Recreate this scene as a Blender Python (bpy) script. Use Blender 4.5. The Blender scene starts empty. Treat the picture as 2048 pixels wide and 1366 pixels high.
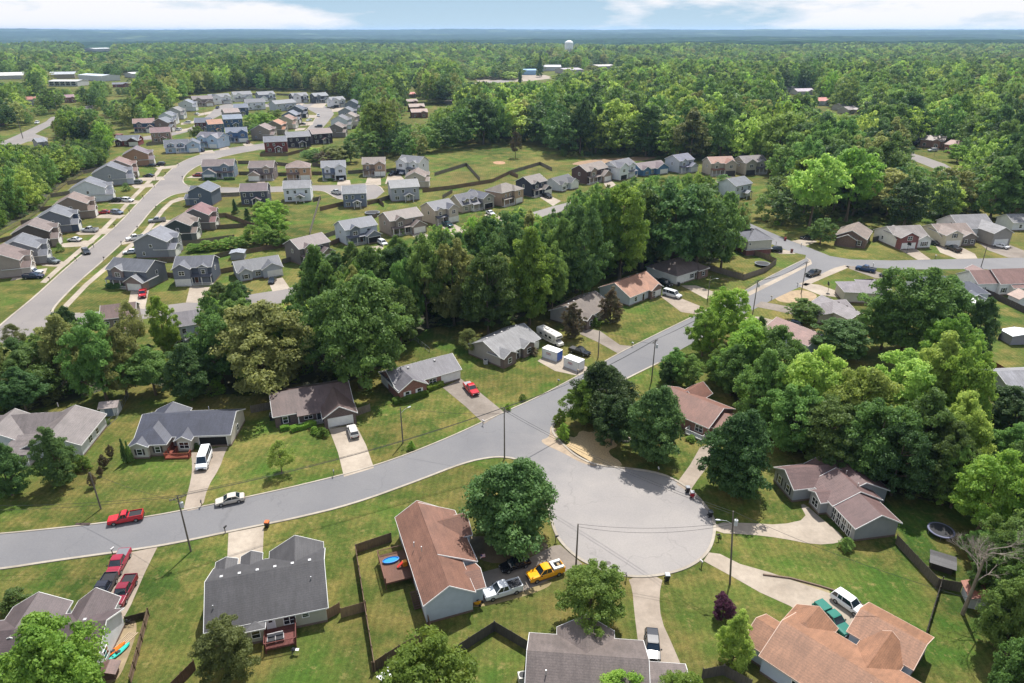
import bpy, math, random
import numpy as np
from mathutils import Vector, Matrix
# ------------------------------------------------------------------ camera, world, sun, exposure
F = 1365.0; PIT = math.atan(623 / F); HC = 75.0
SP, CP = math.sin(PIT), math.cos(PIT)
scn = bpy.context.scene
cam_d = bpy.data.cameras.new('camera'); cam = bpy.data.objects.new('camera', cam_d)
scn.collection.objects.link(cam); scn.camera = cam
cam.location = (0, 0, HC); cam.rotation_euler = (math.pi / 2 - PIT, 0, 0)
cam_d.sensor_width = 36; cam_d.lens = 36 * F / 2048
cam_d.clip_start = 1; cam_d.clip_end = 60000
SUN_EL, SUN_AZ = math.radians(60), math.radians(17)      # azimuth measured from +Y towards +X
w = bpy.data.worlds.new('World'); scn.world = w; w.use_nodes = True
wn = w.node_tree.nodes; wl = w.node_tree.links
bg = wn['Background']; bg.inputs[1].default_value = 0.115
sky = wn.new('ShaderNodeTexSky'); sky.sky_type = 'NISHITA'; sky.sun_disc = False
sky.sun_elevation = SUN_EL; sky.sun_rotation = SUN_AZ; sky.altitude = 100
sky.air_density = 1.3; sky.dust_density = 0.5; sky.ozone_density = 2.5
tc = wn.new('ShaderNodeTexCoord'); sx = wn.new('ShaderNodeSeparateXYZ'); wl.new(tc.outputs['Generated'], sx.inputs[0])
hr = wn.new('ShaderNodeValToRGB'); e_ = hr.color_ramp.elements
e_[0].position = 0; e_[0].color = (.56, .74, .86, 1); e_[1].position = .10; e_[1].color = (.36, .56, .80, 1)
wl.new(sx.outputs[2], hr.inputs[0])
sc_ = wn.new('ShaderNodeVectorMath'); sc_.operation = 'SCALE'; sc_.inputs[3].default_value = 5.3; wl.new(hr.outputs[0], sc_.inputs[0])
lf = wn.new('ShaderNodeValToRGB'); lf.color_ramp.elements[0].position = .1; lf.color_ramp.elements[0].color = (1, 1, 1, 1); lf.color_ramp.elements[1].position = .4; lf.color_ramp.elements[1].color = (0, 0, 0, 1)
wl.new(sx.outputs[2], lf.inputs[0])
m1 = wn.new('ShaderNodeMix'); m1.data_type = 'RGBA'; wl.new(lf.outputs[0], m1.inputs[0]); wl.new(sky.outputs[0], m1.inputs[6]); wl.new(sc_.outputs[0], m1.inputs[7])
mp = wn.new('ShaderNodeMapping'); mp.inputs['Scale'].default_value = (1, 1, 4.5); mp.inputs['Location'].default_value = (.35, 0, .1)
cn = wn.new('ShaderNodeTexNoise'); cn.inputs['Scale'].default_value = 5; cn.inputs['Detail'].default_value = 7; cn.inputs['Roughness'].default_value = .55
wl.new(tc.outputs['Generated'], mp.inputs[0]); wl.new(mp.outputs[0], cn.inputs['Vector'])
ab = wn.new('ShaderNodeMath'); ab.operation = 'ABSOLUTE'; wl.new(sx.outputs[0], ab.inputs[0])
ad = wn.new('ShaderNodeMath'); ad.operation = 'MULTIPLY_ADD'; wl.new(ab.outputs[0], ad.inputs[0]); ad.inputs[1].default_value = .75; wl.new(cn.outputs['Fac'], ad.inputs[2])
cr = wn.new('ShaderNodeValToRGB'); cr.color_ramp.elements[0].position = .70; cr.color_ramp.elements[1].position = .82; wl.new(ad.outputs[0], cr.inputs[0])
mx = wn.new('ShaderNodeMix'); mx.data_type = 'RGBA'; mx.inputs[7].default_value = (5.5, 5.45, 5.6, 1)
wl.new(cr.outputs[0], mx.inputs[0]); wl.new(m1.outputs[2], mx.inputs[6]); wl.new(mx.outputs[2], bg.inputs[0])
sd = bpy.data.lights.new('sun', 'SUN'); sd.energy = 4.6; sd.angle = math.radians(.53); sd.color = (1, .955, .89)
so = bpy.data.objects.new('sun', sd); scn.collection.objects.link(so)
sdir = Vector((math.sin(SUN_AZ) * math.cos(SUN_EL), math.cos(SUN_AZ) * math.cos(SUN_EL), math.sin(SUN_EL)))
so.rotation_euler = sdir.to_track_quat('Z', 'Y').to_euler(); so.location = sdir * 300
scn.view_settings.view_transform = 'Standard'; scn.view_settings.look = 'None'
scn.view_settings.exposure = 0.66; scn.view_settings.gamma = 1
scn.render.engine = 'CYCLES'
scn.cycles.max_bounces = 8; scn.cycles.diffuse_bounces = 4; scn.cycles.transparent_max_bounces = 4
scn.cycles.volume_bounces = 0
COL = scn.collection
R = random.Random(11)
NR = np.random.default_rng(7)

def P(x, y, h=0.0):
    """ground point seen at photo pixel (2048 x 1366)"""
    X = (x - 1024) / F; Y = (y - 683) / F
    t = (HC - h) / (SP + Y * CP)
    return Vector((t * X, t * (CP - Y * SP), h))
def Q(X, Y, Z):
    dz = Y * CP + (HC - Z) * SP; dv = -Y * SP + (HC - Z) * CP
    return 1024 + F * X / dz, 683 + F * dv / dz
def SC(y):   # far houses stand on slightly higher land: they read larger
    return 1.0 if y > 640 else 1 + (640 - y) / 440 * .38

# ------------------------------------------------------------------ materials
def lin(h):
    if not isinstance(h, str): return (*h, 1)
    c = [int(h[i:i + 2], 16) / 255 for i in (0, 2, 4)]
    return tuple(((v + .055) / 1.055) ** 2.4 if v > .04 else v / 12.92 for v in c) + (1,)
MATS = {}
def nt(name):
    m = bpy.data.materials.new(name); m.use_nodes = True
    return m, m.node_tree.nodes, m.node_tree.links, m.node_tree.nodes['Principled BSDF']
def N(n, t, **k):
    o = n.new(t)
    for a, v in k.items(): setattr(o, a, v)
    return o
def noise(n, l, scale, detail=4, coord='Object', rough=.55, vec=None):
    o = n.new('ShaderNodeTexNoise'); o.inputs['Scale'].default_value = scale; o.inputs['Detail'].default_value = detail
    o.inputs['Roughness'].default_value = rough
    if vec is None:
        c = n.new('ShaderNodeTexCoord'); vec = c.outputs[coord]
    l.new(vec, o.inputs['Vector']); return o.outputs['Fac']
def ramp(n, l, src, stops):
    r = n.new('ShaderNodeValToRGB'); e = r.color_ramp.elements
    while len(e) < len(stops): e.new(.5)
    for el, (p, c) in zip(e, stops): el.position = p; el.color = c if len(c) == 4 else (*c, 1)
    l.new(src, r.inputs[0]); return r.outputs[0]
def mixc(n, l, fac, a, b, mode='MIX'):
    m = n.new('ShaderNodeMix'); m.data_type = 'RGBA'; m.blend_type = mode
    for s, i in ((fac, 0), (a, 6), (b, 7)):
        if hasattr(s, 'links'): l.new(s, m.inputs[i])
        else: m.inputs[i].default_value = s
    return m.outputs[2]
def bump(n, l, b, src, st=.3, d=.03):
    k = n.new('ShaderNodeBump'); k.inputs['Strength'].default_value = st; k.inputs['Distance'].default_value = d
    l.new(src, k.inputs['Height']); l.new(k.outputs[0], b.inputs['Normal'])
def g(v): return (v, v, v, 1)
def mat(kind, col='808080', rough=.8):
    key = (kind, col, rough)
    if key in MATS: return MATS[key]
    m, n, l, b = nt(kind + '_' + str(col)); b.inputs['Roughness'].default_value = rough
    c = lin(col)
    if kind == 'plain':
        f = noise(n, l, 1.3, 4); l.new(mixc(n, l, 1, c, ramp(n, l, f, [(.3, g(.86)), (.7, g(1))]), 'MULTIPLY'), b.inputs['Base Color'])
    elif kind == 'flat': b.inputs['Base Color'].default_value = c
    elif kind == 'metal':
        b.inputs['Base Color'].default_value = c; b.inputs['Metallic'].default_value = .7
    elif kind == 'paint':
        b.inputs['Base Color'].default_value = c; b.inputs['Roughness'].default_value = .2
        b.inputs['Coat Weight'].default_value = .25; b.inputs['Coat Roughness'].default_value = .06
    elif kind == 'glass':
        b.inputs['Base Color'].default_value = c; b.inputs['Roughness'].default_value = .06
        b.inputs['Specular IOR Level'].default_value = .9
    elif kind == 'siding':
        co = n.new('ShaderNodeTexCoord'); s = n.new('ShaderNodeSeparateXYZ'); l.new(co.outputs['Object'], s.inputs[0])
        mm = N(n, 'ShaderNodeMath', operation='MULTIPLY'); l.new(s.outputs[2], mm.inputs[0]); mm.inputs[1].default_value = 5.0
        fr = N(n, 'ShaderNodeMath', operation='FRACT'); l.new(mm.outputs[0], fr.inputs[0])
        st = ramp(n, l, fr.outputs[0], [(0, g(.78)), (.16, g(1))])
        f = noise(n, l, .7, 5); d = ramp(n, l, f, [(.3, g(.88)), (.65, g(1))])
        l.new(mixc(n, l, 1, mixc(n, l, 1, c, st, 'MULTIPLY'), d, 'MULTIPLY'), b.inputs['Base Color']); bump(n, l, b, fr.outputs[0], .5, .02)
    elif kind == 'brick':
        co = n.new('ShaderNodeTexCoord'); s = n.new('ShaderNodeSeparateXYZ'); l.new(co.outputs['Object'], s.inputs[0])
        ad = N(n, 'ShaderNodeMath', operation='ADD'); l.new(s.outputs[0], ad.inputs[0]); l.new(s.outputs[1], ad.inputs[1])
        cb = n.new('ShaderNodeCombineXYZ'); l.new(ad.outputs[0], cb.inputs[0]); l.new(s.outputs[2], cb.inputs[1])
        t = n.new('ShaderNodeTexBrick'); l.new(cb.outputs[0], t.inputs['Vector'])
        t.inputs['Scale'].default_value = 1; t.inputs['Brick Width'].default_value = .42; t.inputs['Row Height'].default_value = .15
        t.inputs['Mortar Size'].default_value = .02
        t.inputs['Color1'].default_value = c; t.inputs['Color2'].default_value = tuple(v * .6 for v in c[:3]) + (1,)
        t.inputs['Mortar'].default_value = tuple(v * .6 + .12 for v in c[:3]) + (1,)
        l.new(t.outputs[0], b.inputs['Base Color'])
    elif kind == 'roof':
        co = n.new('ShaderNodeTexCoord'); s = n.new('ShaderNodeSeparateXYZ'); l.new(co.outputs['Object'], s.inputs[0])
        mm = N(n, 'ShaderNodeMath', operation='MULTIPLY'); l.new(s.outputs[2], mm.inputs[0]); mm.inputs[1].default_value = 7.0
        fr = N(n, 'ShaderNodeMath', operation='FRACT'); l.new(mm.outputs[0], fr.inputs[0])
        st = ramp(n, l, fr.outputs[0], [(0, g(.72)), (.3, g(1))])
        f1 = noise(n, l, 5, 3, rough=.8); f2 = noise(n, l, .35, 5)
        c = tuple(min(.8, v * 1.28) for v in c[:3]) + (1,)
        a = mixc(n, l, 1, c, ramp(n, l, f1, [(.3, g(.68)), (.7, g(1.22))]), 'MULTIPLY')
        mpp = n.new('ShaderNodeMapping'); mpp.inputs['Scale'].default_value = (2.2, .35, .35); l.new(co.outputs['Object'], mpp.inputs[0])
        f3 = noise(n, l, 1, 4, vec=mpp.outputs[0])
        a = mixc(n, l, 1, a, ramp(n, l, f2, [(.3, g(.78)), (.7, g(1.1))]), 'MULTIPLY')
        a = mixc(n, l, 1, a, ramp(n, l, f3, [(.35, g(.85)), (.6, g(1.06))]), 'MULTIPLY')
        l.new(mixc(n, l, 1, a, st, 'MULTIPLY'), b.inputs['Base Color']); b.inputs['Roughness'].default_value = .62
        b.inputs['Specular IOR Level'].default_value = .5
    elif kind == 'wood':
        co = n.new('ShaderNodeTexCoord'); mpp = n.new('ShaderNodeMapping'); mpp.inputs['Scale'].default_value = (5, 5, .6); l.new(co.outputs['Object'], mpp.inputs[0])
        f = noise(n, l, 1.3, 3, vec=mpp.outputs[0], rough=.7)
        f2 = noise(n, l, .25, 3)
        a = mixc(n, l, 1, c, ramp(n, l, f, [(.3, g(.6)), (.7, g(1.2))]), 'MULTIPLY')
        l.new(mixc(n, l, 1, a, ramp(n, l, f2, [(.3, g(.75)), (.7, g(1.1))]), 'MULTIPLY'), b.inputs['Base Color'])
    elif kind == 'concrete':
        f = noise(n, l, .12, 8, rough=.65); f2 = noise(n, l, 1.2, 6, rough=.7); f3 = noise(n, l, .5, 3)
        a = mixc(n, l, 1, c, ramp(n, l, f, [(.32, (.68, .66, .63, 1)), (.66, g(1.1))]), 'MULTIPLY')
        a = mixc(n, l, 1, a, ramp(n, l, f2, [(.3, g(.84)), (.7, g(1.06))]), 'MULTIPLY')
        a = mixc(n, l, ramp(n, l, f3, [(.62, g(0)), (.72, g(.3))]), a, tuple(v * .6 for v in c[:3]) + (1,))
        l.new(a, b.inputs['Base Color']); b.inputs['Roughness'].default_value = .9
    elif kind == 'asphalt':
        f = noise(n, l, .05, 7, rough=.6); f2 = noise(n, l, 3, 5, rough=.8)
        v = N(n, 'ShaderNodeTexVoronoi', feature='DISTANCE_TO_EDGE'); v.inputs['Scale'].default_value = .07
        co = n.new('ShaderNodeTexCoord'); ds = n.new('ShaderNodeTexNoise'); ds.inputs['Scale'].default_value = .3
        l.new(co.outputs['Object'], ds.inputs['Vector']); va = N(n, 'ShaderNodeVectorMath', operation='MULTIPLY_ADD')
        l.new(ds.outputs['Color'], va.inputs[0]); va.inputs[1].default_value = (5, 5, 0); l.new(co.outputs['Object'], va.inputs[2])
        l.new(va.outputs[0], v.inputs['Vector'])
        crk = ramp(n, l, v.outputs['Distance'], [(0, g(.84)), (.006, g(1))])
        dd = N(n, 'ShaderNodeVectorMath', operation='DISTANCE'); l.new(co.outputs['Object'], dd.inputs[0]); dd.inputs[1].default_value = tuple(P(1262, 1060))
        dm = N(n, 'ShaderNodeMath', operation='MULTIPLY_ADD'); l.new(ds.outputs['Fac'], dm.inputs[0]); dm.inputs[1].default_value = 12; l.new(dd.outputs['Value'], dm.inputs[2])
        d2 = N(n, 'ShaderNodeMath', operation='MULTIPLY'); l.new(dm.outputs[0], d2.inputs[0]); d2.inputs[1].default_value = .01
        c = mixc(n, l, ramp(n, l, d2.outputs[0], [(.18, g(1)), (.42, g(0))]), c, lin('8a8683'))
        a = mixc(n, l, 1, c, ramp(n, l, f, [(.3, (.82, .82, .84, 1)), (.7, (1.14, 1.12, 1.09, 1))]), 'MULTIPLY')
        a = mixc(n, l, 1, a, ramp(n, l, f2, [(.3, g(.88)), (.7, g(1.08))]), 'MULTIPLY')
        l.new(mixc(n, l, 1, a, crk, 'MULTIPLY'), b.inputs['Base Color']); b.inputs['Roughness'].default_value = .85
    elif kind == 'dirt':
        f = noise(n, l, .6, 8, rough=.7)
        l.new(mixc(n, l, 1, c, ramp(n, l, f, [(.3, g(.6)), (.7, g(1.15))]), 'MULTIPLY'), b.inputs['Base Color'])
    elif kind == 'straw':
        f = noise(n, l, 4, 6, rough=.8)
        l.new(mixc(n, l, 1, c, ramp(n, l, f, [(.35, g(.5)), (.65, g(1.15))]), 'MULTIPLY'), b.inputs['Base Color']); bump(n, l, b, f, 1, .1)
    MATS[key] = m; return m

def leaf_mat(name, c1, c2, trans=.35):
    m, n, l, b = nt(name)
    oi = n.new('ShaderNodeObjectInfo')
    f = noise(n, l, .45, 4, rough=.6)
    col = mixc(n, l, ramp(n, l, f, [(.35, g(0)), (.65, g(1))]), lin(c1), lin(c2))
    h = n.new('ShaderNodeHueSaturation')
    a = N(n, 'ShaderNodeMapRange'); l.new(oi.outputs['Random'], a.inputs[0]); a.inputs[3].default_value = .482; a.inputs[4].default_value = .512
    l.new(a.outputs[0], h.inputs['Hue'])
    mm = N(n, 'ShaderNodeMath', operation='MULTIPLY'); l.new(oi.outputs['Random'], mm.inputs[0]); mm.inputs[1].default_value = 7.31
    fr = N(n, 'ShaderNodeMath', operation='FRACT'); l.new(mm.outputs[0], fr.inputs[0])
    a2 = N(n, 'ShaderNodeMapRange'); l.new(fr.outputs[0], a2.inputs[0]); a2.inputs[3].default_value = .6; a2.inputs[4].default_value = 1.38
    l.new(a2.outputs[0], h.inputs['Value']); l.new(col, h.inputs['Color'])
    l.new(h.outputs[0], b.inputs['Base Color']); b.inputs['Roughness'].default_value = .6
    b.inputs['Specular IOR Level'].default_value = .3
    t = n.new('ShaderNodeBsdfTranslucent'); h2 = n.new('ShaderNodeHueSaturation'); h2.inputs['Hue'].default_value = .487
    h2.inputs['Value'].default_value = 1.7; l.new(h.outputs[0], h2.inputs['Color']); l.new(h2.outputs[0], t.inputs[0])
    ms = n.new('ShaderNodeMixShader'); ms.inputs[0].default_value = trans
    l.new(b.outputs[0], ms.inputs[1]); l.new(t.outputs[0], ms.inputs[2]); l.new(ms.outputs[0], n['Material Output'].inputs[0])
    return m
LEAF = {'mid': leaf_mat('leaf_mid', '506f34', '6a8844', .4), 'dark': leaf_mat('leaf_dark', '3e5c30', '53703c', .36),
        'lime': leaf_mat('leaf_lime', '5f8232', '7c9840', .44), 'olive': leaf_mat('leaf_olive', '6c7640', '868e54', .42),
        'purple': leaf_mat('leaf_purple', '4a2a3c', '5e3348', .3), 'rust': leaf_mat('leaf_rust', '6a5a44', '5c5c3c', .25),
        'spring': leaf_mat('leaf_spring', '749042', '94aa54', .46)}

def grass_mat(name, scale=1.0, dry=.5, woods=False):
    m, n, l, b = nt(name)
    f1 = noise(n, l, .018, 6, rough=.6); f2 = noise(n, l, .16, 8, rough=.72); f3 = noise(n, l, 1.8, 6, rough=.8); f4 = noise(n, l, .06, 4)
    base = ramp(n, l, f1, [(.34, lin('344a1e')), (.5, lin('4c5828')), (.64, lin('615f35'))])
    a = mixc(n, l, ramp(n, l, f2, [(.44, g(0)), (.64, g(.72))]), base, lin('7c6e40'))
    a = mixc(n, l, ramp(n, l, f4, [(.52, g(0)), (.62, g(.6))]), a, lin('38581e'))
    f5 = noise(n, l, 7, 4, rough=.85); f6 = noise(n, l, .5, 7, rough=.8); f7 = noise(n, l, .03, 3)
    a = mixc(n, l, 1, a, ramp(n, l, f3, [(.3, g(.62)), (.7, g(1.32))]), 'MULTIPLY')
    a = mixc(n, l, 1, a, ramp(n, l, f5, [(.3, g(.6)), (.7, g(1.4))]), 'MULTIPLY')
    wv = N(n, 'ShaderNodeTexWave', wave_type='BANDS'); wv.inputs['Scale'].default_value = .28; wv.inputs['Distortion'].default_value = 3; wv.inputs['Detail'].default_value = 1; wv.inputs['Detail Scale'].default_value = .25; cw = n.new('ShaderNodeTexCoord'); l.new(cw.outputs['Object'], wv.inputs['Vector'])
    a = mixc(n, l, 1, a, ramp(n, l, wv.outputs['Fac'], [(.3, g(.94)), (.7, g(1.06))]), 'MULTIPLY')
    a = mixc(n, l, ramp(n, l, f6, [(.55, g(0)), (.67, g(.62))]), a, lin('8a7c50'))
    a = mixc(n, l, 1, a, ramp(n, l, f7, [(.38, g(.8)), (.62, g(1.15))]), 'MULTIPLY')
    l.new(a, b.inputs['Base Color']); b.inputs['Roughness'].default_value = 1; b.inputs['Specular IOR Level'].default_value = .1
    bump(n, l, b, f3, .8, .15)
    return m

# ------------------------------------------------------------------ mesh helpers
class MB:
    def __init__(s): s.v = []; s.f = []
    def add(s, vs, fs):
        k = len(s.v); s.v += [tuple(v) for v in vs]; s.f += [tuple(i + k for i in f) for f in fs]; return s
    def box(s, x0, y0, z0, x1, y1, z1):
        return s.add([(x0, y0, z0), (x1, y0, z0), (x1, y1, z0), (x0, y1, z0), (x0, y0, z1), (x1, y0, z1), (x1, y1, z1), (x0, y1, z1)],
                     [(0, 3, 2, 1), (4, 5, 6, 7), (0, 1, 5, 4), (1, 2, 6, 5), (2, 3, 7, 6), (3, 0, 4, 7)])
    def bar(s, p, q, w, h=None, up=(0, 0, 1)):
        p = Vector(p); q = Vector(q); h = h or w; d = (q - p)
        if d.length < 1e-6: return s
        d.normalize(); u = Vector(up)
        if abs(d.dot(u)) > .98: u = Vector((1, 0, 0))
        a = d.cross(u).normalized() * (w / 2); c = a.cross(d).normalized() * (h / 2)
        vs = [p - a - c, p + a - c, p + a + c, p - a + c, q - a - c, q + a - c, q + a + c, q - a + c]
        return s.add(vs, [(0, 3, 2, 1), (4, 5, 6, 7), (0, 1, 5, 4), (1, 2, 6, 5), (2, 3, 7, 6), (3, 0, 4, 7)])
    def tube(s, pts, rs, n=8, cap=True):
        pts = [Vector(p) for p in pts]; rings = []
        if not hasattr(rs, '__len__'): rs = [rs] * len(pts)
        for i, p in enumerate(pts):
            d = (pts[min(i + 1, len(pts) - 1)] - pts[max(i - 1, 0)]).normalized()
            a = d.cross(Vector((0, 0, 1)) if abs(d.z) < .9 else Vector((1, 0, 0))).normalized(); c = d.cross(a)
            rings.append([p + (a * math.cos(2 * math.pi * k / n) + c * math.sin(2 * math.pi * k / n)) * rs[i] for k in range(n)])
        vs = [v for r in rings for v in r]; fs = []
        for i in range(len(pts) - 1):
            for k in range(n):
                fs.append((i * n + k, i * n + (k + 1) % n, (i + 1) * n + (k + 1) % n, (i + 1) * n + k))
        if cap: fs += [tuple(range(n))[::-1], tuple((len(pts) - 1) * n + k for k in range(n))]
        return s.add(vs, fs)
    def prism(s, poly, z0, z1):
        n = len(poly)
        return s.add([(x, y, z0) for x, y in poly] + [(x, y, z1) for x, y in poly],
                     [tuple(range(n))[::-1], tuple(range(n, 2 * n))] + [(i, (i + 1) % n, n + (i + 1) % n, n + i) for i in range(n)])
    def loft(s, rings, cap=True):
        n = len(rings[0]); vs = [v for r in rings for v in r]; fs = []
        for i in range(len(rings) - 1):
            for k in range(n):
                fs.append((i * n + k, i * n + (k + 1) % n, (i + 1) * n + (k + 1) % n, (i + 1) * n + k))
        if cap: fs += [tuple(range(n))[::-1], tuple((len(rings) - 1) * n + k for k in range(n))]
        return s.add(vs, fs)
def obj(name, mb, m, parent=None, smooth=False, loc=None, rz=0, bevel=0):
    me = bpy.data.meshes.new(name); me.from_pydata([tuple(v) for v in mb.v], [], mb.f); me.update()
    o = bpy.data.objects.new(name, me); COL.objects.link(o)
    if m: me.materials.append(m)
    if smooth:
        for p in me.polygons: p.use_smooth = True
    if parent: o.parent = parent
    if loc is not None: o.location = loc
    o.rotation_euler.z = rz
    if bevel:
        b = o.modifiers.new('bevel', 'BEVEL'); b.width = bevel; b.segments = 2; b.limit_method = 'ANGLE'
    return o
def tag(o, label=None, cat=None, group=None, kind=None):
    if label: o['label'] = label
    if cat: o['category'] = cat
    if group: o['group'] = group
    if kind: o['kind'] = kind
    return o
def thing(name, label, cat, loc, rz=0, group=None):
    o = bpy.data.objects.new(name, None); COL.objects.link(o); o.location = loc; o.rotation_euler.z = rz
    o.empty_display_size = .5
    return tag(o, label, cat, group)
LAYER = [0]
def smooth_poly(pts, it=2, closed=True):
    for _ in range(it):
        out = []; n = len(pts)
        for i in range(n if closed else n - 1):
            a, b = pts[i], pts[(i + 1) % n]
            out += [(a[0] * .75 + b[0] * .25, a[1] * .75 + b[1] * .25), (a[0] * .25 + b[0] * .75, a[1] * .25 + b[1] * .75)]
        if not closed: out = [pts[0]] + out + [pts[-1]]
        pts = out
    return pts
SHEETS = []
def sheet(name, px, m, z, world=False, label=None, cat=None, kind='structure', sm=0):
    pts = px if world else [P(x, y)[:2] for x, y in px]
    if sm: pts = smooth_poly([tuple(p[:2]) for p in pts], sm)
    mb = MB(); mb.add([(p[0], p[1], z) for p in pts], [tuple(range(len(pts)))])
    o = obj(name, mb, m)
    me = o.data
    if me.polygons[0].normal.z < 0:
        me.flip_normals()
    tag(o, label, cat, None, kind)
    SHEETS.append([(p[0], p[1]) for p in pts]); return o
def strip(pts, w):   # world centreline -> outline
    L, Rr = [], []
    pts = [Vector(p[:2]) for p in pts]
    for i, p in enumerate(pts):
        d = (pts[min(i + 1, len(pts) - 1)] - pts[max(i - 1, 0)]).normalized(); nrm = Vector((-d.y, d.x))
        ww = w[i] if hasattr(w, '__len__') else w
        L.append(tuple(p + nrm * ww / 2)); Rr.append(tuple(p - nrm * ww / 2))
    return L + Rr[::-1]
def kerb(name, px, label, w=.45, h=.13, world=False):
    pts = [P(x, y)[:2] for x, y in px] if not world else px
    pts = smooth_poly([tuple(p) for p in pts], 2, closed=False)
    mb = MB(); L = strip(pts, w); n = len(pts)
    for i in range(n - 1):
        a, b, c, d = L[i], L[i + 1], L[2 * n - 2 - i], L[2 * n - 1 - i]
        mb.add([(*a, 0), (*b, 0), (*c, 0), (*d, 0), (*a, h), (*b, h), (*c, h), (*d, h)],
               [(4, 7, 6, 5), (0, 1, 5, 4), (1, 2, 6, 5), (2, 3, 7, 6), (3, 0, 4, 7)])
    return tag(obj(name, mb, mat('concrete', 'a29a8e')), label, None, None, 'structure')
# ------------------------------------------------------------------ ground, hills, haze
def ring_mesh(name, rs, hf, m, a0=-180, a1=180, na=144, z=0):
    vs, fs = [], []
    for r in rs:
        for k in range(na + 1):
            a = math.radians(a0 + (a1 - a0) * k / na); x, y = r * math.sin(a), r * math.cos(a)
            vs.append((x, y, hf(x, y) + z))
    for i in range(len(rs) - 1):
        for k in range(na):
            q = i * (na + 1) + k; fs.append((q, q + na + 1, q + na + 2, q + 1))
    mb = MB(); mb.add(vs, fs); o = obj(name, mb, m, smooth=True)
    if o.data.polygons[0].normal.z < 0: o.data.flip_normals()
    return o
from mathutils import noise as mn
def sstep(a, b, x):
    t = min(1, max(0, (x - a) / (b - a))); return t * t * (3 - 2 * t)
def hill_h(x, y):
    r = math.hypot(x, y); f = sstep(3000, 4200, r)
    v = mn.fractal(Vector((x / 2600, y / 1500, 2.2)), 1, 2.1, 5)
    fine = mn.fractal(Vector((x / 160, y / 160, 5)), .8, 2.1, 3)
    far = sstep(9000, 15000, r) * 62
    valley = -22 * sstep(3300, 4800, r) * (1 - sstep(8000, 13000, r)) * (1 - sstep(-300, 1500, x))
    return f * (8 + v * 34 + fine * 8) + far + valley
ring_mesh('ground', [0.5, 30, 60, 90, 130, 200, 300, 450, 700, 1000, 1500, 2200, 3100], lambda x, y: 0, grass_mat('grass_ground'))['kind'] = 'structure'
hm, n_, l_, b_ = nt('far_woods')
f_ = noise(n_, l_, .009, 8, rough=.75); f2_ = noise(n_, l_, .0012, 6)
c_ = ramp(n_, l_, f_, [(.35, lin('0f1f14')), (.5, lin('223a20')), (.68, lin('3a5530'))])
c_ = mixc(n_, l_, ramp(n_, l_, f2_, [(.6, g(0)), (.66, g(.45))]), c_, lin('6c7a54'))
l_.new(c_, b_.inputs['Base Color']); b_.inputs['Roughness'].default_value = 1; b_.inputs['Specular IOR Level'].default_value = 0
bump(n_, l_, b_, f_, 1, 30)
rr_ = [3000 * 1.012 ** k for k in range(175)]
ring_mesh('hills', rr_, hill_h, hm, -52, 52, 420, -.5)['kind'] = 'structure'
hb = MB().box(-26000, -2000, -60, 26000, 26500, 112)
hz, n_, l_, b_ = nt('haze'); n_.remove(b_)
pv = n_.new('ShaderNodeVolumePrincipled'); pv.inputs['Color'].default_value = (.46, .68, 1, 1)
pv.inputs['Density'].default_value = 5.2e-5; pv.inputs['Anisotropy'].default_value = .3
l_.new(pv.outputs[0], n_['Material Output'].inputs[1])
ho = obj('haze', hb, hz); tag(ho, 'pale blue air haze over the far woods and hills', None, None, 'stuff')

# ------------------------------------------------------------------ roads, drives, patches (photo pixels on the ground)
ASP = mat('asphalt', '6c6c6e', .85); ASP2 = mat('asphalt', '787370', .85); CON = mat('concrete', '968a7d'); CON2 = mat('concrete', '7f766d'); CON3 = mat('concrete', '9f9486')
Z1, Z2, Z3, Z4 = .010, .018, .026, .034
road_up = [(-200, 1082), (0, 1068), (100, 1058), (200, 1047), (300, 1033), (370, 1020), (430, 1008), (500, 993), (590, 973), (680, 951), (747, 932), (812, 910), (905, 872), (965, 844), (1025, 817), (1075, 795), (1155, 752), (1185, 737), (1240, 705), (1300, 675), (1361, 645), (1395, 629), (1485, 585), (1525, 560), (1585, 530), (1610, 518), (1612, 510), (1585, 505), (1535, 485), (1495, 468), (1440, 440)]
road_top = [(1480, 438), (1500, 447), (1577, 480), (1620, 496), (1660, 512), (1703, 519), (1786, 521), (1923, 518), (2048, 515), (2400, 510)]
road_lo = [(2400, 545), (2048, 540), (1932, 538), (1794, 539), (1747, 535), (1690, 534), (1672, 540), (1597, 575), (1550, 597), (1490, 628), (1430, 662), (1367, 696), (1317, 726), (1264, 752), (1200, 785), (1135, 824), (1112, 842), (1103, 858), (1110, 873), (1130, 893), (1150, 911), (1190, 931), (1250, 936), (1320, 946), (1360, 965), (1387, 985), (1408, 1008), (1424, 1030), (1430, 1050), (1427, 1079), (1417, 1103), (1397, 1123), (1367, 1139), (1325, 1150), (1290, 1154), (1255, 1153), (1220, 1145), (1185, 1132), (1155, 1116), (1128, 1092), (1111, 1068), (1100, 1030), (1090, 985), (1070, 945), (1050, 925), (1020, 915), (985, 914), (930, 925), (830, 964), (705, 1009), (590, 1037), (525, 1050), (457, 1064), (388, 1079), (316, 1093), (217, 1107), (100, 1123), (0, 1139), (-200, 1160)]
sheet('road', road_up + road_top + road_lo, ASP, Z2, label='grey asphalt street running into the round cul-de-sac')
kerb('kerb', road_lo[12:], 'pale concrete kerb round the cul-de-sac and along the street')
kerb('kerb', road_up[:26], 'pale concrete kerb on the far side of the street', .3, .1)
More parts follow.
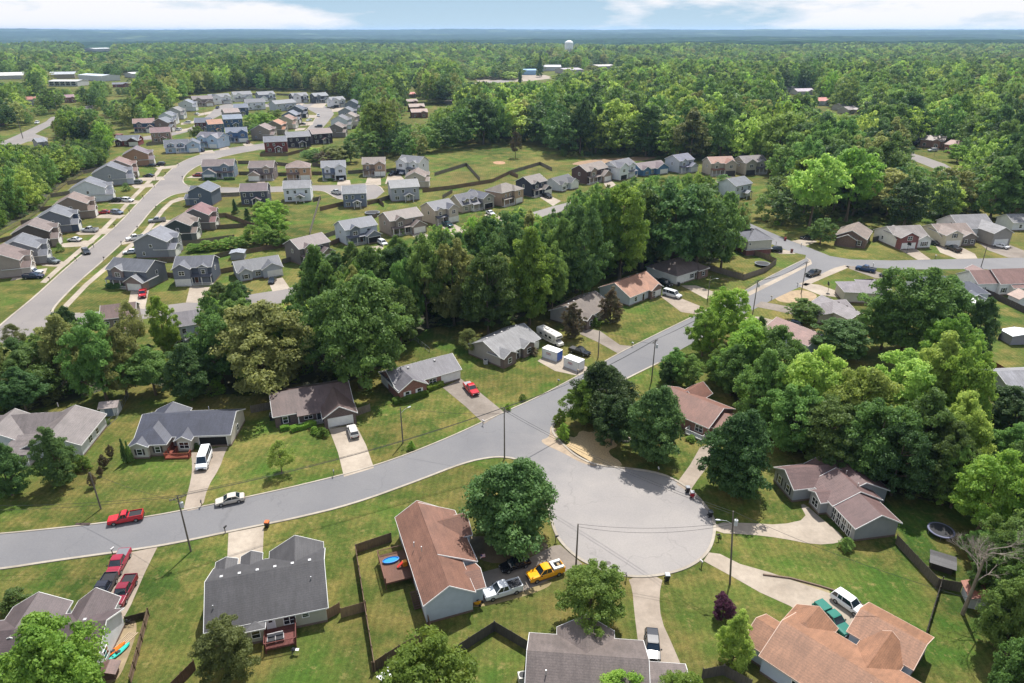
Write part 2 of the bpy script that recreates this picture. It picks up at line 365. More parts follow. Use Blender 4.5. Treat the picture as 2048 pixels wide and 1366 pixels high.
# the left estate's streets
est_l = [(-160, 800), (0, 650), (60, 602), (101, 565), (137, 532), (213, 470), (248, 437), (283, 398), (332, 349), (352, 330), (378, 317), (415, 305), (470, 294), (528, 287), (580, 280), (612, 262), (630, 239), (634, 228), (613, 217), (560, 213), (534, 209), (540, 205), (600, 207), (616, 208), (628, 204), (640, 204), (650, 212), (662, 218), (668, 228), (655, 245), (640, 262), (628, 285), (600, 296), (519, 299), (446, 313), (405, 327), (378, 342), (366, 356), (366, 366), (378, 373), (476, 376), (626, 371), (700, 370), (735, 366), (760, 372), (768, 384), (752, 397), (715, 403), (675, 398), (657, 387), (646, 382), (626, 381), (562, 384), (476, 386), (382, 384), (351, 388), (332, 396), (305, 417), (270, 462), (207, 521), (154, 566), (100, 622), (112, 628), (160, 627), (342, 609), (480, 592), (565, 579), (640, 562), (740, 530), (830, 497), (880, 478), (960, 455), (1074, 422), (1104, 413), (1180, 394), (1300, 373), (1400, 362), (1480, 362), (1480, 374), (1400, 374), (1300, 385), (1190, 405), (1090, 432), (980, 466), (890, 497), (840, 515), (750, 550), (650, 588), (565, 606), (400, 625), (200, 648), (110, 657), (60, 670), (0, 715), (-160, 850)]
sheet('road', est_l, ASP2, Z2, label='pale estate street curving up between the two-storey houses')
kerb('kerb', est_l[:18], 'concrete kerb on the left side of the estate street', .6, .12)
kerb('kerb', est_l[46:64], 'concrete kerb on the right side of the estate street', .6, .12)
kerb('kerb', est_l[30:46], 'concrete kerb round the estate corner lawn', .6, .12)
# pavements beside the estate street
sheet('pavement', [(80, 565), (110, 538), (190, 470), (228, 432), (262, 394), (310, 346), (322, 330), (329, 331), (318, 348), (270, 396), (236, 434), (199, 473), (119, 541), (92, 566)], CON3, Z1)
sheet('pavement', [(358, 395), (340, 402), (322, 418), (287, 463), (222, 522), (168, 568), (120, 617), (133, 618), (178, 570), (232, 524), (297, 465), (330, 421), (346, 406), (366, 400), (480, 392), (480, 389)], CON3, Z1)
sheet('pavement', [(1484, 590), (1560, 553), (1612, 529), (1618, 520), (1610, 514), (1622, 520), (1624, 528), (1570, 556), (1498, 592)], CON3, Z3)
sheet('pavement', [(1597, 568), (1640, 549), (1668, 536), (1690, 530), (1700, 534), (1650, 555), (1612, 572)], CON3, Z3)
loop_up = [(385, 253), (404, 239), (417, 229), (429, 218), (440, 211), (458, 207), (470, 211), (530, 208), (552, 209), (552, 213), (500, 216), (466, 218), (430, 236), (400, 250), (382, 262), (342, 272), (303, 279), (280, 280), (210, 285), (208, 281), (282, 274), (342, 265), (370, 259)]
sheet('road', loop_up, ASP2, Z2, label='pale street of the upper estate rising to the far row')
far_rd = [(-60, 310), (0, 285), (30, 272), (92, 243), (101, 235), (136, 226), (165, 214), (185, 210), (187, 216), (166, 224), (143, 233), (97, 253), (70, 268), (96, 276), (95, 281), (56, 283), (0, 305), (-60, 330)]
sheet('road', far_rd, ASP2, Z2, label='far road past the brick house on the left edge')
sheet('road', [(1715, 309), (1770, 308), (1816, 304), (1850, 314), (1890, 328), (1925, 350), (1900, 356), (1870, 338), (1830, 322), (1770, 314), (1715, 314)], ASP2, Z2, label='far street among the trees on the right')
sheet('road', [(885, 205), (900, 195), (910, 182), (905, 172), (1020, 158), (1030, 162), (925, 176), (918, 190), (900, 210)], ASP2, Z2, label='far road between the woods and the shop strip')
sheet('car_park', [(940, 152), (1000, 148), (1090, 150), (1110, 156), (1060, 162), (960, 166)], CON, Z1, label='pale car park in front of the far shop strip')
DRV = [ # drives: outline px
 [(381, 903), (395, 905), (458, 890), (450, 905), (440, 935), (415, 975), (405, 1016), (366, 1024), (372, 998), (382, 960), (385, 930)],
 [(658, 858), (712, 850), (732, 890), (748, 936), (688, 954), (676, 905)],
 [(885, 775), (922, 758), (960, 785), (1008, 824), (968, 848), (930, 812)],
 [(225, 1112), (315, 1094), (290, 1145), (262, 1210), (240, 1250), (205, 1250), (205, 1200), (222, 1150)],
 [(457, 1066), (528, 1052), (524, 1140), (454, 1130)],
 [(945, 1150), (1000, 1135), (1055, 1118), (1105, 1092), (1120, 1090), (1165, 1128), (1125, 1148), (1040, 1186), (965, 1206), (945, 1210)],
 [(1255, 1153), (1327, 1151), (1318, 1190), (1322, 1240), (1345, 1290), (1366, 1340), (1300, 1345), (1278, 1300), (1268, 1220), (1265, 1180)],
 [(1428, 1045), (1500, 1046), (1560, 1050), (1615, 1038), (1600, 1010), (1610, 1008), (1640, 1035), (1690, 1075), (1680, 1086), (1630, 1090), (1560, 1076), (1500, 1069), (1430, 1066)],
 [(1418, 1105), (1407, 1122), (1462, 1152), (1520, 1185), (1580, 1212), (1700, 1290), (1740, 1290), (1770, 1230), (1700, 1200), (1640, 1180), (1540, 1145), (1480, 1128), (1440, 1108)],
 [(1352, 968), (1380, 930), (1400, 895), (1425, 885), (1425, 920), (1395, 960), (1378, 985)],
 [(1075, 722), (1098, 706), (1130, 712), (1180, 737), (1158, 752), (1110, 742)],
 [(1165, 655), (1200, 662), (1240, 690), (1262, 692), (1236, 707), (1195, 684), (1160, 668)],
 [(1320, 592), (1345, 590), (1400, 612), (1395, 629), (1362, 624)],
 [(1362, 571), (1392, 571), (1440, 588), (1412, 598)],
 [(1522, 603), (1560, 610), (1600, 618), (1598, 632), (1545, 620), (1508, 613)],
 [(1492, 631), (1520, 634), (1590, 650), (1588, 660), (1500, 645), (1476, 636)],
 [(1610, 566), (1640, 570), (1690, 588), (1686, 596), (1640, 590), (1600, 574)],
 [(1690, 532), (1715, 532), (1760, 545), (1790, 552), (1788, 560), (1750, 556), (1700, 538)],
 [(1800, 500), (1830, 496), (1842, 505), (1862, 519), (1836, 520)],
 [(1870, 490), (1920, 493), (1950, 508), (1955, 517), (1914, 518), (1880, 505)],
 [(1950, 480), (1985, 492), (2020, 490), (2050, 502), (2048, 516), (2016, 515), (1975, 500)],
 [(1532, 500), (1558, 498), (1580, 502), (1592, 508), (1560, 508)],
 [(1583, 482), (1610, 478), (1635, 483), (1610, 492)],
]
for i, d in enumerate(DRV): sheet('driveway', d, (CON3 if i in (7, 8) else (CON, CON3, CON2, CON, CON3, CON2)[i % 6]), Z3, sm=1 if i in (0, 6, 7) else 0)
EDR = [ # estate drives
 [(35, 545), (95, 536), (90, 548), (20, 562)], [(80, 528), (110, 522), (140, 524), (128, 534), (85, 532)], [(120, 488), (170, 481), (190, 483), (175, 492), (125, 495)], [(150, 466), (185, 458), (228, 457), (212, 468), (158, 470)],
 [(178, 438), (210, 427), (252, 430), (240, 437), (190, 436)], [(215, 407), (265, 400), (283, 402), (270, 408)], [(262, 370), (305, 367), (312, 373), (270, 377)], [(275, 356), (325, 353), (330, 360), (283, 362)], [(310, 335), (355, 330), (352, 336), (318, 339)],
 [(385, 351), (405, 349), (407, 356), (372, 356)], [(515, 360), (530, 360), (530, 372), (512, 372)], [(676, 360), (700, 360), (702, 371), (674, 371)], [(735, 355), (762, 355), (762, 370), (730, 370)], [(775, 352), (800, 350), (808, 358), (770, 368)],
 [(262, 580), (298, 580), (290, 618), (255, 615)], [(380, 572), (420, 574), (400, 606), (372, 605)], [(535, 560), (565, 555), (580, 577), (545, 583)], [(740, 494), (765, 490), (785, 505), (768, 518)], [(820, 468), (842, 462), (872, 480), (850, 490)], [(878, 450), (900, 444), (935, 462), (905, 470)], [(968, 430), (985, 424), (1010, 440), (992, 446)], [(1080, 395), (1092, 388), (1122, 402), (1106, 412)], [(1205, 362), (1218, 356), (1232, 370), (1214, 378)], [(1448, 355), (1468, 352), (1485, 362), (1462, 364)],
 [(300, 460), (330, 440), (345, 440), (322, 455)], [(255, 500), (285, 492), (300, 492), (262, 506)], [(250, 478), (285, 468), (280, 482), (243, 490)], [(398, 303), (425, 300), (430, 306), (400, 308)], [(438, 295), (455, 292), (460, 298), (440, 301)], [(485, 288), (500, 286), (510, 290), (492, 293)],
 [(352, 260), (380, 256), (372, 262), (352, 266)], [(362, 246), (396, 240), (390, 246), (362, 250)], [(395, 228), (425, 222), (420, 228), (396, 232)], [(595, 205), (608, 207), (600, 215), (590, 212)], [(635, 204), (655, 206), (645, 216), (618, 214)], [(662, 216), (690, 214), (692, 222), (665, 224)], [(612, 230), (640, 230), (636, 236), (610, 236)], [(604, 244), (628, 243), (625, 250), (600, 252)], [(590, 256), (612, 256), (608, 260), (590, 262)], [(600, 375), (620, 372), (625, 384), (600, 384)],
]
for d in EDR: sheet('driveway', d, CON3, Z3)
# bare soil, straw and worn patches
sheet('straw_patch', [(1128, 893), (1142, 884), (1136, 872), (1152, 876), (1160, 860), (1184, 866), (1196, 856), (1214, 868), (1232, 866), (1226, 882), (1238, 892), (1216, 900), (1222, 912), (1240, 922), (1246, 934), (1190, 930), (1160, 914), (1150, 908)], mat('straw', 'b8a078'), Z3, sm=1)
sheet('dirt_patch', [(1100, 850), (1112, 858), (1118, 880), (1150, 905), (1185, 925), (1195, 935), (1160, 925), (1125, 905), (1090, 890), (1080, 880), (1100, 875)], mat('dirt', '9c8a74'), Z3, sm=2)
sheet('dirt_patch', [(1545, 592), (1600, 577), (1640, 590), (1620, 605), (1560, 606)], mat('dirt', '9a8466'), Z1, sm=2)
sheet('dirt_patch', [(1540, 1160), (1580, 1155), (1650, 1172), (1665, 1190), (1620, 1188), (1560, 1172)], mat('dirt', '8f825f'), Z1, sm=2)
sheet('dirt_patch', [(240, 1250), (270, 1235), (275, 1260), (262, 1300), (235, 1366), (200, 1366), (215, 1300)], mat('dirt', '8d7c5f'), Z1, sm=2)
sheet('dirt_patch', [(984, 323), (1008, 322), (1012, 328), (990, 329)], mat('dirt', 'a07a58'), Z1, sm=2)
sheet('dirt_patch', [(1130, 330), (1180, 318), (1330, 312), (1300, 320), (1200, 330)], mat('dirt', '8a6f52'), Z1, sm=2)
sheet('dirt_patch', [(870, 1080), (950, 1070), (1090, 1080), (1100, 1100), (1000, 1130), (960, 1120)], mat('dirt', '6a5c46'), Z1, sm=2)
sheet('dirt_patch', [(920, 1190), (1050, 1166), (1110, 1160), (1090, 1180), (980, 1212), (930, 1215)], mat('dirt', '857650'), Z1, sm=2)
# ------------------------------------------------------------------ trees
def crown_arrays(rng, H, Rr, base, prof, n_clump, n_leaf, leaf, cr, hole=.0):
    """leaf quads in clumps spread through the crown's volume"""
    cs = []
    off = rng.uniform(0, 50, 3)
    while len(cs) < n_clump:
        t = rng.uniform(0, 1); a = rng.uniform(0, 2 * math.pi); rad = math.sqrt(rng.uniform(.12, 1))
        pr = prof(t)
        lob = 1 + .22 * math.sin(3 * a + off[0]) + .14 * math.sin(5 * a + off[1] + t * 4)
        x = math.cos(a) * rad * Rr * pr * lob; y = math.sin(a) * rad * Rr * pr * lob; z = base + t * (H - base) * (1 + .12 * math.sin(2 * a + off[2]))
        if mn.noise(Vector((x * .35 + off[0], y * .35 + off[1], z * .35 + off[2]))) < -.28 + hole: continue
        cs.append((x, y, z, cr * rng.uniform(.65, 1.3) * (.75 + .25 * pr)))
    C = np.array(cs); n = n_clump * n_leaf
    ci = np.repeat(np.arange(n_clump), n_leaf)
    d = rng.normal(size=(n, 3)); d[:, 2] = np.abs(d[:, 2]) * .9 - .25; d /= np.linalg.norm(d, axis=1)[:, None]
    r = C[ci, 3] * rng.uniform(.45, 1.08, n)
    pos = C[ci, :3] + d * r[:, None] * np.array([1, 1, .72])
    nrm = d + rng.normal(size=(n, 3)) * .55 + np.array([0, 0, .35]); nrm /= np.linalg.norm(nrm, axis=1)[:, None]
    up = rng.normal(size=(n, 3)); a = np.cross(nrm, up); a /= np.linalg.norm(a, axis=1)[:, None] + 1e-9; b = np.cross(nrm, a)
    s = leaf * rng.uniform(.6, 1.25, n)[:, None]
    v = np.stack([pos - a * s, pos - b * s * .6, pos + a * s, pos + b * s * .6], 1).reshape(-1, 3)
    return v, C
def quad_mesh(name, v):
    n = len(v) // 4; me = bpy.data.meshes.new(name)
    me.vertices.add(len(v)); me.vertices.foreach_set('co', v.astype(np.float32).ravel())
    me.loops.add(n * 4); me.loops.foreach_set('vertex_index', np.arange(n * 4, dtype=np.int32))
    me.polygons.add(n); me.polygons.foreach_set('loop_start', np.arange(0, n * 4, 4, dtype=np.int32))
    me.update(calc_edges=True); return me
PROF = {
 'broad': lambda t: max(.06, (1 - (2 * t - .75) ** 2 / 1.75) ** .5 if abs(2 * t - .75) < 1.32 else .1),
 'oval': lambda t: max(.08, math.sin(math.pi * min(1, t * .86 + .13)) ** .75),
 'cone': lambda t: .98 * (1 - t) ** .8 + .05,
 'pear': lambda t: (math.sin(math.pi * (t * .8 + .16)) ** .8) * (1.08 - .3 * t),
 'dome': lambda t: math.sqrt(max(.02, 1 - t * t)) }
BARK = mat('wood', '6a5c4c'); BARKP = mat('wood', '8a7f70')
PROTO = {}
def proto(key, kind, lod, seed):
    """unit tree: height 10, crown radius 5"""
    rng = np.random.default_rng(seed)
    nc, nl, lf = {'hi': (270, 115, .17), 'mid': (150, 50, .27), 'low': (110, 16, .38), 'far': (110, 13, .44)}[lod]
    base = {'broad': 2.0, 'oval': 1.4, 'cone': .5, 'pear': .8, 'dome': .2, 'tall': 3.4, 'sparse': 2.8, 'dense': .7}[kind]
    pf = PROF['oval' if kind in ('tall', 'sparse', 'dense') else kind]
    hole = .24 if kind == 'sparse' else (-.5 if kind in ('cone', 'pear', 'dense') else .03)
    if kind == 'dense': nc = int(nc * 1.5)
    if kind == 'sparse': nl = nl // 3
    v, C = crown_arrays(rng, 9.6, 4.4, base, pf, nc, nl, lf, {'hi': .78, 'mid': .85, 'low': .95, 'far': 1.0}[lod], hole)
    me = quad_mesh('crown', v)
    tb = None
    if lod in ('hi', 'mid'):
        m = MB(); H = 8.2 if kind != 'cone' else 9
        m.tube([(0, 0, -.05), (.05, 0, .8), (.1, .08, H * .5), (0, 0, H)], [.34, .24, .15, .04], 7)
        for k in rng.choice(len(C), 16 if lod == 'hi' else 8, replace=False):
            x, y, z, r = C[k]; z0 = max(base * .8, z - math.hypot(x, y) * .75)
            if z0 >= H * .9: continue
            f = 1 - z0 / H
            m.tube([(.05, 0, z0), (x * .5, y * .5, z0 + (z - z0) * .42), (x * .95, y * .95, z)], [.13 * f + .02, .06 * f + .02, .015], 5)
        t = bpy.data.meshes.new('trunk'); t.from_pydata([tuple(q) for q in m.v], [], m.f); t.update(); tb = t
    PROTO[key] = (me, tb)
for lod, nn in (('hi', 3), ('mid', 3)):
    for kd in ('broad', 'oval', 'tall', 'cone', 'pear'):
        for i in range(nn if kd in ('broad', 'oval', 'tall') else 2): proto((kd, lod, i), kd, lod, hash((kd[0] == 'b', len(kd), lod == 'hi', i)) % 9999 + ord(kd[0]))
proto(('dense', 'hi', 0), 'dense', 'hi', 21); proto(('sparse', 'hi', 0), 'sparse', 'hi', 5); proto(('dome', 'hi', 0), 'dome', 'mid', 8); proto(('dome', 'mid', 0), 'dome', 'low', 9)
MCACHE = {}
def withmat(me, m, key):
    k = (me.name, key)
    if k not in MCACHE:
        c = me.copy(); c.materials.clear(); c.materials.append(m); MCACHE[k] = c
    return MCACHE[k]
TREES = []      # (world x, y, height, radius, kind, leaf colour, name, label, category, group)
KEEP = []       # (x0, x1, ytop, ybase) photo regions that stay open
def tree(x, yb, yt, wpx, kind='broad', leaf='mid', label=None, name='deciduous_tree', cat='tree', group=None, pos=None):
    p = P(x, yb); z = p.y * CP + HC * SP
    dn0 = -p.y * SP + HC * CP
    k = (yt - 683) / F
    h = (dn0 - k * z) / (CP - k * SP); r = wpx * (z - h * .5 * SP) / F / 2
    h = max(.6, h - r * .22 * (0 if kind in ('cone', 'tall') else 1))
    TREES.append([(x - 1024) / F * (p.y * CP + (HC - .55 * h) * SP), p.y, h, r, kind, leaf, name, label, cat, group, z])
def plant_tree(t, idx):
    x, y, h, r, kind, leaf, name, label, cat, group, z = t
    lod = 'hi' if z < 235 else 'mid'
    ks = [k for k in PROTO if k[0] == kind and k[1] == lod] or [k for k in PROTO if k[0] == kind]
    key = ks[idx % len(ks)]; cm, tm = PROTO[key]
    o = thing(name, label, cat, (x, y, 0), R.uniform(0, 6.28), group); o.scale = (r / 5 * 1.04, r / 5 * 1.04, h / 10)
    c = bpy.data.objects.new('crown' if cat != 'bush' else 'foliage', withmat(cm, LEAF[leaf], leaf)); COL.objects.link(c); c.parent = o
    if tm:
        b = bpy.data.objects.new('trunk', withmat(tm, BARK, 'bark')); COL.objects.link(b); b.parent = o
    return o
def bush(x, yb, wpx, hpx, leaf='mid', label=None, name='bush', group=None, kind='dome'):
    p = P(x, yb); z = p.y * CP + HC * SP; r = wpx * z / F / 2; h = max(.4, hpx * z / F / CP)
    TREES.append([p.x, p.y + r * .6, h, r, kind, leaf, name, label, 'bush', group, z])
# ------------------------------------------------------------------ buildings
WIN_FR = mat('flat', 'e6e6e4', .5); GLASS = mat('glass', '20262c'); WHITE = mat('plain', 'dcdcda'); SHUT = {}
def gable_roof(b, t=.16):
    x0, x1, y0, y1, ze, ax, pt, il, ir = b
    o = .38
    if ax == 'v':   # build along u then swap
        xx0, xx1, yy0, yy1 = y0, y1, x0, x1
    else: xx0, xx1, yy0, yy1 = x0, x1, y0, y1
    hs = (yy1 - yy0) / 2; ym = (yy0 + yy1) / 2; zr = ze + pt * hs; zo = ze - pt * o
    L = il * hs if il else -o; Rr = ir * hs if ir else -o
    E = [(xx0 - o, yy0 - o, zo), (xx1 + o, yy0 - o, zo), (xx1 + o, yy1 + o, zo), (xx0 - o, yy1 + o, zo)]
    r0 = (xx0 + L, ym, zr); r1 = (xx1 - Rr, ym, zr)
    if ax == 'v': sw = lambda p: (p[1], p[0], p[2])
    else: sw = lambda p: p
    m = MB(); top = E + [r0, r1]
    vs = [sw((p[0], p[1], p[2] + t)) for p in top] + [sw((p[0], p[1], p[2] + .01)) for p in top]
    fs = [(0, 1, 5, 4), (2, 3, 4, 5), (3, 0, 4), (1, 2, 5)]
    if not il: fs.remove((3, 0, 4))
    if not ir: fs.remove((1, 2, 5))
    per = [0, 1] + ([5] if not ir else []) + [2, 3] + ([4] if not il else [])
    n = 6
    allf = list(fs) + [tuple(i + n for i in f[::-1]) for f in fs]
    for a, c in zip(per, per[1:] + per[:1]): allf.append((a, a + n, c + n, c))
    if ax == 'v': allf = [f[::-1] for f in allf]
    m.add(vs, allf)
    fa = MB()
    for a, c in zip(per, per[1:] + per[:1]):
        pa = Vector(vs[a]) - Vector((0, 0, t * .55)); pc = Vector(vs[c]) - Vector((0, 0, t * .55))
        d = (pc - pa).normalized() * .02
        fa.bar(pa - d, pc + d, .07, t * 1.12)
    return m, fa, zr
def block_walls(b):
    x0, x1, y0, y1, ze, ax, pt, il, ir = b
    m = MB(); m.add([(x0, y0, 0), (x1, y0, 0), (x1, y1, 0), (x0, y1, 0), (x0, y0, ze), (x1, y0, ze), (x1, y1, ze), (x0, y1, ze)],
                    [(0, 1, 5, 4), (1, 2, 6, 5), (2, 3, 7, 6), (3, 0, 4, 7)])
    if ax == 'u':
        zr = ze + pt * (y1 - y0) / 2; ym = (y0 + y1) / 2
        if not il: m.add([(x0, y0, ze), (x0, y1, ze), (x0, ym, zr)], [(0, 2, 1)])
        if not ir: m.add([(x1, y0, ze), (x1, y1, ze), (x1, ym, zr)], [(0, 1, 2)])
    else:
        zr = ze + pt * (x1 - x0) / 2; xm = (x0 + x1) / 2
        if not il: m.add([(x0, y0, ze), (x1, y0, ze), (xm, y0, zr)], [(0, 1, 2)])
        if not ir: m.add([(x0, y1, ze), (x1, y1, ze), (xm, y1, zr)], [(0, 2, 1)])
    return m
def opening(root, b, op, s):
    """op = (kind, face, frac, z, w, h [, colour])"""
    kind, face, fr, z, ww, hh = op[:6]; col = op[6] if len(op) > 6 else None
    x0, x1, y0, y1 = b[:4]; z *= s; ww *= s; hh *= s
    if face in 'fb': cx = x0 + (x1 - x0) * fr; org = Vector((cx, y0 if face == 'f' else y1, z)); U = Vector((1 if face == 'f' else -1, 0, 0)); Nn = Vector((0, -1 if face == 'f' else 1, 0))
    else: cy = y0 + (y1 - y0) * fr; org = Vector((x0 if face == 'l' else x1, cy, z)); U = Vector((0, -1 if face == 'l' else 1, 0)); Nn = Vector((-1 if face == 'l' else 1, 0, 0))
    def pbox(m, u0, z0, u1, z1, n0, n1):
        c = [org + U * u + Nn * n + Vector((0, 0, zz)) for n in (n0, n1) for u, zz in ((u0, z0), (u1, z0), (u1, z1), (u0, z1))]
        m.add(c, [(0, 3, 2, 1), (4, 5, 6, 7), (0, 1, 5, 4), (1, 2, 6, 5), (2, 3, 7, 6), (3, 0, 4, 7)])
    hw = ww / 2
    if kind in ('w', 's', 'W'):
        m = MB(); t = .09 * s
        pbox(m, -hw, -t, hw, 0, -.01, .06); pbox(m, -hw, hh, hw, hh + t, -.01, .06); pbox(m, -hw - t, -t, -hw, hh + t, -.01, .06); pbox(m, hw, -t, hw + t, hh + t, -.01, .06)
        pbox(m, -hw, hh * .48, hw, hh * .52, -.01, .05)
        if kind == 'W' or ww > 1.3 * s: pbox(m, -.04 * s, 0, .04 * s, hh, -.01, .053)
        f = obj('window', m, WIN_FR, root); p = MB(); pbox(p, -hw + .002, .002, hw - .002, hh - .002, -.01, .03); obj('pane', p, GLASS, f)
        if kind == 's':
            for sg in (-1, 1):
                q = MB(); a = sg * (hw + t + .03); c = a + sg * .34 * s; pbox(q, min(a, c), -.05, max(a, c), hh + .05, -.01, .05)
                obj('shutter', q, mat('flat', col or '2c3238', .6), root)
    elif kind == 'g':
        m = MB(); t = .13 * s
        pbox(m, -hw - t, 0, -hw, hh + t, -.01, .05); pbox(m, hw, 0, hw + t, hh + t, -.01, .05); pbox(m, -hw, hh, hw, hh + t, -.01, .05)
        if col == 'open':
            d = obj('garage_door', m, WHITE, root)
            q = MB(); pbox(q, -hw, 0, hw, hh, -.005, .012); obj('dark_opening', q, mat('flat', '0e0f11', .9), d)  # near-black panel on the wall paints the shade inside the open garage
        else:
            for i in range(4): pbox(m, -hw, hh * i / 4 + .015, hw, hh * (i + 1) / 4 - .015, -.01, .03)
            pbox(m, -hw, 0, hw, hh, -.01, .018)
            obj('garage_door', m, mat('plain', col or 'd9d9d6', .5), root)
    elif kind == 'd':
        m = MB(); pbox(m, -hw, 0, hw, hh, -.01, .04); d = obj('door', m, mat('plain', col or 'd4d4d2', .5), root)
        q = MB(); pbox(q, -hw * .5, hh * .55, hw * .5, hh * .88, .03, .055); obj('pane', q, GLASS, d)
        m = MB(); t = .1 * s
        pbox(m, -hw - t, 0, -hw, hh + t, -.01, .06); pbox(m, hw, 0, hw + t, hh + t, -.01, .06); pbox(m, -hw, hh, hw, hh + t, -.01, .06); obj('door_frame', m, WIN_FR, root)
def house(label, A, B, blocks, wall='9a9ca0', roof='57555a', h=0, s=None, group=None, ops=(), extra=(), name='house', cat='house', trim='d8d8d6', keep=True, vents=0, wm='siding', dz=0, m=False):
    """A, B: photo pixels of the facade's two corners (at height h), or B = (angle in degrees, width in metres)
    blocks: (u0, u1 as fractions of the width, v0, v1 metres, eave height, ridge axis, pitch, hip left, hip right [, wall, roof colours])"""
    a = P(*A, h)
    if isinstance(B[1], float) and B[1] < 60 and abs(B[0]) < 200 and isinstance(B[0], float): ang = math.radians(B[0]); W = B[1]
    else:
        q = P(*B, h); ang = math.atan2(q.y - a.y, q.x - a.x); W = math.hypot(q.x - a.x, q.y - a.y)
    y = A[1]; s = s or SC(y)
    root = thing(name, label, cat, (a.x, a.y, 0), ang, group); BL = []
    if m:
        blocks = [(b[0] / W, b[1] / W) + tuple(b[2:]) for b in blocks]
        extra = [((e[0], e[1] / W, e[2] / W) if e[0] not in ('chimney', 'pipe') else (e[0], e[1] / W, e[2])) + tuple(e[3:]) for e in extra]
    cx, cy = [], []
    for i, b in enumerate(blocks):
        j = .003 * i
        bb = (b[0] * W + j, b[1] * W - j, b[2] * s + j, b[3] * s - j * .7, b[4] * s + j, b[5], b[6], b[7], b[8])
        wc = b[9] if len(b) > 9 and b[9] else wall; rc = b[10] if len(b) > 10 and b[10] else roof
        k = wm
        if wc[:2] == 'B:': k = 'brick'; wc = wc[2:]
        elif wc[:2] == 'S:': k = 'siding'; wc = wc[2:]
        obj('wall', block_walls(bb), mat(k, wc), root)
        m, fa, zr = gable_roof(bb, .16 * s)
        rf = obj('roof', m, mat('roof', rc), root); obj('fascia', fa, mat('plain', trim), rf)
        BL.append(bb)
        if i == 0:
            for k2 in range(vents):
                f = (k2 + .7) / (vents + .4); mm = MB()
                if bb[5] == 'u':
                    x = bb[0] + (bb[1] - bb[0]) * f; hs = (bb[3] - bb[2]) / 2; yv = (bb[2] + bb[3]) / 2 - (.75 if dz >= 0 else -.75); z = zr - .75 * bb[6] + .1
                    mm.box(x - .2, yv - .2, z - .1, x + .2, yv + .2, z + .28)
                else:
                    yv = bb[2] + (bb[3] - bb[2]) * f; x = (bb[0] + bb[1]) / 2 + .75; z = zr - .75 * bb[6] + .1
                    mm.box(x - .2, yv - .2, z - .1, x + .2, yv + .2, z + .28)
                obj('roof_vent', mm, mat('metal', 'b8b8b8', .5) if dz != 2 else mat('flat', '3a3230'), rf)
    # brick footing
    mb = MB()
    for bb in BL: mb.box(bb[0] - .03, bb[2] - .03, -.02, bb[1] + .03, bb[3] + .03, .35 * s)
    obj('footing', mb, mat('brick', '6e5648'), root)
    for op in ops: opening(root, BL[op[0]], op[1:], s)
    for e in extra:
        k = e[0]
        if k == 'porch':      # posts, slab and lean-to roof  (u0,u1,v0,v1,z)
            u0, u1, v0, v1, z = e[1] * W, e[2] * W, e[3] * s, e[4] * s, e[5] * s
            m = MB(); m.add([(u0, v0, z), (u1, v0, z), (u1, v1, z + .55 * s), (u0, v1, z + .55 * s), (u0, v0, z + .14), (u1, v0, z + .14), (u1, v1, z + .55 * s + .14), (u0, v1, z + .55 * s + .14)],
                            [(0, 3, 2, 1), (4, 5, 6, 7), (0, 1, 5, 4), (1, 2, 6, 5), (2, 3, 7, 6), (3, 0, 4, 7)])
            obj('porch_roof', m, mat('roof', e[6] if len(e) > 6 else roof), root)
            n = max(2, int(abs(u1 - u0) / 2.6) + 1)
            for i in range(n):
                m = MB(); x = u0 + .2 + (u1 - u0 - .4) * i / (n - 1); m.box(x - .09 * s, v0 + .15, 0, x + .09 * s, v0 + .15 + .18 * s, z + .02); obj('porch_post', m, WHITE, root)
            m = MB().box(u0, v0, 0, u1, v1, .3 * s); obj('porch_floor', m, mat('concrete', 'a8a39a'), root)
            m = MB().box(u0, v0 + .03, .9 * s, u1, v0 + .1, .98 * s)
            for q in range(int(abs(u1 - u0) / .35)): m.box(u0 + q * .35, v0 + .045, .35 * s, u0 + q * .35 + .05, v0 + .085, .9 * s)
            obj('porch_rail', m, WHITE, root)
        elif k == 'slope':    # lean-to section of a roof falling from u0 (z0) to u1 (z1) with its walls
            u0, u1, v0, v1, z0, z1 = e[1] * W, e[2] * W, e[3], e[4], e[5], e[6]; q = (z0 - z1) / (u1 - u0); ue = u1 + .35; ze_ = z1 - q * .35
            m = MB(); m.add([(u0, v0 - .3, z0), (ue, v0 - .3, ze_), (ue, v1 + .3, ze_), (u0, v1 + .3, z0)] + [(u0, v0 - .3, z0 + .17), (ue, v0 - .3, ze_ + .17), (ue, v1 + .3, ze_ + .17), (u0, v1 + .3, z0 + .17)],
                            [(0, 3, 2, 1), (4, 5, 6, 7), (0, 1, 5, 4), (1, 2, 6, 5), (2, 3, 7, 6), (3, 0, 4, 7)])
            rf = obj('roof', m, mat('roof', roof), root)
            obj('fascia', MB().bar((u0, v0 - .33, z0 + .08), (ue, v0 - .33, ze_ + .08), .07, .2).bar((ue + .03, v0 - .3, ze_ + .08), (ue + .03, v1 + .3, ze_ + .08), .07, .2).bar((u0, v1 + .33, z0 + .08), (ue, v1 + .33, ze_ + .08), .07, .2), mat('plain', trim), rf)
            m = MB(); m.add([(u0, v0, 0), (u1, v0, 0), (u1, v0, z1), (u0, v0, z0), (u0, v1, 0), (u1, v1, 0), (u1, v1, z1), (u0, v1, z0)], [(0, 1, 2, 3), (1, 5, 6, 2), (5, 4, 7, 6)]); obj('wall', m, mat('siding', wall), root)
        elif k == 'gporch':   # little gabled porch (u0,u1,v0,v1,z)
            bb = (e[1] * W, e[2] * W, e[3] * s, e[4] * s, e[5] * s, 'v', .5, 0, 0)
            m, fa, zr = gable_roof(bb, .12); q = obj('porch_roof', m, mat('roof', roof), root); obj('fascia', fa, mat('plain', trim), q)
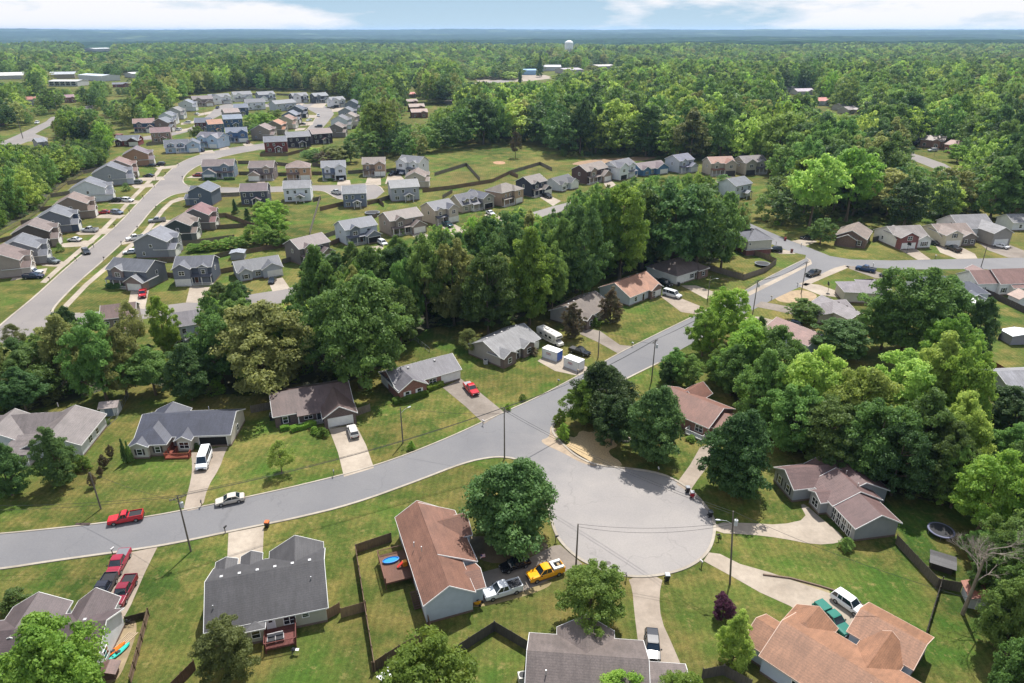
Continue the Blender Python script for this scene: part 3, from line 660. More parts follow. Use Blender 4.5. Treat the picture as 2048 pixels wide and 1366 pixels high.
            for x in (bb[0] + .1, bb[1] - .1):
                m = MB().box(x - .1 * s, bb[2] + .1, 0, x + .1 * s, bb[2] + .1 + .2 * s, bb[4] + .05); obj('porch_post', m, WHITE, root)
        elif k == 'deck':     # raised deck with rails (u0,u1,v0,v1,z,colour)
            u0, u1, v0, v1, z = e[1] * W, e[2] * W, e[3] * s, e[4] * s, e[5] * s
            c = mat('wood', e[6]); m = MB(); q = u0
            while q < u1 - .02: m.box(q, v0, z - .05, min(q + .13, u1), v1, z); q += .15
            m.box(u0, v0, z - .3, u1, v0 + .05, z - .052); m.box(u0, v0, z - .3, u0 + .05, v1, z - .052); m.box(u1 - .05, v0, z - .3, u1, v1, z - .052)
            d = obj('deck', m, c, root)
            m = MB()
            near = min(v0, v1) if v0 < 0 else max(v0, v1)
            segs = [((u0, v0), (u1, v0)), ((u0, v0), (u0, v1)), ((u1, v0), (u1, v1))] if v0 < 0 else [((u0, v1), (u1, v1)), ((u0, v0), (u0, v1)), ((u1, v0), (u1, v1))]
            for p, q2 in segs:
                m.bar((*p, z + .95), (*q2, z + .95), .09, .06); L = math.dist(p, q2); nn = int(L / .16)
                for i in range(nn + 1):
                    x, yv = p[0] + (q2[0] - p[0]) * i / nn, p[1] + (q2[1] - p[1]) * i / nn
                    m.box(x - .02, yv - .02, z, x + .02, yv + .02, z + .93)
            obj('deck_rail', m, c, d)
            for x in (u0 + .1, u1 - .1):
                for yv in (v0 + .1, v1 - .1): obj('deck_post', MB().box(x - .07, yv - .07, 0, x + .07, yv + .07, z + .9), c, d)
        elif k == 'chimney': obj('chimney', MB().box(e[1] * W - .4, e[2] * s - .4, 0, e[1] * W + .4, e[2] * s + .4, e[3] * s), mat('brick', '6d5044'), root)
        elif k == 'pipe': obj('flue_pipe', MB().tube([(e[1] * W, e[2] * s, e[3]), (e[1] * W, e[2] * s, e[3] + .9)], .08, 8), mat('metal', 'c8c8c8', .4), root)
    if keep:
        xs, ys = [], []
        for bb in BL:
            for u in (bb[0], bb[1]):
                for v in (bb[2], bb[3]):
                    for z in (0, bb[4] + 1):
                        wx = a.x + u * math.cos(ang) - v * math.sin(ang); wy = a.y + u * math.sin(ang) + v * math.cos(ang)
                        qx, qy = Q(wx, wy, z); xs.append(qx); ys.append(qy)
        KEEP.append((min(xs), max(xs), min(ys), max(ys)))
    return root
# ------------------------------------------------------------------ vehicles
TYRE = mat('flat', '17181a', .9); RIM = mat('metal', '9a9da0', .35); DARKT = mat('flat', '1a1b1d', .8)
CGL = mat('glass', '1e2830'); LAMP = mat('flat', 'dfe4e6', .2); TAIL = mat('flat', '8c1216', .3)
def lerp(a, b, t): return a + (b - a) * t
VT = {  # length, width, belt profile [(x, z)], cabin [x_front_base, x_front_top, x_rear_top, x_rear_base, z_top], bed
 'sedan': dict(L=4.8, W=1.84, prof=[(2.4, .62), (2.3, .74), (1.1, .92), (.9, .96), (-1.5, 1.0), (-2.25, .98), (-2.4, .8)], cab=(1.05, .25, -1.0, -1.75, 1.43), wb=1.42),
 'suv': dict(L=4.8, W=1.92, prof=[(2.4, .7), (2.3, .9), (1.2, 1.05), (.9, 1.08), (-1.5, 1.12), (-2.35, 1.12), (-2.4, .95)], cab=(1.15, .45, -1.95, -2.32, 1.74), wb=1.42),
 'van': dict(L=6.0, W=2.05, prof=[(3.0, .8), (2.85, 1.1), (2.1, 1.3), (1.8, 1.3), (-1.5, 1.32), (-2.95, 1.32), (-3.0, 1.1)], cab=(2.1, 1.35, -2.85, -2.96, 2.45), wb=1.85),
 'lvan': dict(L=5.8, W=2.0, prof=[(2.9, .8), (2.75, 1.05), (1.75, 1.2), (1.5, 1.2), (-1.5, 1.2), (-2.85, 1.2), (-2.9, 1.0)], cab=(1.75, 1.0, -2.7, -2.84, 2.05), wb=1.75),
 'pickup': dict(L=5.8, W=1.98, prof=[(2.9, .8), (2.8, 1.05), (1.35, 1.15), (1.1, 1.18), (-.6, 1.2), (-2.85, 1.2), (-2.9, 1.0)], cab=(1.3, .55, -.55, -.78, 1.86), wb=1.8, bed=(-.92, -2.82)),
 'spickup': dict(L=5.4, W=1.9, prof=[(2.7, .75), (2.6, 1.0), (1.1, 1.08), (.9, 1.1), (-.6, 1.12), (-2.65, 1.12), (-2.7, .95)], cab=(1.1, .4, -.25, -.45, 1.72), wb=1.65, bed=(-.6, -2.62)),
}
def car(f, r, kind, col, label, name=None, group=None, cargo=None, tonneau=None, detail=True, s=None):
    a, b = P(*f), P(*r); c = (a + b) / 2; ang = math.atan2(a.y - b.y, a.x - b.x); T = VT[kind]
    L, W = T['L'], T['W']; sc = s or min(1.4, max(.97, SC((f[1] + r[1]) / 2)))
    nm = name or {'sedan': 'car', 'suv': 'suv', 'van': 'van', 'lvan': 'van', 'pickup': 'pickup_truck', 'spickup': 'pickup_truck'}[kind]
    root = thing(nm, label, nm.replace('_', ' '), (c.x, c.y, .035), ang, group); root.scale = (sc,) * 3
    pm = mat('paint', col); hw = W / 2; m = MB(); pr = T['prof']; rings = []
    bed = T.get('bed')
    for i, (x, z) in enumerate(pr):
        e = .86 if i in (0, len(pr) - 1) else (.95 if i in (1, len(pr) - 2) else 1)
        w2 = hw * e; zb = .42 if i in (0, len(pr) - 1) else .3
        if bed and x < bed[0] - .1: z = z
        rings.append([(x, -w2 * .93, zb), (x, -w2, zb + .15), (x, -w2, z - .16), (x, -w2 * .93, z - .02), (x, -w2 * .55, z), (x, w2 * .55, z), (x, w2 * .93, z - .02), (x, w2, z - .16), (x, w2, zb + .15), (x, w2 * .93, zb)])
    m.loft(rings)
    # wheel arches: dark discs set proud of the side
    body = obj('body', m, pm, root, smooth=False, bevel=.03)
    xb, xt, rt, rb, zt = T['cab']; zb = [z for x, z in pr if x <= xb][0] - .04
    wb2, wt2 = hw * .9, hw * .74
    g_ = MB(); g_.add([(xb, -wb2, zb), (xb, wb2, zb), (rb, wb2, zb), (rb, -wb2, zb), (xt, -wt2, zt), (xt, wt2, zt), (rt, wt2, zt), (rt, -wt2, zt)],
                      [(0, 1, 5, 4), (1, 2, 6, 5), (2, 3, 7, 6), (3, 0, 4, 7), (4, 5, 6, 7), (0, 3, 2, 1)])
    obj('windows', g_, CGL, root)
    rf = MB(); rings = []
    for x, k, zz in ((xt + .1, .9, -.01), (xt - .1, 1, .03), ((xt + rt) / 2, 1.01, .06), (rt + .1, 1, .04), (rt - .06, .92, 0)):
        w2 = wt2 * k; rings.append([(x, -w2 - .03, zt + zz - .06), (x, w2 + .03, zt + zz - .06), (x, w2, zt + zz), (x, -w2, zt + zz)])
    rf.loft(rings)
    for sg in (-1, 1):
        for (x0, x1) in ((xb, xt), (rb, rt)): rf.bar((x0, sg * wb2, zb), (x1, sg * wt2, zt), .07, .07)
        mid = (xb + rb) / 2 - .05; rf.bar((mid, sg * (wb2 + .005), zb), ((xt + rt) / 2, sg * (wt2 + .01), zt), .08, .05)
        if kind in ('van', 'lvan', 'suv'):
            q = lerp(rb, xb, .27); rf.bar((q, sg * (wb2 + .005), zb), (lerp(rt, xt, .25), sg * (wt2 + .01), zt), .1, .05)
    obj('roof_panel', rf, pm, root)
    if bed:
        x0, x1 = bed; zt2 = 1.2 if kind == 'pickup' else 1.12
        q = MB().box(x1 + .1, -hw * .82, zt2 - .02, x0, hw * .82, zt2 + .004)
        if tonneau: obj('bed_cover', q, mat('plain', tonneau, .6), root)
        else:
            obj('truck_bed', q, mat('flat', '26262a', .9), root)
            q = MB(); w3 = hw * .96
            for sg in (-1, 1): q.box(x1, sg * w3 - .07 * (sg > 0), zt2 - .1, x0 + .04, sg * w3 + .07 * (sg < 0), zt2 + .16)
            q.box(x1 - .06, -w3, zt2 - .1, x1 + .03, w3, zt2 + .16)
            obj('bed_rails', q, pm, root)
        if cargo == 'tools':
            t = obj('tool_boxes', MB().box(x1 + .1, -hw * .9, 1.3, x0 - .1, -hw * .5, 1.62).box(x1 + .1, hw * .5, 1.3, x0 - .1, hw * .9, 1.62).box(x0 - .5, -hw * .5, 1.28, x0 - .12, hw * .5, 1.6), mat('plain', 'c8cac8', .5), root)
            obj('cargo_box', MB().box(x1 + .5, -.25, 1.22, x1 + .9, .3, 1.5), mat('plain', '9a8460'), root)
        if cargo == 'junk':
            q = MB(); rr = random.Random(4)
            for i in range(26):
                x, yv = rr.uniform(x1 + .2, x0 - .2), rr.uniform(-.7, .7)
                q.bar((x, yv, 1.25), (x + rr.uniform(-.5, .5), yv + rr.uniform(-.4, .4), 1.3 + rr.uniform(0, .3)), .08, .06)
            obj('scrap_load', q, mat('plain', '8c8988'), root)
        if cargo == 'shell':
            obj('bed_cap', MB().box(x1 + .05, -hw * .8, 1.2, x0, hw * .8, 1.78), pm, root, bevel=.06)
    if detail:
        for sx in (1, -1):
            for sy in (1, -1):
                x, yv = sx * T['wb'] + (.05 if sx > 0 else 0), sy * (hw - .1)
                t = obj('wheel', MB().tube([(x, yv - .12, .35), (x, yv + .12, .35)], .36, 14), TYRE, root)
                obj('rim', MB().tube([(x, yv + sy * .09, .35), (x, yv + sy * .135, .35)], .21, 10), RIM, t)
        for sy in (1, -1):
            z = pr[0][1] - .06
            obj('headlight', MB().box(L / 2 - .2, sy * hw * .62 - .16, z - .08, L / 2 + .012, sy * hw * .62 + .16, z + .06), LAMP, root)
            obj('tail_light', MB().box(-L / 2 - .015, sy * hw * .7 - .14, z - .02, -L / 2 + .2, sy * hw * .7 + .12, z + .16), TAIL, root)
            obj('wing_mirror', MB().box(xb - .25, sy * (hw + .1) - .1, zb + .02, xb - .1, sy * (hw + .1) + .1, zb + .18), DARKT, root)
        obj('bumper', MB().box(L / 2 - .1, -hw * .8, .38, L / 2 + .06, hw * .8, .58), DARKT if kind != 'spickup' else mat('metal', 'b0b0b0', .3), root)
        obj('bumper', MB().box(-L / 2 - .06, -hw * .8, .4, -L / 2 + .08, hw * .8, .6), DARKT, root)
        if kind in ('suv', 'van', 'lvan', 'pickup'):
            obj('grille', MB().box(L / 2 - .1, -hw * .45, .6, L / 2 + .02, hw * .45, pr[0][1] + .02), DARKT, root)
    return root
# ------------------------------------------------------------------ poles, wires, fences, small street things
POLEM = mat('wood', '6b645c'); POLED = mat('wood', '4e4a46')
def pole(b, h, label, arm=0, lamp=None, can=False, lean=(0, 0), group='wooden utility poles', r=.15):
    p = P(*b); root = thing('utility_pole', label, 'utility pole', p, 0, group); T = Vector((lean[0], lean[1], h))
    obj('post', MB().tube([(0, 0, -.2), T * .5, T], [r, r * .85, r * .65], 10), POLEM, root)
    a = math.radians(arm or 0)
    if arm is not None and arm != 0:
        d = Vector((math.cos(a), math.sin(a), 0)); c = T * .965
        q = obj('crossarm', MB().bar(c - d * 1.2, c + d * 1.2, .11, .12), POLEM, root)
        m = MB()
        for t in (-1.1, -.5, .5, 1.1): m.tube([c + d * t + Vector((0, 0, .05)), c + d * t + Vector((0, 0, .24))], .05, 6)
        obj('insulators', m, mat('flat', '6d6a68', .3), q)
        obj('brace', MB().bar(c - d * .7, T * .9, .05).bar(c + d * .7, T * .9, .05), mat('metal', '77787a', .5), q)
    if can:
        c = T * .86 + Vector((.42, -.1, 0)); q = obj('transformer', MB().tube([c - Vector((0, 0, .5)), c + Vector((0, 0, .4)), c + Vector((0, 0, .48))], [.27, .27, .12], 12), mat('plain', 'b8bcbe', .4), root, smooth=False)
        obj('bushing', MB().tube([c + Vector((0, 0, .45)), c + Vector((.05, 0, .75))], .05, 6), mat('flat', '77706a', .3), q)
    if lamp is not None:
        a = math.radians(lamp); d = Vector((math.cos(a), math.sin(a), 0)); c = T * .83
        q = obj('lamp_arm', MB().tube([c, c + d * .9 + Vector((0, 0, .5)), c + d * 1.9 + Vector((0, 0, .6))], .035, 6), mat('metal', 'a8aaac', .4), root)
        e = c + d * 2.1 + Vector((0, 0, .58))
        obj('lamp_head', MB().loft([[(e + d * x + Vector((-d.y, d.x, 0)) * yy * k + Vector((0, 0, z * k)))[:] for yy, z in ((-.15, 0), (0, -.09), (.15, 0), (.08, .1), (-.08, .1))] for x, k in ((-.4, .4), (-.15, 1), (.2, 1), (.4, .5))]), mat('plain', 'c4c8ca', .4), q)
    return p + T
def wire(a, b, sag, label, r=.028):
    pts = []
    for i in range(15):
        t = i / 14; p = a.lerp(b, t) - Vector((0, 0, sag * 4 * t * (1 - t))); pts.append(p)
    tag(obj('power_line', MB().tube(pts, r, 4), mat('flat', '2a2a2c', .6)), label, 'cable', 'overhead lines between the poles')
def fence(px, label, h=1.8, col='6a5a4c', s=None, posts=True, style='board', group=None, world=False):
    pts = [P(*q) if not world else Vector(q) for q in px]; y = px[0][1] if not world else 900; s = s or SC(y); h *= s
    root = thing('wooden_fence' if style != 'chain' else 'chain_link_fence', label, 'fence', pts[0], 0, group); o = pts[0]; m = MB(); pm = MB()
    cm = mat('wood', col) if style != 'chain' else mat('metal', '8b9090', .5)
    L = [q - o for q in pts]; rr = random.Random(int(px[0][0]))
    for a, b in zip(L, L[1:]):
        d = (b - a); ln = d.length; d.normalize(); n = Vector((-d.y, d.x, 0))
        if style == 'board':
            k = max(1, int(ln / (.15 * (1 if s < 1.03 else 3 * s)))); w_ = ln / k
            for i in range(k):
                p = a + d * (i * w_ + w_ * .03); q = a + d * ((i + 1) * w_ - w_ * .03); j = rr.uniform(-.012, .012)
                hh = h + rr.uniform(-.03, .02)
                m.add([p + n * (j - .012), q + n * (j - .012), q + n * (j + .012), p + n * (j + .012)] + [v + Vector((0, 0, hh)) for v in (p + n * (j - .012), q + n * (j - .012), q + n * (j + .012), p + n * (j + .012))],
                      [(0, 3, 2, 1), (4, 5, 6, 7), (0, 1, 5, 4), (1, 2, 6, 5), (2, 3, 7, 6), (3, 0, 4, 7)])
        elif style == 'rail':
            for z in (.35, .75, 1.15): m.bar(a + Vector((0, 0, z * s)), b + Vector((0, 0, z * s)), .05, .16 * s)
        else:
            for z in (.05, h): m.tube([a + Vector((0, 0, z)), b + Vector((0, 0, z))], .03, 5)
            k = int(ln / .3)
            for i in range(k):
                p = a + d * (ln * i / k); q = p + d * .3; m.bar(p + Vector((0, 0, .05)), q + Vector((0, 0, h)), .006); m.bar(q + Vector((0, 0, .05)), p + Vector((0, 0, h)), .006)
        k = max(1, round(ln / (2.4 * s)))
        for i in range(k + 1):
            p = a + d * (ln * i / k) + n * .07
            if posts and style != 'x':
                q = MB().box(p.x - .05 * s, p.y - .05 * s, -.1, p.x + .05 * s, p.y + .05 * s, h + (.08 if style != 'rail' else -.3)); obj('post', q, cm, root)
        if style == 'board':
            for z in (.3, h - .3): pm.bar(a + n * .05 + Vector((0, 0, z)), b + n * .05 + Vector((0, 0, z)), .045, .09)
    bp = obj({'board': 'board_panel', 'rail': 'rails', 'chain': 'mesh_panel'}[style], m, cm, root)
    if pm.v: obj('rails', pm, cm, root)
    return root
MBX = [None]
def mailbox(b, label, col='2a2a2c', ang=0, s=None, post='4a4038'):
    p = P(*b); s = s or SC(b[1]); root = thing('mailbox', label, 'mailbox', p, math.radians(ang), 'mailboxes along the kerbs'); root.scale = (s,) * 3
    obj('post', MB().box(-.05, -.05, -.1, .05, .05, 1.15).bar((0, 0, .95), (.42, 0, 1.0), .07), mat('plain', post), root)
    m = MB(); rings = []
    for x in (-.12, .48): rings.append([(x, -.1, 1.05), (x, .1, 1.05), (x, .1, 1.2), (x, .06, 1.28), (x, -.06, 1.28), (x, -.1, 1.2)])
    m.loft(rings); obj('box', m, mat('plain', col, .5), root)
    obj('flag', MB().box(.1, .1, 1.2, .14, .12, 1.4), mat('flat', 'a02020'), root)
def bin_(b, label, col='24262a', lid='3a3c40', ang=0, s=None):
    p = P(*b); s = s or SC(b[1]) * 1.05; root = thing('wheelie_bin', label, 'bin', p, math.radians(ang)); root.scale = (s,) * 3
    m = MB(); m.loft([[(-x, -x * 1.1, z), (x, -x * 1.1, z), (x, x * 1.1, z), (-x, x * 1.1, z)] for x, z in ((.24, .05), (.33, 1.02))]); obj('body', m, mat('plain', col, .5), root)
    obj('lid', MB().loft([[(-.37, -.4, 1.03), (.36, -.4, 1.03), (.36, .4, 1.03), (-.37, .4, 1.03)], [(-.3, -.34, 1.14), (.28, -.34, 1.12), (.28, .34, 1.12), (-.3, .34, 1.14)]]), mat('plain', lid, .4), root)
    for sy in (-1, 1): obj('wheel', MB().tube([(-.27, sy * .36 - .03, .12), (-.27, sy * .36 + .03, .12)], .12, 10), TYRE, root)
def acunit(b, label, s=1, h=0):
    p = P(*b); root = thing('air_conditioner', label, 'air conditioner', p, .2); root.scale = (s * 1.1,) * 3
    obj('casing', MB().box(-.45, -.45, 0, .45, .45, .95), mat('plain', 'b8b6b0', .5), root); obj('fan_grille', MB().tube([(0, 0, .95), (0, 0, .99)], .36, 16), mat('flat', '3a3b3c'), root)
def shed(A, W, D, h, ang, label, wall='d4d4d0', roof='a9a59f', door='8e9aa8', pitch=.45, s=1, ax='v', group=None, name='garden_shed'):
    p = P(*A); root = thing(name, label, 'shed', (p.x, p.y, 0), math.radians(ang), group)
    b = (0, W, 0, D, h, ax, pitch, 0, 0); obj('wall', block_walls(b), mat('siding', wall), root)
    m, fa, zr = gable_roof(b, .08); m2 = obj('roof', m, mat('roof', roof), root)
    if door:
        obj('door', MB().box(W * .25, -.04, .05, W * .495, .0, h * .9), mat('plain', door), root); obj('door', MB().box(W * .505, -.04, .05, W * .75, .0, h * .9), mat('plain', door), root)
        obj('door_frame', MB().box(W * .22, -.05, 0, W * .245, .01, h * .95).box(W * .755, -.05, 0, W * .78, .01, h * .95).box(W * .22, -.05, h * .905, W * .78, .01, h * .95), WHITE, root)
    return root
# ================================================================== NEAR HOUSES
house('brick ranch house with grey roof, white shutters and hedge, beside the red pickup drive', (801, 803), (33.0, 16.2),
  [(0, 16.2, 2, 10.4, 2.8, 'u', .52, 0, 0, 'B:8a5648'), (-.2, 6.4, -.3, 6, 2.81, 'v', .6, 0, 0, 'B:8a5648'), (-.12, 3, .2, 10.3, 2.75, 'v', .01, 0, 0, 'S:d0d2d2')], roof='5f5d62', wm='brick', trim='deded8', m=True,
  ops=[(1, 's', 'f', .28, .8, .9, 1.3, 'd8d8d8'), (1, 's', 'f', .72, .8, .9, 1.3, 'd8d8d8'), (0, 'W', 'f', .56, .9, 1.7, 1.3), (0, 'g', 'f', .85, 0, 4.8, 2.2)], vents=2)
house('brown roofed brick ranch house with front gable garage, clipped shrubs and white SUV drive', (552, 853), (21.0, 15.8),
  [(0, 15.8, -.6, 10.6, 2.8, 'u', .42, 0, 0, 'B:5c4844'), (9.5, 15.9, -4.8, 5, 2.81, 'v', .62, 0, 0, 'B:5c4844')], roof='544542', wm='brick', m=True,
  ops=[(0, 's', 'f', .13, .8, .95, 1.4, '22262e'), (0, 'W', 'f', .42, .8, 1.6, 1.3), (0, 'd', 'f', .56, .2, .95, 2.1, '2c3238'), (1, 'g', 'f', .5, 0, 4.9, 2.2)],
  extra=[('porch', 4.4, 9.4, -2.2, -.6, 2.5)])
house('dark slate roofed cream and stone ranch house with a wooden ramp and open garage', (266, 917), (4.0, 17.6),
  [(0, 17.6, 3.2, 12.6, 2.8, 'u', .47, 0, 0), (0, 6.4, .5, 13.6, 2.83, 'v', .47, 1, 0, '8e8478'), (.1, 3.2, -.2, 3, 2.81, 'v', .5, 0, 0), (8.0, 10.6, 1.6, 6, 2.82, 'v', .6, 0, 0)], wall='b9b5aa', roof='363945', m=True,
  ops=[(2, 's', 'f', .5, .9, .9, 1.2, '3a3634'), (1, 's', 'f', .74, .9, .9, 1.2, '3a3634'), (3, 'W', 'f', .5, .9, 1.7, 1.3), (0, 'd', 'f', .42, .2, .95, 2.1, 'b0b0ae'), (0, 'g', 'f', .81, 0, 5.2, 2.2, 'open'), (0, 'w', 'r', .5, .8, .9, 1.2)],
  extra=[('deck', 6.5, 8.0, .6, 3.1, .5, '7a3d2c'), ('deck', 6.3, 10.9, -.9, .3, .4, '8a4532'), ('pipe', 12, 9.6, 4.6)])
house('grey roofed pale house with a black star on the garage gable and a railed porch', (66, 918), (7.0, 9.3),
  [(-1, 9.3, -.3, 10.8, 2.8, 'v', .45, 0, 0), (-10, 3.5, 5, 13, 2.79, 'u', .52, 0, 0), (-11.5, -3.4, 2.8, 11, 2.81, 'v', .55, 0, 0)], wall='c8ccd0', roof='5f5857', m=True,
  ops=[(0, 'w', 'r', .35, .9, 1.4, 1.3), (0, 'w', 'r', .62, .9, 1.0, 1.2), (0, 'w', 'f', .5, .9, 1.5, 1.3), (2, 'g', 'f', .5, 0, 5, 2.2)],
  extra=[('porch', -4.2, .8, -2.6, 4, 2.5), ('pipe', 1, 11, 5.2)])
house('brown roofed pale sided house at the lower left corner behind the bright green maple', (-60, 1338), (8.0, 17.2),
  [(-3, 17.2, -3.6, 4.7, 2.9, 'u', .56, 0, 0), (2.8, 9.7, 0, 7.0, 2.91, 'v', .58, 0, 0), (11.2, 16, 1, 6.9, 3.0, 'v', .75, 0, 0)], wall='c6cacb', roof='4a3f40', m=True,
  ops=[(0, 'w', 'r', .3, .9, 1.2, 1.2)], vents=5, dz=-1)
house('charcoal roofed cream house seen from behind with a red deck and bay window', (423, 1283), (16.0, 15.2),
  [(0, 15.2, -.8, 10.8, 2.9, 'u', .5, 0, 0), (7.8, 15.0, 7, 12.3, 2.91, 'v', .56, 0, 0), (.2, 2.6, 8, 12.0, 2.92, 'v', .42, 0, 0), (3.7, 6.1, 8, 12.3, 2.93, 'v', .5, 0, 0), (5.0, 7.0, -2, 1, 2.6, 'v', .2, 1, 0)], wall='a7a495', roof='3b3a3c', m=True,
  ops=[(0, 'd', 'f', .52, .9, 1.0, 2.0, 'd8d8dc'), (0, 'W', 'f', .68, 1.1, 1.5, 1.3), (0, 'w', 'f', .82, 1.7, .8, .6), (4, 'w', 'f', .5, 1.0, 1.0, 1.2), (4, 'w', 'r', .3, 1.0, .8, 1.2)],
  extra=[('deck', 7.1, 11.1, -4.2, -.82, .9, '6a3a34'), ('pipe', 13.6, 2.8, 4.4), ('pipe', .8, 1.5, 3.9)], vents=6, dz=-1)
house('rust and brown roofed pale blue house by the cul-de-sac with a back deck and stairs', (853, 1246), (20.0, 6.7),
  [(0, 6.7, -.2, 18.8, 3.9, 'v', .64, 0, 0), (4.2, 9.9, 11.8, 16.6, 3.5, 'u', .66, 0, 0), (3.8, 8.6, 1.0, 5.4, 3.0, 'u', .5, 0, 0)], wall='aebac6', roof='6a4a3c', m=True,
  ops=[(1, 'w', 'r', .5, 1.4, 1.2, 1.3), (0, 'w', 'l', .4, 1.4, 1.1, 1.2), (0, 'd', 'l', .62, 1.35, .95, 2.1)],
  extra=[('pipe', 1.5, 8, 5.6), ('pipe', .8, 10, 5.0), ('deck', -4.2, -.02, 8.0, 14.2, 1.3, '6b4a3c'), ('slope', 3.35, 9.0, 6.2, 18.2, 6.1, 3.1)])
house('brown roofed house at the bottom centre beside the drive with the dark SUV', (1048, 1400), (-5.0, 14.6),
  [(.5, 14.6, -2.4, 7.4, 2.9, 'u', .52, 0, 0), (4.1, 10.9, 3, 8.7, 2.91, 'v', .68, 0, 0), (14.6, 19.6, -2, 4.5, 2.5, 'u', .35, 0, 0)], wall='b5b0a6', roof='5c5350', m=True, ops=[(0, 'w', 'l', .4, 1, 1, 1.2)], extra=[('pipe', 2.6, .2, 4.3)])
house('orange shingled pale blue house at the lower right wrapped round its driveway', (1490, 1352), (-47.0, 20.0),
  [(1.0, 24, 1.8, 11.8, 3.0, 'u', .4, 0, 0), (.2, 5.2, 7, 12.9, 2.95, 'v', .6, 1, 0), (-1.8, 2.2, 2.6, 8.2, 2.9, 'u', .5, 0, 0), (6.9, 14.4, 13.8, 20.4, 3.02, 'u', .42, 0, 0), (8.7, 13.3, 8, 15.5, 3.01, 'v', .7, 0, 0)], wall='b4bdca', roof='7c5943', m=True,
  ops=[(0, 'W', 'f', .45, 1, 1.4, 1.3), (0, 'w', 'f', .2, 1, 1.1, 1.3), (3, 'w', 'r', .5, 1, 1.2, 1.3)], extra=[('pipe', 12.4, 5.3, 4.5)], trim='c8b0a0')
house('rose brown roofed grey house right of the cul-de-sac with tall white framed garage windows', (1705, 1083), (-80.0, 20.0),
  [(-6.2, 0, 0, 7.6, 2.9, 'u', .52, 0, 0), (-12, -5.8, -.2, 8.4, 2.95, 'u', .5, 0, 0), (-17.2, -11, -4.2, 6, 2.9, 'v', .55, 0, 0), (-10, -7, -1.6, 3, 2.8, 'v', .5, 0, 0), (-17.3, -8, 2, 11.5, 2.85, 'u', .45, 0, 0)], wall='96989a', roof='5c4745', m=True,
  ops=[(0, 'W', 'f', .12, .2, .9, 2.2), (0, 'W', 'f', .34, .2, .9, 2.2), (0, 'W', 'f', .56, .2, .9, 2.2), (0, 'W', 'f', .78, .2, .9, 2.2), (3, 'W', 'f', .5, .8, 1.5, 1.4), (2, 's', 'f', .28, .9, .9, 1.4, '1c1e22'), (2, 's', 'f', .72, .9, .9, 1.4, '1c1e22')],
  extra=[('pipe', -11, 5.2, 4.6), ('pipe', -7, 4.6, 4.9)])
house('terracotta roofed brick house half hidden by trees with a white ramp rail', (1410, 880), (-45.0, 15.5),
  [(-13, 0, .6, 10.6, 2.8, 'u', .45, 0, 0, 'B:9a6a5c'), (-11.5, -7, 8, 13.5, 2.81, 'v', .75, 0, 0, 'B:9a6a5c'), (0, 4, 1.8, 9, 2.5, 'u', .45, 0, 0, 'B:9a6a5c')], wall='9a6a5c', roof='6c4a3e', wm='brick', m=True,
  ops=[(0, 'W', 'f', .85, .9, 1.6, 1.4), (0, 'w', 'f', .4, .9, 1.2, 1.3), (2, 'g', 'f', .5, 0, 2.8, 2.2)], extra=[('deck', -4, 0, -1.2, .5, .5, 'd0d0cc')])
house('grey roofed ranch house with brick front and pale side wall by the two storage containers', (1008, 738), (48.0, 14.6),
  [(0, 1, 1.2, 12.2, 2.9, 'u', .45, 0, 0, 'S:a39d97'), (0, .3, 0, 5, 2.91, 'v', .5, 0, 0, 'B:6d5a52'), (.52, .8, .3, 5, 2.92, 'v', .5, 0, 0, 'B:6d5a52')], roof='6a6a6c', wm='brick',
  ops=[(1, 'w', 'f', .5, .9, 1.1, 1.3), (2, 'w', 'f', .5, .9, 1.3, 1.3), (0, 'g', 'f', .9, 0, 2.6, 2.1), (0, 'd', 'f', .44, .2, .95, 2.1, '3a3030')], vents=5, dz=-1)
house('taupe roofed ranch house between the two brown cedars', (1172, 661), (52.0, 14.5),
  [(0, 1, 1, 12, 3.0, 'u', .48, 0, 0), (.02, .3, 0, 5, 2.95, 'v', .5, 0, 0, 'B:6d5a52')], wall='a9a49e', roof='60564f',
  ops=[(1, 'w', 'f', .5, .9, 1.2, 1.3), (0, 'w', 'f', .5, .9, 1.6, 1.3), (0, 'g', 'f', .8, 0, 2.7, 2.1)], vents=5, dz=-1)
house('orange roofed ranch house with white side wall beside the white passenger van', (1264, 615), (44.0, 15.2),
  [(0, 1, 1, 12.2, 3.0, 'u', .5, 0, 0, 'S:b9bec6'), (.62, .98, 0, 5, 2.95, 'v', .5, 0, 0, 'B:7a5a4c')], roof='8a6450', wm='brick',
  ops=[(1, 'w', 'f', .25, .9, 1.1, 1.3), (1, 'g', 'f', .66, 0, 2.6, 2.1), (0, 'w', 'f', .2, .9, 1.2, 1.3), (0, 'd', 'f', .45, .2, .95, 2.1, '3a2420')], vents=3, dz=-1)
house('brown hip roofed ranch house with white side and brick front beyond the passenger van', (1352, 571), (38.0, 15.5),
  [(0, 1, 0, 12.0, 3.0, 'u', .45, 1, 1, 'd6d6d2'), (.66, .98, -.7, 4, 2.95, 'v', .4, 1, 0, 'B:74584c')], wall='d6d6d2', roof='574c49',
  ops=[(0, 'g', 'f', .14, 0, 2.7, 2.2), (0, 's', 'f', .5, .9, 1.0, 1.3, '20242a'), (1, 's', 'f', .5, .9, 1.1, 1.3, '20242a'), (0, 'd', 'f', .62, .2, .95, 2.1, '6a5a4c')], dz=2)
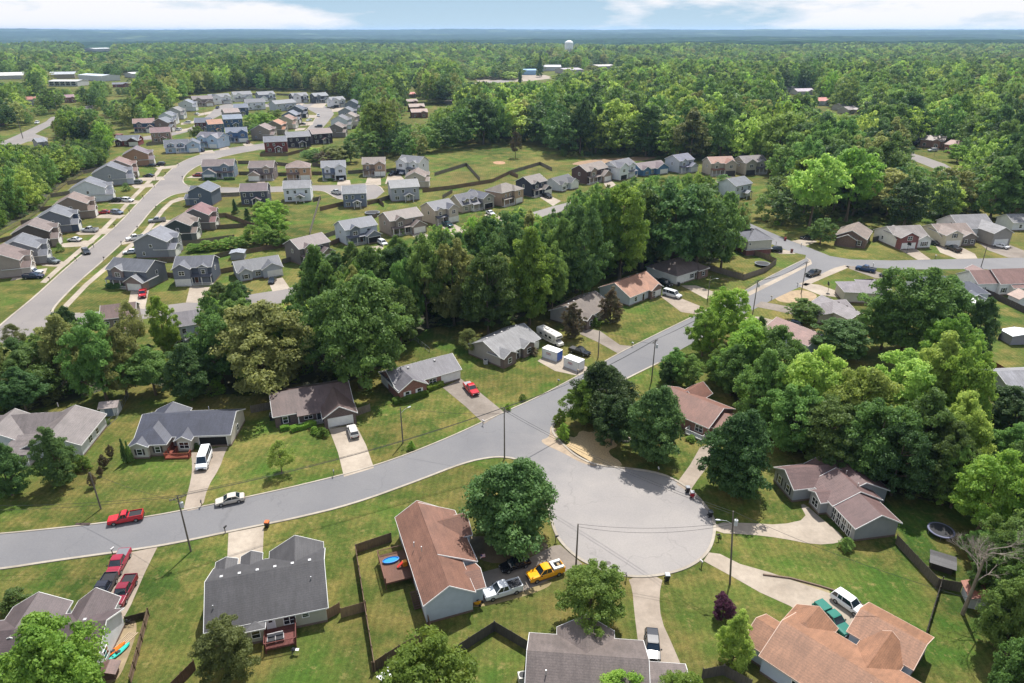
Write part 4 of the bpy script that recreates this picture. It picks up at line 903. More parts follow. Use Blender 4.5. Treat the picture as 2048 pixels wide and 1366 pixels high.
# houses on the street corner and the right
house('slate hip roofed house on a red brick basement at the wood edge', (1492, 512), (12.0, 9.6), [(0, 1, 0, 10, 5.2, 'u', .5, 1, 1), (-.02, 1.02, -.05, 9.9, 2.0, 'u', .01, 1, 1, 'B:7a3a34')], wall='bdb9ae', roof='4c4d55', ops=[(0, 'w', 'f', .1, 3.6, .6, .7)])
house('brick fronted tan roofed house behind the round leafy street tree', (1668, 489), (-33.0, 10.6), [(0, 1, 0, 12.5, 3.2, 'v', .5, 0, 0, 'B:6e5142'), (.1, .7, -1, 3, 2.8, 'v', .5, 0, 0, 'B:6e5142')], roof='71655d', wm='brick', ops=[(0, 's', 'f', .4, .9, 1.0, 1.5), (0, 's', 'f', .8, .9, 1.0, 1.5), (0, 'w', 'r', .4, .9, .8, 1.0)])
house('white sided house with red brick garage gable behind the right street', (1797, 500), (8.0, 13.2), [(0, 1, 2, 14, 3.2, 'u', .45, 0, 0), (0, .55, 0, 9, 4.2, 'v', .5, 0, 0, 'B:7c3a36'), (.6, 1, .6, 8, 3.1, 'v', .55, 0, 0)], wall='d6d6d4', roof='69625f', ops=[(1, 'g', 'f', .5, 0, 4.8, 2.2), (1, 'W', 'f', .5, 3.2, 1.6, 1.3), (2, 's', 'f', .5, .9, 1.6, 1.3, '2a2e34'), (0, 'w', 'l', .6, 1.2, .8, 1.1)])
house('cream house with twin front gables behind the black pickup and trailer', (1887, 495), (6.0, 13.6), [(0, 1, 2, 14, 3.2, 'u', .45, 0, 0), (0, .5, 0, 9, 4.2, 'v', .5, 0, 0), (.55, .98, .8, 8, 3.2, 'v', .5, 0, 0, 'B:7e7068')], wall='c4bca8', roof='6d5f58', ops=[(1, 'g', 'f', .5, 0, 4.8, 2.2), (1, 's', 'f', .5, 3.3, 1.0, 1.3), (2, 's', 'f', .3, .9, 1.0, 1.3), (2, 's', 'f', .75, .9, 1.0, 1.3)])
house('large white house with grey roof and stone garage gable at the far right row', (1981, 493), (7.0, 7.6), [(0, 1, 0, 15, 4.6, 'v', .55, 0, 0, '8e8a86'), (-1.0, .9, 7, 19, 4.4, 'u', .55, 0, 0)], wall='d8d8d8', roof='6b6a6c', ops=[(0, 'g', 'f', .5, 0, 4.8, 2.3), (1, 'w', 'l', .4, 4.2, .8, 1.2)])
house('white cottage cut by the right edge behind the stone gabled house', (2022, 462), (5.0, 12.0), [(0, 1, 0, 8, 3, 'u', .5, 0, 0)], wall='d4d6d6', roof='757475', ops=[(0, 'w', 'f', .3, 1, 1, 1.2)])
house('grey hip roofed garage house with cream wall below the blue pickup', (1686, 605), (-8.0, 13.5), [(0, .75, 0, 8.5, 3.4, 'u', .42, 1, 1), (.5, 1.05, 4, 12, 3.2, 'u', .42, 1, 1)], wall='b9b5a8', roof='6a6468')
house('grey roofed cream ranch house in front of the big green tree on the right', (1695, 660), (20.0, 14.0), [(0, .45, 0, 14, 3.2, 'v', .45, 0, 0), (-.35, .5, 6, 13, 3.0, 'u', .42, 1, 0)], wall='b5b1a6', roof='6e686a', ops=[(0, 'w', 'f', .8, 1, .9, 1.3)], vents=4, dz=2)
house('rose brown roofed house mostly hidden between trees beside the dark blue SUV', (1612, 712), (32.0, 14.0), [(0, .62, 0, 13, 3.0, 'v', .45, 0, 0)], wall='a9b6c0', roof='7a5c55', vents=3, dz=2)
house('dark navy roofed white house behind the big green tree at the right', (1905, 605), (-6.0, 9.5), [(0, 1, 0, 8, 3.2, 'u', .5, 1, 1), (-.9, 0.1, 6, 13, 3.1, 'u', .5, 0, 0)], wall='cdd0d4', roof='3d4250', extra=[('gporch', .2, .8, -3, 0, 2.4)], ops=[(0, 'w', 'f', .6, 1, .8, 1.2)])
house('long brown roofed white house with a sunroom wing at the right edge', (1950, 590), (5.0, 22.0), [(0, .3, 0, 9, 3.6, 'u', .55, 0, 0), (.3, 1, -1, 9, 3.7, 'u', .55, 0, 0), (.45, 1, -2.5, 3, 2.8, 'u', .4, 0, 1), (.3, .5, 7, 14, 3.4, 'v', .5, 0, 0)], wall='dcdcda', roof='6a4f4a', ops=[(0, 's', 'f', .3, 1, .8, 1.3), (1, 's', 'f', .1, 1, .8, 1.3), (2, 'W', 'f', .1, .9, 1.3, 1.3), (2, 'W', 'f', .25, .9, 1.3, 1.3)])
house('grey metal roofed house at the right edge by the orange fence', (2012, 800), (5.0, 12.0), [(0, 1, 0, 9, 3, 'u', .4, 0, 0)], wall='b0b4b8', roof='77777c')
# ================================================================== ESTATE
def est(style, A, B, label, wall, roof, side=1, w2=None, gar=None, s=None, h2=5.5, group='two-storey estate houses', dep=8.6):
    """house templates: F front with garage, S seen from the gable end, K seen from the back, C cape"""
    w2 = w2 or wall; roof = ''.join('%02x' % int(int(roof[i:i + 2], 16) * .86) for i in (0, 2, 4))
    m = lambda a, b: (a, b) if side > 0 else (1 - b, 1 - a); k = lambda f: f if side > 0 else 1 - f
    if style == 'F':
        g0, g1 = m(.56, 1.0); b0, b1 = m(.14, .42)
        bl = [(0, 1, 0, dep, h2, 'u', .5, 0, 0), (b0, b1, -.5, 4, h2 + .01, 'v', .6, 0, 0, w2), (g0, g1, -2.6, 4, 2.9, 'v', .6, 0, 0, w2)]
        ops = [(1, 'W', 'f', .5, 3.3, 1.6, 1.3), (0, 'w', 'f', k(.72), 3.6, 1.0, 1.1), (2, 'g', 'f', .5, 0, 4.4, 2.2, gar), (0, 'w', 'f', k(.2), .9, 1.2, 1.4), (0, 'd', 'f', k(.48), .1, 1, 2.1, '5a4038'), (0, 'w', 'l', .5, 3.4, .8, 1.1), (0, 'w', 'r', .5, 3.4, .8, 1.1)]
        p0, p1 = m(0, .56); ex = [('porch', p0, p1, -1.8, 0, 2.7)]
    elif style == 'G':   # tall garage gable beside a porch
        g0, g1 = m(.55, 1.0); b0, b1 = m(.1, .35)
        bl = [(0, 1, 0, dep, h2, 'u', .5, 0, 0), (g0, g1, -1.6, 5, h2 + .02, 'v', .6, 0, 0, w2), (b0, b1, -.3, 3, h2 + .01, 'v', .55, 0, 0, w2)]
        ops = [(1, 'W', 'f', .5, 3.5, 1.5, 1.2), (1, 'g', 'f', .5, 0, 4.3, 2.2, gar), (2, 'w', 'f', .5, 3.4, 1, 1.2), (0, 'w', 'f', k(.2), .9, 1.2, 1.4), (0, 'd', 'f', k(.45), .1, 1, 2.1, '6a3a2c'), (0, 'w', 'l', .45, 3.4, .8, 1.1), (0, 'w', 'r', .45, 3.4, .8, 1.1)]
        p0, p1 = m(0, .55); ex = [('porch', p0, p1, -1.6, 0, 2.7)]
    elif style == 'S':   # gable end towards the viewer, front on the right (side 1) or left
        bl = [(0, 1, 0, dep + 1.5, h2, 'v', .5, 0, 0)]
        if side > 0: bl += [(.6, 1.14, 5.5, dep, h2 + .01, 'u', .55, 0, 0, w2), (.6, 1.2, 0.1, 5.0, 2.9, 'u', .5, 0, 0, w2)]; fc = 'r'
        else: bl += [(-.14, .4, 5.5, dep, h2 + .01, 'u', .55, 0, 0, w2), (-.2, .4, 0.1, 5.0, 2.9, 'u', .5, 0, 0, w2)]; fc = 'l'
        ops = [(0, 'w', 'f', .5, 3.6, .8, 1.0), (2, 'g', fc, .5, 0, 4.0, 2.2, gar), (1, 'W', fc, .5, 3.3, 1.3, 1.2), (0, 'w', fc, .25, 3.6, 1.1, 1.2), (0, 'w', 'f', .25, 1.1, .7, 1.0)]; ex = []
    elif style == 'K':
        bl = [(0, 1, 0, dep, h2, 'u', .5, 0, 0)]; ops = [(0, 'w', 'f', .15, 3.4, .9, 1.2), (0, 'w', 'f', .42, 3.4, .9, 1.2), (0, 'w', 'f', .84, 3.4, .9, 1.2), (0, 'W', 'f', .2, .8, 1.5, 1.3), (0, 'd', 'f', .6, .1, 1.1, 2.1), (0, 'w', 'r', .5, 3.4, .8, 1.1)]
        ex = [('gporch', .45, .75, -2.6, 0, 2.6)]
    elif style == 'C':
        bl = [(0, .68, 0, dep, 3.1, 'u', .75, 0, 0), (.62, 1, -1.5, dep, 4.4, 'v', .55, 0, 0, w2), (.1, .26, .6, 4, 4.6, 'v', .5, 0, 0), (.38, .54, .6, 4, 4.6, 'v', .5, 0, 0)]
        ops = [(1, 'g', 'f', .5, 0, 4.3, 2.2, gar), (1, 'W', 'f', .5, 3.2, 1.3, 1.1), (2, 'w', 'f', .5, 3.5, .8, 1.0), (3, 'w', 'f', .5, 3.5, .8, 1.0), (0, 'w', 'f', .2, .9, 1.4, 1.3), (0, 'd', 'f', .5, .1, 1, 2.1)]; ex = [('porch', .3, .68, -1.4, 0, 2.6)]
    elif style == 'H':   # hip
        bl = [(0, 1, 0, dep, h2, 'u', .5, 1, 1), (.55, 1, -1.2, 5, h2 + .01, 'v', .5, 1, 0, w2)]
        ops = [(1, 'w', 'f', .5, 3.4, .9, 1.3), (1, 'g', 'f', .5, 0, 3.8, 2.1, gar), (0, 'w', 'f', .2, 3.5, .8, 1.0), (0, 'w', 'f', .42, 3.5, .8, 1.0), (0, 'd', 'f', .45, .1, 1, 2.1, '4a2a24')]; ex = [('porch', 0, .55, -1.4, 0, 2.7)]
    else:                # R ranch
        bl = [(0, 1, 0, dep, 3.0, 'u', .5, 0, 0), (.03, .3, -1, 4, 3.0, 'v', .6, 0, 0, w2), (.55, 1, -1.4, 5, 3.02, 'v', .55, 0, 0, w2)]
        ops = [(1, 's', 'f', .5, .9, 1.2, 1.2), (2, 'g', 'f', .6, 0, 4.4, 2.2, gar), (0, 'w', 'f', .45, .9, 1.4, 1.3)]; ex = []
    return house(label, A, B, bl, wall=wall, roof=roof, ops=ops, extra=ex, s=s, group=group)
W19 = 19.5
E1 = [
 # west side of the estate street, gable ends towards the viewer
 ('S', (-42, 562), (W19, 12.6), 'brown roofed estate house cut by the left edge', '9a8f88', '6d5b55', 1, 'b5aca2'),
 ('S', (2, 536), (W19, 12.0), 'grey estate house with grey roof second from the left edge', '84868c', '62646b', 1, '8d8f95'),
 ('S', (33, 500), (W19, 11.8), 'dark brown estate house with brown roof and stone garage front', '544c48', '70625c', 1, '8a7e74'),
 ('S', (78, 470), (W19, 12.0), 'slate blue grey estate house with white porch stairs', '71757f', '66686f', 1, '3d4a60'),
 ('S', (115, 441), (W19, 12.4), 'tan estate house with hip brown roof and the red car', '85776c', '78665d', 1, '8e8174'),
 ('S', (146, 408), (W19, 14.6), 'white estate house with long grey roof and white porch stairs', 'ccd0d6', '686a73', 1, 'd4d8dc'),
 ('S', (190, 374), (W19, 15.6), 'pale grey low roofed estate house behind the white one', '8c9097', '63656e', 1, 'a9b0bc'),
 ('S', (214, 359), (W19, 13.0), 'taupe estate house with rusty brown roof at the fence end', '8c7d74', '7c6058', 1, '8e7f76'),
 ('S', (250, 334), (W19, 13.6), 'orange brown estate house with purple grey roof and white porch', '9c7a62', '6b5f66', 1, 'b0a496'),
 # east side, backs
 ('S', (274, 517), (4.0, 11.4), 'big grey gabled estate house with a covered back deck', '7d8087', '70737c', 1, '9a9c9f'),
 ('S', (335, 484), (8.0, 9.2), 'dark green grey estate house with brown roof and cluttered patio', '3d4645', '716259', 1, '6c706e'),
 ('S', (368, 462), (8.0, 10.5), 'taupe estate house with a dusty red roof', '716a6a', '774e4e', 1, '8a8078'),
 ('S', (381, 412), (2.0, 10.4), 'slate blue estate house with white back stairs', '55606f', '5b616e', -1, '6b7480'),
 # north side of the cross street
 ('F', (408, 358), (470, 356), 'blue grey raised estate house with central white trimmed stairs', '727f8f', '6e605f', -1, '7b8797'),
 ('F', (501, 361), (549, 360), 'taupe estate house with cream garage and a white car outside', '7c7272', '6e605d', -1, 'a5968a'),
 ('H', (575, 361), (622, 359), 'peach coloured estate house with hip roof', 'a98a72', '79655d', 1, 'b08e70'),
 ('G', (646, 361), (693, 359), 'blue and white estate house with an open garage and red door', '6a7890', '6d7078', 1, 'c8ccd4', 'open'),
 ('G', (727, 353), (771, 352), 'tan brick estate house with cream garage gable', '8c7b6d', '71635c', 1, '9c8470'),
 ('G', (797, 347), (-25.0, 14.0), 'white estate house with navy garage by the green field', 'd0d2d6', '686a70', -1, 'd4d6da', '3a4658'),
 ('S', (812, 376), (0.0, 10.0), 'cream ranch house with tan roof seen from behind with a wooden deck', 'b5ac9c', '79695f', 1, 'b0a694', None, None, 4.6),
 # south side of the cross street, backs
 ('K', (484, 411), (537, 409), 'dark slate estate house with brown roof seen from behind', '484c58', '66575a'),
 ('K', (570, 405), (623, 403), 'bright white estate house seen from behind with a small gabled porch', 'd6dade', '7b7c80'),
 ('K', (688, 416), (734, 414), 'blue grey estate house seen from behind with a white gabled patio cover', '6c7686', '6f7278'),
 ('K', (784, 404), (18.0, 13.4), 'light grey estate house seen from behind at the turning circle', '9b9fa6', '747679'),
 # north side of the long street
 ('F', (222, 572), (300, 578), 'blue grey estate house with a brown garage gable and red pickup', '6c7079', '5d6068', 1, '857571'),
 ('G', (355, 570), (428, 567), 'dark blue grey estate house with twin gables and white porch arch', '4e5564', '5a5d66', -1, '6f7480'),
 ('R', (478, 563), (565, 549), 'long light grey ranch house with a wide white garage and dark car', '9aa0ac', '5f6167', 1, 'a3a9b3', None, None, 3.0),
 ('F', (603, 531), (662, 515), 'brown grey estate house with a stone entry gable behind the saplings', '625e5e', '6b5e5c', 1, '7f766c'),
 ('F', (694, 492), (38.0, 13.2), 'white and slate estate house with an open garage and a white SUV', 'b0b8c4', '585c69', 1, '6f7680', 'open'),
 ('F', (783, 473), (38.0, 14.6), 'taupe estate house with cream porch and a white garage door', '94867c', '6f625e', 1, '857a74'),
 ('G', (871, 451), (43.0, 11.0), 'cream estate house with slate roof and pickup and green trailer outside', 'b8ac9c', '575963', 1, 'b5aba0'),
 ('C', (925, 427), (45.0, 18.0), 'beige estate house with a dormer and an open garage', 'a79e92', '595b66', 1, '96938f', 'open'),
 ('H', (1004, 414), (50.0, 14.0), 'tan estate house with a big complex brown roof', '9c8674', '6c6158', 1, 'a8907a'),
 ('F', (1063, 395), (48.0, 11.6), 'dark navy estate house with a tan gabled roof and black pickup', '2f3644', '6e645f', 1, '3a4150'),
 ('R', (1119, 384), (50.0, 14.0), 'white ranch house with black roof beyond the navy estate house', 'd4d6d8', '3d3f45', -1, 'd6d8da', None, None, 4.0),
 ('F', (1173, 369), (45.0, 18.0), 'dark brown brick estate house with taupe roof', '4c3a38', '7a6d64', 1, '8e7f74'),
 ('G', (1233, 361), (45.0, 17.0), 'white estate house with black garage opening and a car inside', 'd8dadc', '5b5d66', -1, 'd0d4d8', 'open'),
 ('R', (1282, 353), (32.0, 19.0), 'bright blue house with brown roof behind the tree crowns', '3f6486', '69595d', 1, '4a6e90', None, None, 4.6),
 ('F', (1357, 347), (37.0, 12.5), 'grey white estate house with slate roof behind the tree crowns', 'a8aeb8', '63667a', 1, 'b5bac4'),
 ('G', (1420, 352), (1467, 350), 'cream estate house with an orange roof and dark garage', 'a39c90', '8e6250', 1, 'aaa296', '3c3a40'),
 ('G', (1486, 350), (1530, 347), 'beige estate house at the end of the row with a dark garage', '9c9688', '6f6766', -1, 'a8a294', '34343a'),
 ('K', (1468, 400), (1500, 393), 'small white house with blue grey roof peeking out of the trees', 'd4d8de', '6b7078'),
 ('K', (212, 676), (278, 668), 'brown roofed estate house half hidden behind the thin olive tree', '8a8078', '6a5450'),
 ('K', (350, 694), (408, 684), 'white estate house with grey roof glimpsed behind the tall bright oval tree', 'c8ccd2', '6a666c'),
 # upper estate
 ('R', (232, 293), (278, 292), 'red brick estate house with grey roof above the field', '7c3a34', '666a74', -1, '4a3030', None, None, 4.2),
 ('F', (270, 266), (312, 264), 'dark blue estate house with a pinkish brown roof', '38506a', '8a6a62', 1, '6a6672'),
 ('S', (307, 264), (2.0, 12.5), 'brown estate house with grey roof beside the dark blue one', '75675f', '5f646e', 1, '8a8078'),
 ('K', (305, 286), (344, 284), 'tan estate house with dusty rose roof seen from behind', '8f7a6c', '7a5c5e'),
 ('S', (320, 250), (4.0, 11.0), 'white estate house with grey roof in the upper left row', 'ccd4dc', '666a74', 1, 'd0d4d8'),
 ('S', (337, 239), (6.0, 11.5), 'pale estate house with patchy brown grey roof in the upper left row', 'a8a8aa', '74706e', 1, 'b8bcc0'),
 ('S', (359, 223), (8.0, 13.5), 'narrow white estate house with steep gables in the upper left row', 'd2d6da', '777c86', 1, 'd4d8dc'),
 ('F', (388, 214), (428, 212), 'taupe estate house with stone gable at the head of the rising street', '847a74', '6c5f62', 1, '9a8c84'),
 ('C', (332, 308), (402, 304), 'light blue cape house with dormers and a dark pickup', '9cb0c8', '5f6470', 1, '9cb0c8'),
 ('G', (397, 295), (441, 297), 'light blue estate house with taupe roof and white garage', '9fb4ca', '6d6c76', 1, 'a2b6cc'),
 ('G', (455, 286), (497, 284), 'medium blue estate house with a red shrub by its garage', '4f709a', '5a6478', 1, '4a6488'),
 ('K', (392, 264), (424, 263), 'dark red estate house with slate roof in the inner row', '5a3030', '555b6c'),
 ('K', (420, 268), (449, 266), 'blue estate house with a bright orange roof', '4a6076', 'a06a4a'),
 ('K', (450, 257), (487, 255), 'steel blue estate house with a flat blue roof', '3f5a78', '6c7a8c'),
 ('K', (452, 243), (482, 241), 'grey brown estate house with pinkish roof in the inner row', '8a8684', '83706c'),
 ('K', (470, 232), (498, 231), 'navy estate house with grey roof in the inner row', '34465e', '5c6678'),
 ('G', (424, 210), (464, 207), 'white estate house with dark roof first in the far top row', 'd4d8dc', '50545e', -1, 'd4d8dc'),
 ('F', (470, 204), (506, 202), 'white estate house with twin gables second in the far top row', 'd8dadc', '5e6169', 1, 'dcdee0'),
 ('F', (520, 204), (552, 202), 'grey and white estate house third in the far top row', '7c828e', '565b68', -1, 'd0d4da'),
 ('G', (588, 207), (618, 205), 'black and white estate house at the far turning circle', '2c2e36', '50545f', -1, 'd0d2d6'),
 ('F', (631, 207), (658, 205), 'dark grey estate house behind the far turning circle', '4a4e54', '555c68', 1, '6a6e74'),
 ('G', (665, 216), (692, 214), 'white estate house with a black garage at the far turning circle', 'd6d8dc', '555966', -1, 'd6d8dc', 'open'),
 ('K', (494, 221), (532, 219), 'white estate house with a broad dark roof in the middle block', 'd4d6da', '484c58'),
 ('K', (553, 224), (594, 220), 'pale grey estate house with a broad dark roof in the middle block', 'a9b0ba', '555a66'),
 ('S', (578, 236), (0.0, 13.5), 'slate estate house with black gable in the descending inner row', '5c6270', '4a505e', 1, '2c3038'),
 ('S', (566, 248), (0.0, 12.0), 'blue grey estate house in the descending inner row', '5f7086', '6f7480', 1, '4a4440'),
 ('S', (557, 258), (0.0, 12.0), 'cream estate house with rusty roof in the descending inner row', 'b0a894', '8a6c5c', 1, 'd0ccc4'),
 ('S', (534, 269), (0.0, 12.0), 'khaki estate house with an orange roof in the descending inner row', '7d7868', 'a3704f', 1, '8e887a'),
 ('S', (504, 280), (0.0, 13.8), 'wide tan estate house with a brown roof beside the lower bend', '8a8074', '7d6a64', 1, 'a09484'),
 ('K', (531, 306), (576, 304), 'brick red estate house with slate roof behind the long fence', '703630', '5a5f6c'),
 ('K', (577, 296), (623, 293), 'black sided estate house with grey roof and small patio roof', '2c2a34', '5b5f68'),
 ('K', (627, 289), (666, 286), 'dark plum estate house with brown roof and arched window', '362c36', '6c5350'),
 ('S', (657, 275), (0.0, 11.0), 'taupe estate house with a raised wooden deck near the wood', '77706a', '74645c', 1, '857c74'),
 ('S', (663, 259), (0.0, 13.5), 'white estate house with grey roof against the dense wood', 'c8cdd4', '66666c', 1, 'd0d4d8'),
 ('S', (684, 252), (0.0, 12.0), 'cream estate house against the dense wood', 'bcb4a4', '8a7c74', 1, 'c4bcb0'),
 ('S', (678, 240), (0.0, 13.0), 'grey estate house against the dense wood', '8a9098', '5f626c', 1, '989ea6'),
 ('S', (690, 223), (0.0, 13.0), 'slate roofed estate house topmost against the dense wood', '7c828c', '535866', 1, '8a8f98'),
]
for e in E1:
    e = list(e); est(e[0], e[1], e[2], e[3], e[4], e[5], *(e[6:9] if len(e) > 6 else ()), **({'h2': e[10]} if len(e) > 10 else {}))
# far single houses and sheds beyond
FAR = [
 ((226, 175), (264, 174), 'far red brick bungalow with grey roof beyond the field', '7c4a42', '5c606a', 3.2, 10), ((133, 206), (152, 205), 'far house with a pinkish brown roof beside the far road', '8a6a66', '7c5f66', 4.5, 12),
 ((56, 212), (76, 211), 'far white gabled house with a red roof among trees', 'b8b8b8', '8c5648', 5, 12), ((20, 222), (46, 220), 'far grey roofed house among trees at the left', '9a9c9e', '6a6e78', 4, 12), ((-20, 252), (10, 250), 'brick house at the left edge by the far road', '8a5a50', '767a82', 4, 12),
 ((80, 300), (98, 298), 'grey roofed shed house among trees at the left', '8c8c8c', '6c7078', 4, 10), ((150, 256), (166, 254), 'brown house hidden behind the far left tree', '8c7668', '7c6a66', 5, 10), ((295, 190), (316, 189), 'pale roofed house behind the left wood', 'b4b8bc', '7c7e88', 4, 10),
 ((814, 212), (836, 211), 'small brick cottage first in the far lane', '7c5a50', '745c52', 3.4, 10), ((820, 224), (850, 223), 'brown roofed brick cottage in the far lane', '83604f', '7b665a', 3.6, 12), ((824, 236), (856, 235), 'nearest brick bungalow of the far lane', '805c4e', '82685c', 3.8, 12), ((816, 196), (832, 195), 'small cottage with a bright red roof in the far lane', '8c6c5c', '9c4638', 3.2, 9), ((788, 186), (800, 185), 'tiny far shed with a red roof', '9a8a7c', 'a0483a', 3, 8),
 ((900, 166), (930, 165), 'far brown roofed bungalow by the shop road', '6a4c44', '5f4640', 3.5, 12),
 ((1563, 184), (1592, 183), 'far grey bungalow at the right wood', 'a8a49c', '6c6864', 3.4, 12), ((1594, 190), (1628, 189), 'far pale workshop with white roof at the right wood', 'c4c0c4', '9a8e98', 3.2, 14), ((1630, 212), (1658, 211), 'far white house with a pink metal roof', 'b4b8bc', 'a8645c', 3.8, 14),
 ((1684, 222), (1704, 220), 'far grey roofed cottage first of the slanted row', '9c9a98', '7a7678', 3.2, 12), ((1696, 229), (1716, 227), 'far grey roofed cottage last of the slanted row', '9c9890', '857c7c', 3.2, 12),
 ((1816, 284), (1838, 285), 'far cream cottage with grey roof in the right wood', 'b4ac9c', '78746e', 4, 12), ((1838, 294), (1884, 298), 'far brick and cream ranch in the right wood', '8a6c5c', '7a6c66', 4, 12), ((1886, 304), (1912, 308), 'far brick house half hidden by a bush in the right wood', '8a5f50', '7c5c54', 4, 12),
 ((1766, 326), (1800, 318), 'grey roofed house behind the tall right trees', '9a9a98', '7c7c80', 4, 14), ((1646, 336), (1668, 334), 'brown roof peeking out of the right trees', '8a7c6e', '7c675c', 4, 12),
]
for A, B, lab, wl_, rf_, hh, dd in FAR:
    house(lab, A, B, [(0, 1, 0, dd / 1.3, hh, 'u', .4, 0, 0), (.55, .9, -2, 4, hh + .02, 'v', .45, 0, 0)], wall=wl_, roof=rf_, ops=[(0, 'w', 'f', .2, 1, 1.2, 1.3), (1, 'w', 'f', .5, 1, 1.6, 1.4)], name='house', group='far houses among the trees', s=1.3, keep=False)
def hall(A, B, dep, h, wall, roof, label, pitch=.12, wins=0, keep=True):
    house(label, A, B, [(0, 1, 0, dep, h, 'u', pitch, 0, 0)], wall=wall, roof=roof, name='warehouse', cat='building', s=1, keep=keep, wm='plain', ops=[(0, 'w', 'f', (i + .6) / (wins + .3), 1.5, 6, 5) for i in range(wins)])
hall((98, 173), (156, 173), 30, 7, 'b8babc', 'a8a8a8', 'long white industrial building with dark windows at the far left', .1, 5)
hall((98, 158), (150, 157), 40, 7, '8c8470', '94989c', 'tan and grey metal roofed hall behind the white building', .15)
hall((-30, 160), (48, 158), 60, 6, 'a4a4a0', 'b4b4b0', 'broad white roofed hall at the left edge', .12)
hall((158, 160), (205, 163), 30, 8, 'c0c4c8', 'a8b0b8', 'low pale hall beside the white building', .1)
hall((266, 156), (286, 155), 30, 7, 'b8b8b8', 'd0d0d0', 'small white roofed shelter far left', .1)
hall((1040, 150), (1072, 150), 30, 8, '8ab0d0', '7aa0c4', 'blue roofed shop in the far strip', .1)
hall((1085, 142), (1122, 142), 40, 8, 'c4c4c8', 'b8b8c0', 'white roofed shop behind the dark cedar', .12)
hall((1130, 148), (1166, 147), 40, 7, 'a09c9c', '8a8288', 'grey roofed shop right of the far strip', .12)
hall((1196, 140), (1232, 139), 40, 7, 'b0a89c', '96908a', 'brown roofed shop at the end of the far strip', .12)
hall((1866, 176), (1884, 178), 20, 9, 'b4b4b8', 'c0c0c4', 'far grey and red sign building in the right wood', .1, 0, False)
hall((1802, 170), (1828, 168), 30, 7, 'c8c4c0', 'd0cccc', 'far white roofed hall in the right wood', .1, 0, False)
hall((190, 103), (225, 102), 60, 9, '989c9c', 'a0a4a4', 'tiny pale factory on the far left plain', .1)
# water tower
wt = P(1137, 116); wz = wt.y; root = thing('water_tower', 'white domed water tower rising above the distant woods', 'water tower', (wt.x, wt.y, 0))
k_ = wz / 2350
def ringc(r, z, n=32): return [(r * math.cos(2 * math.pi * i / n), r * math.sin(2 * math.pi * i / n), z) for i in range(n)]
obj('tank', MB().loft([ringc(12.5 * k_, 25 * k_), ringc(13 * k_, 27 * k_), ringc(13 * k_, 45 * k_)]), mat('plain', 'e2e4e6', .5), root)
obj('dome_roof', MB().loft([ringc(13.2 * k_, 45 * k_), ringc(11 * k_, 48 * k_), ringc(6 * k_, 50.5 * k_), ringc(1 * k_, 51.5 * k_)]), mat('plain', 'eceef0', .5), root)
obj('pedestal', MB().loft([ringc(9 * k_, 0), ringc(8 * k_, 25 * k_)]), mat('plain', 'd8dadc', .5), root)
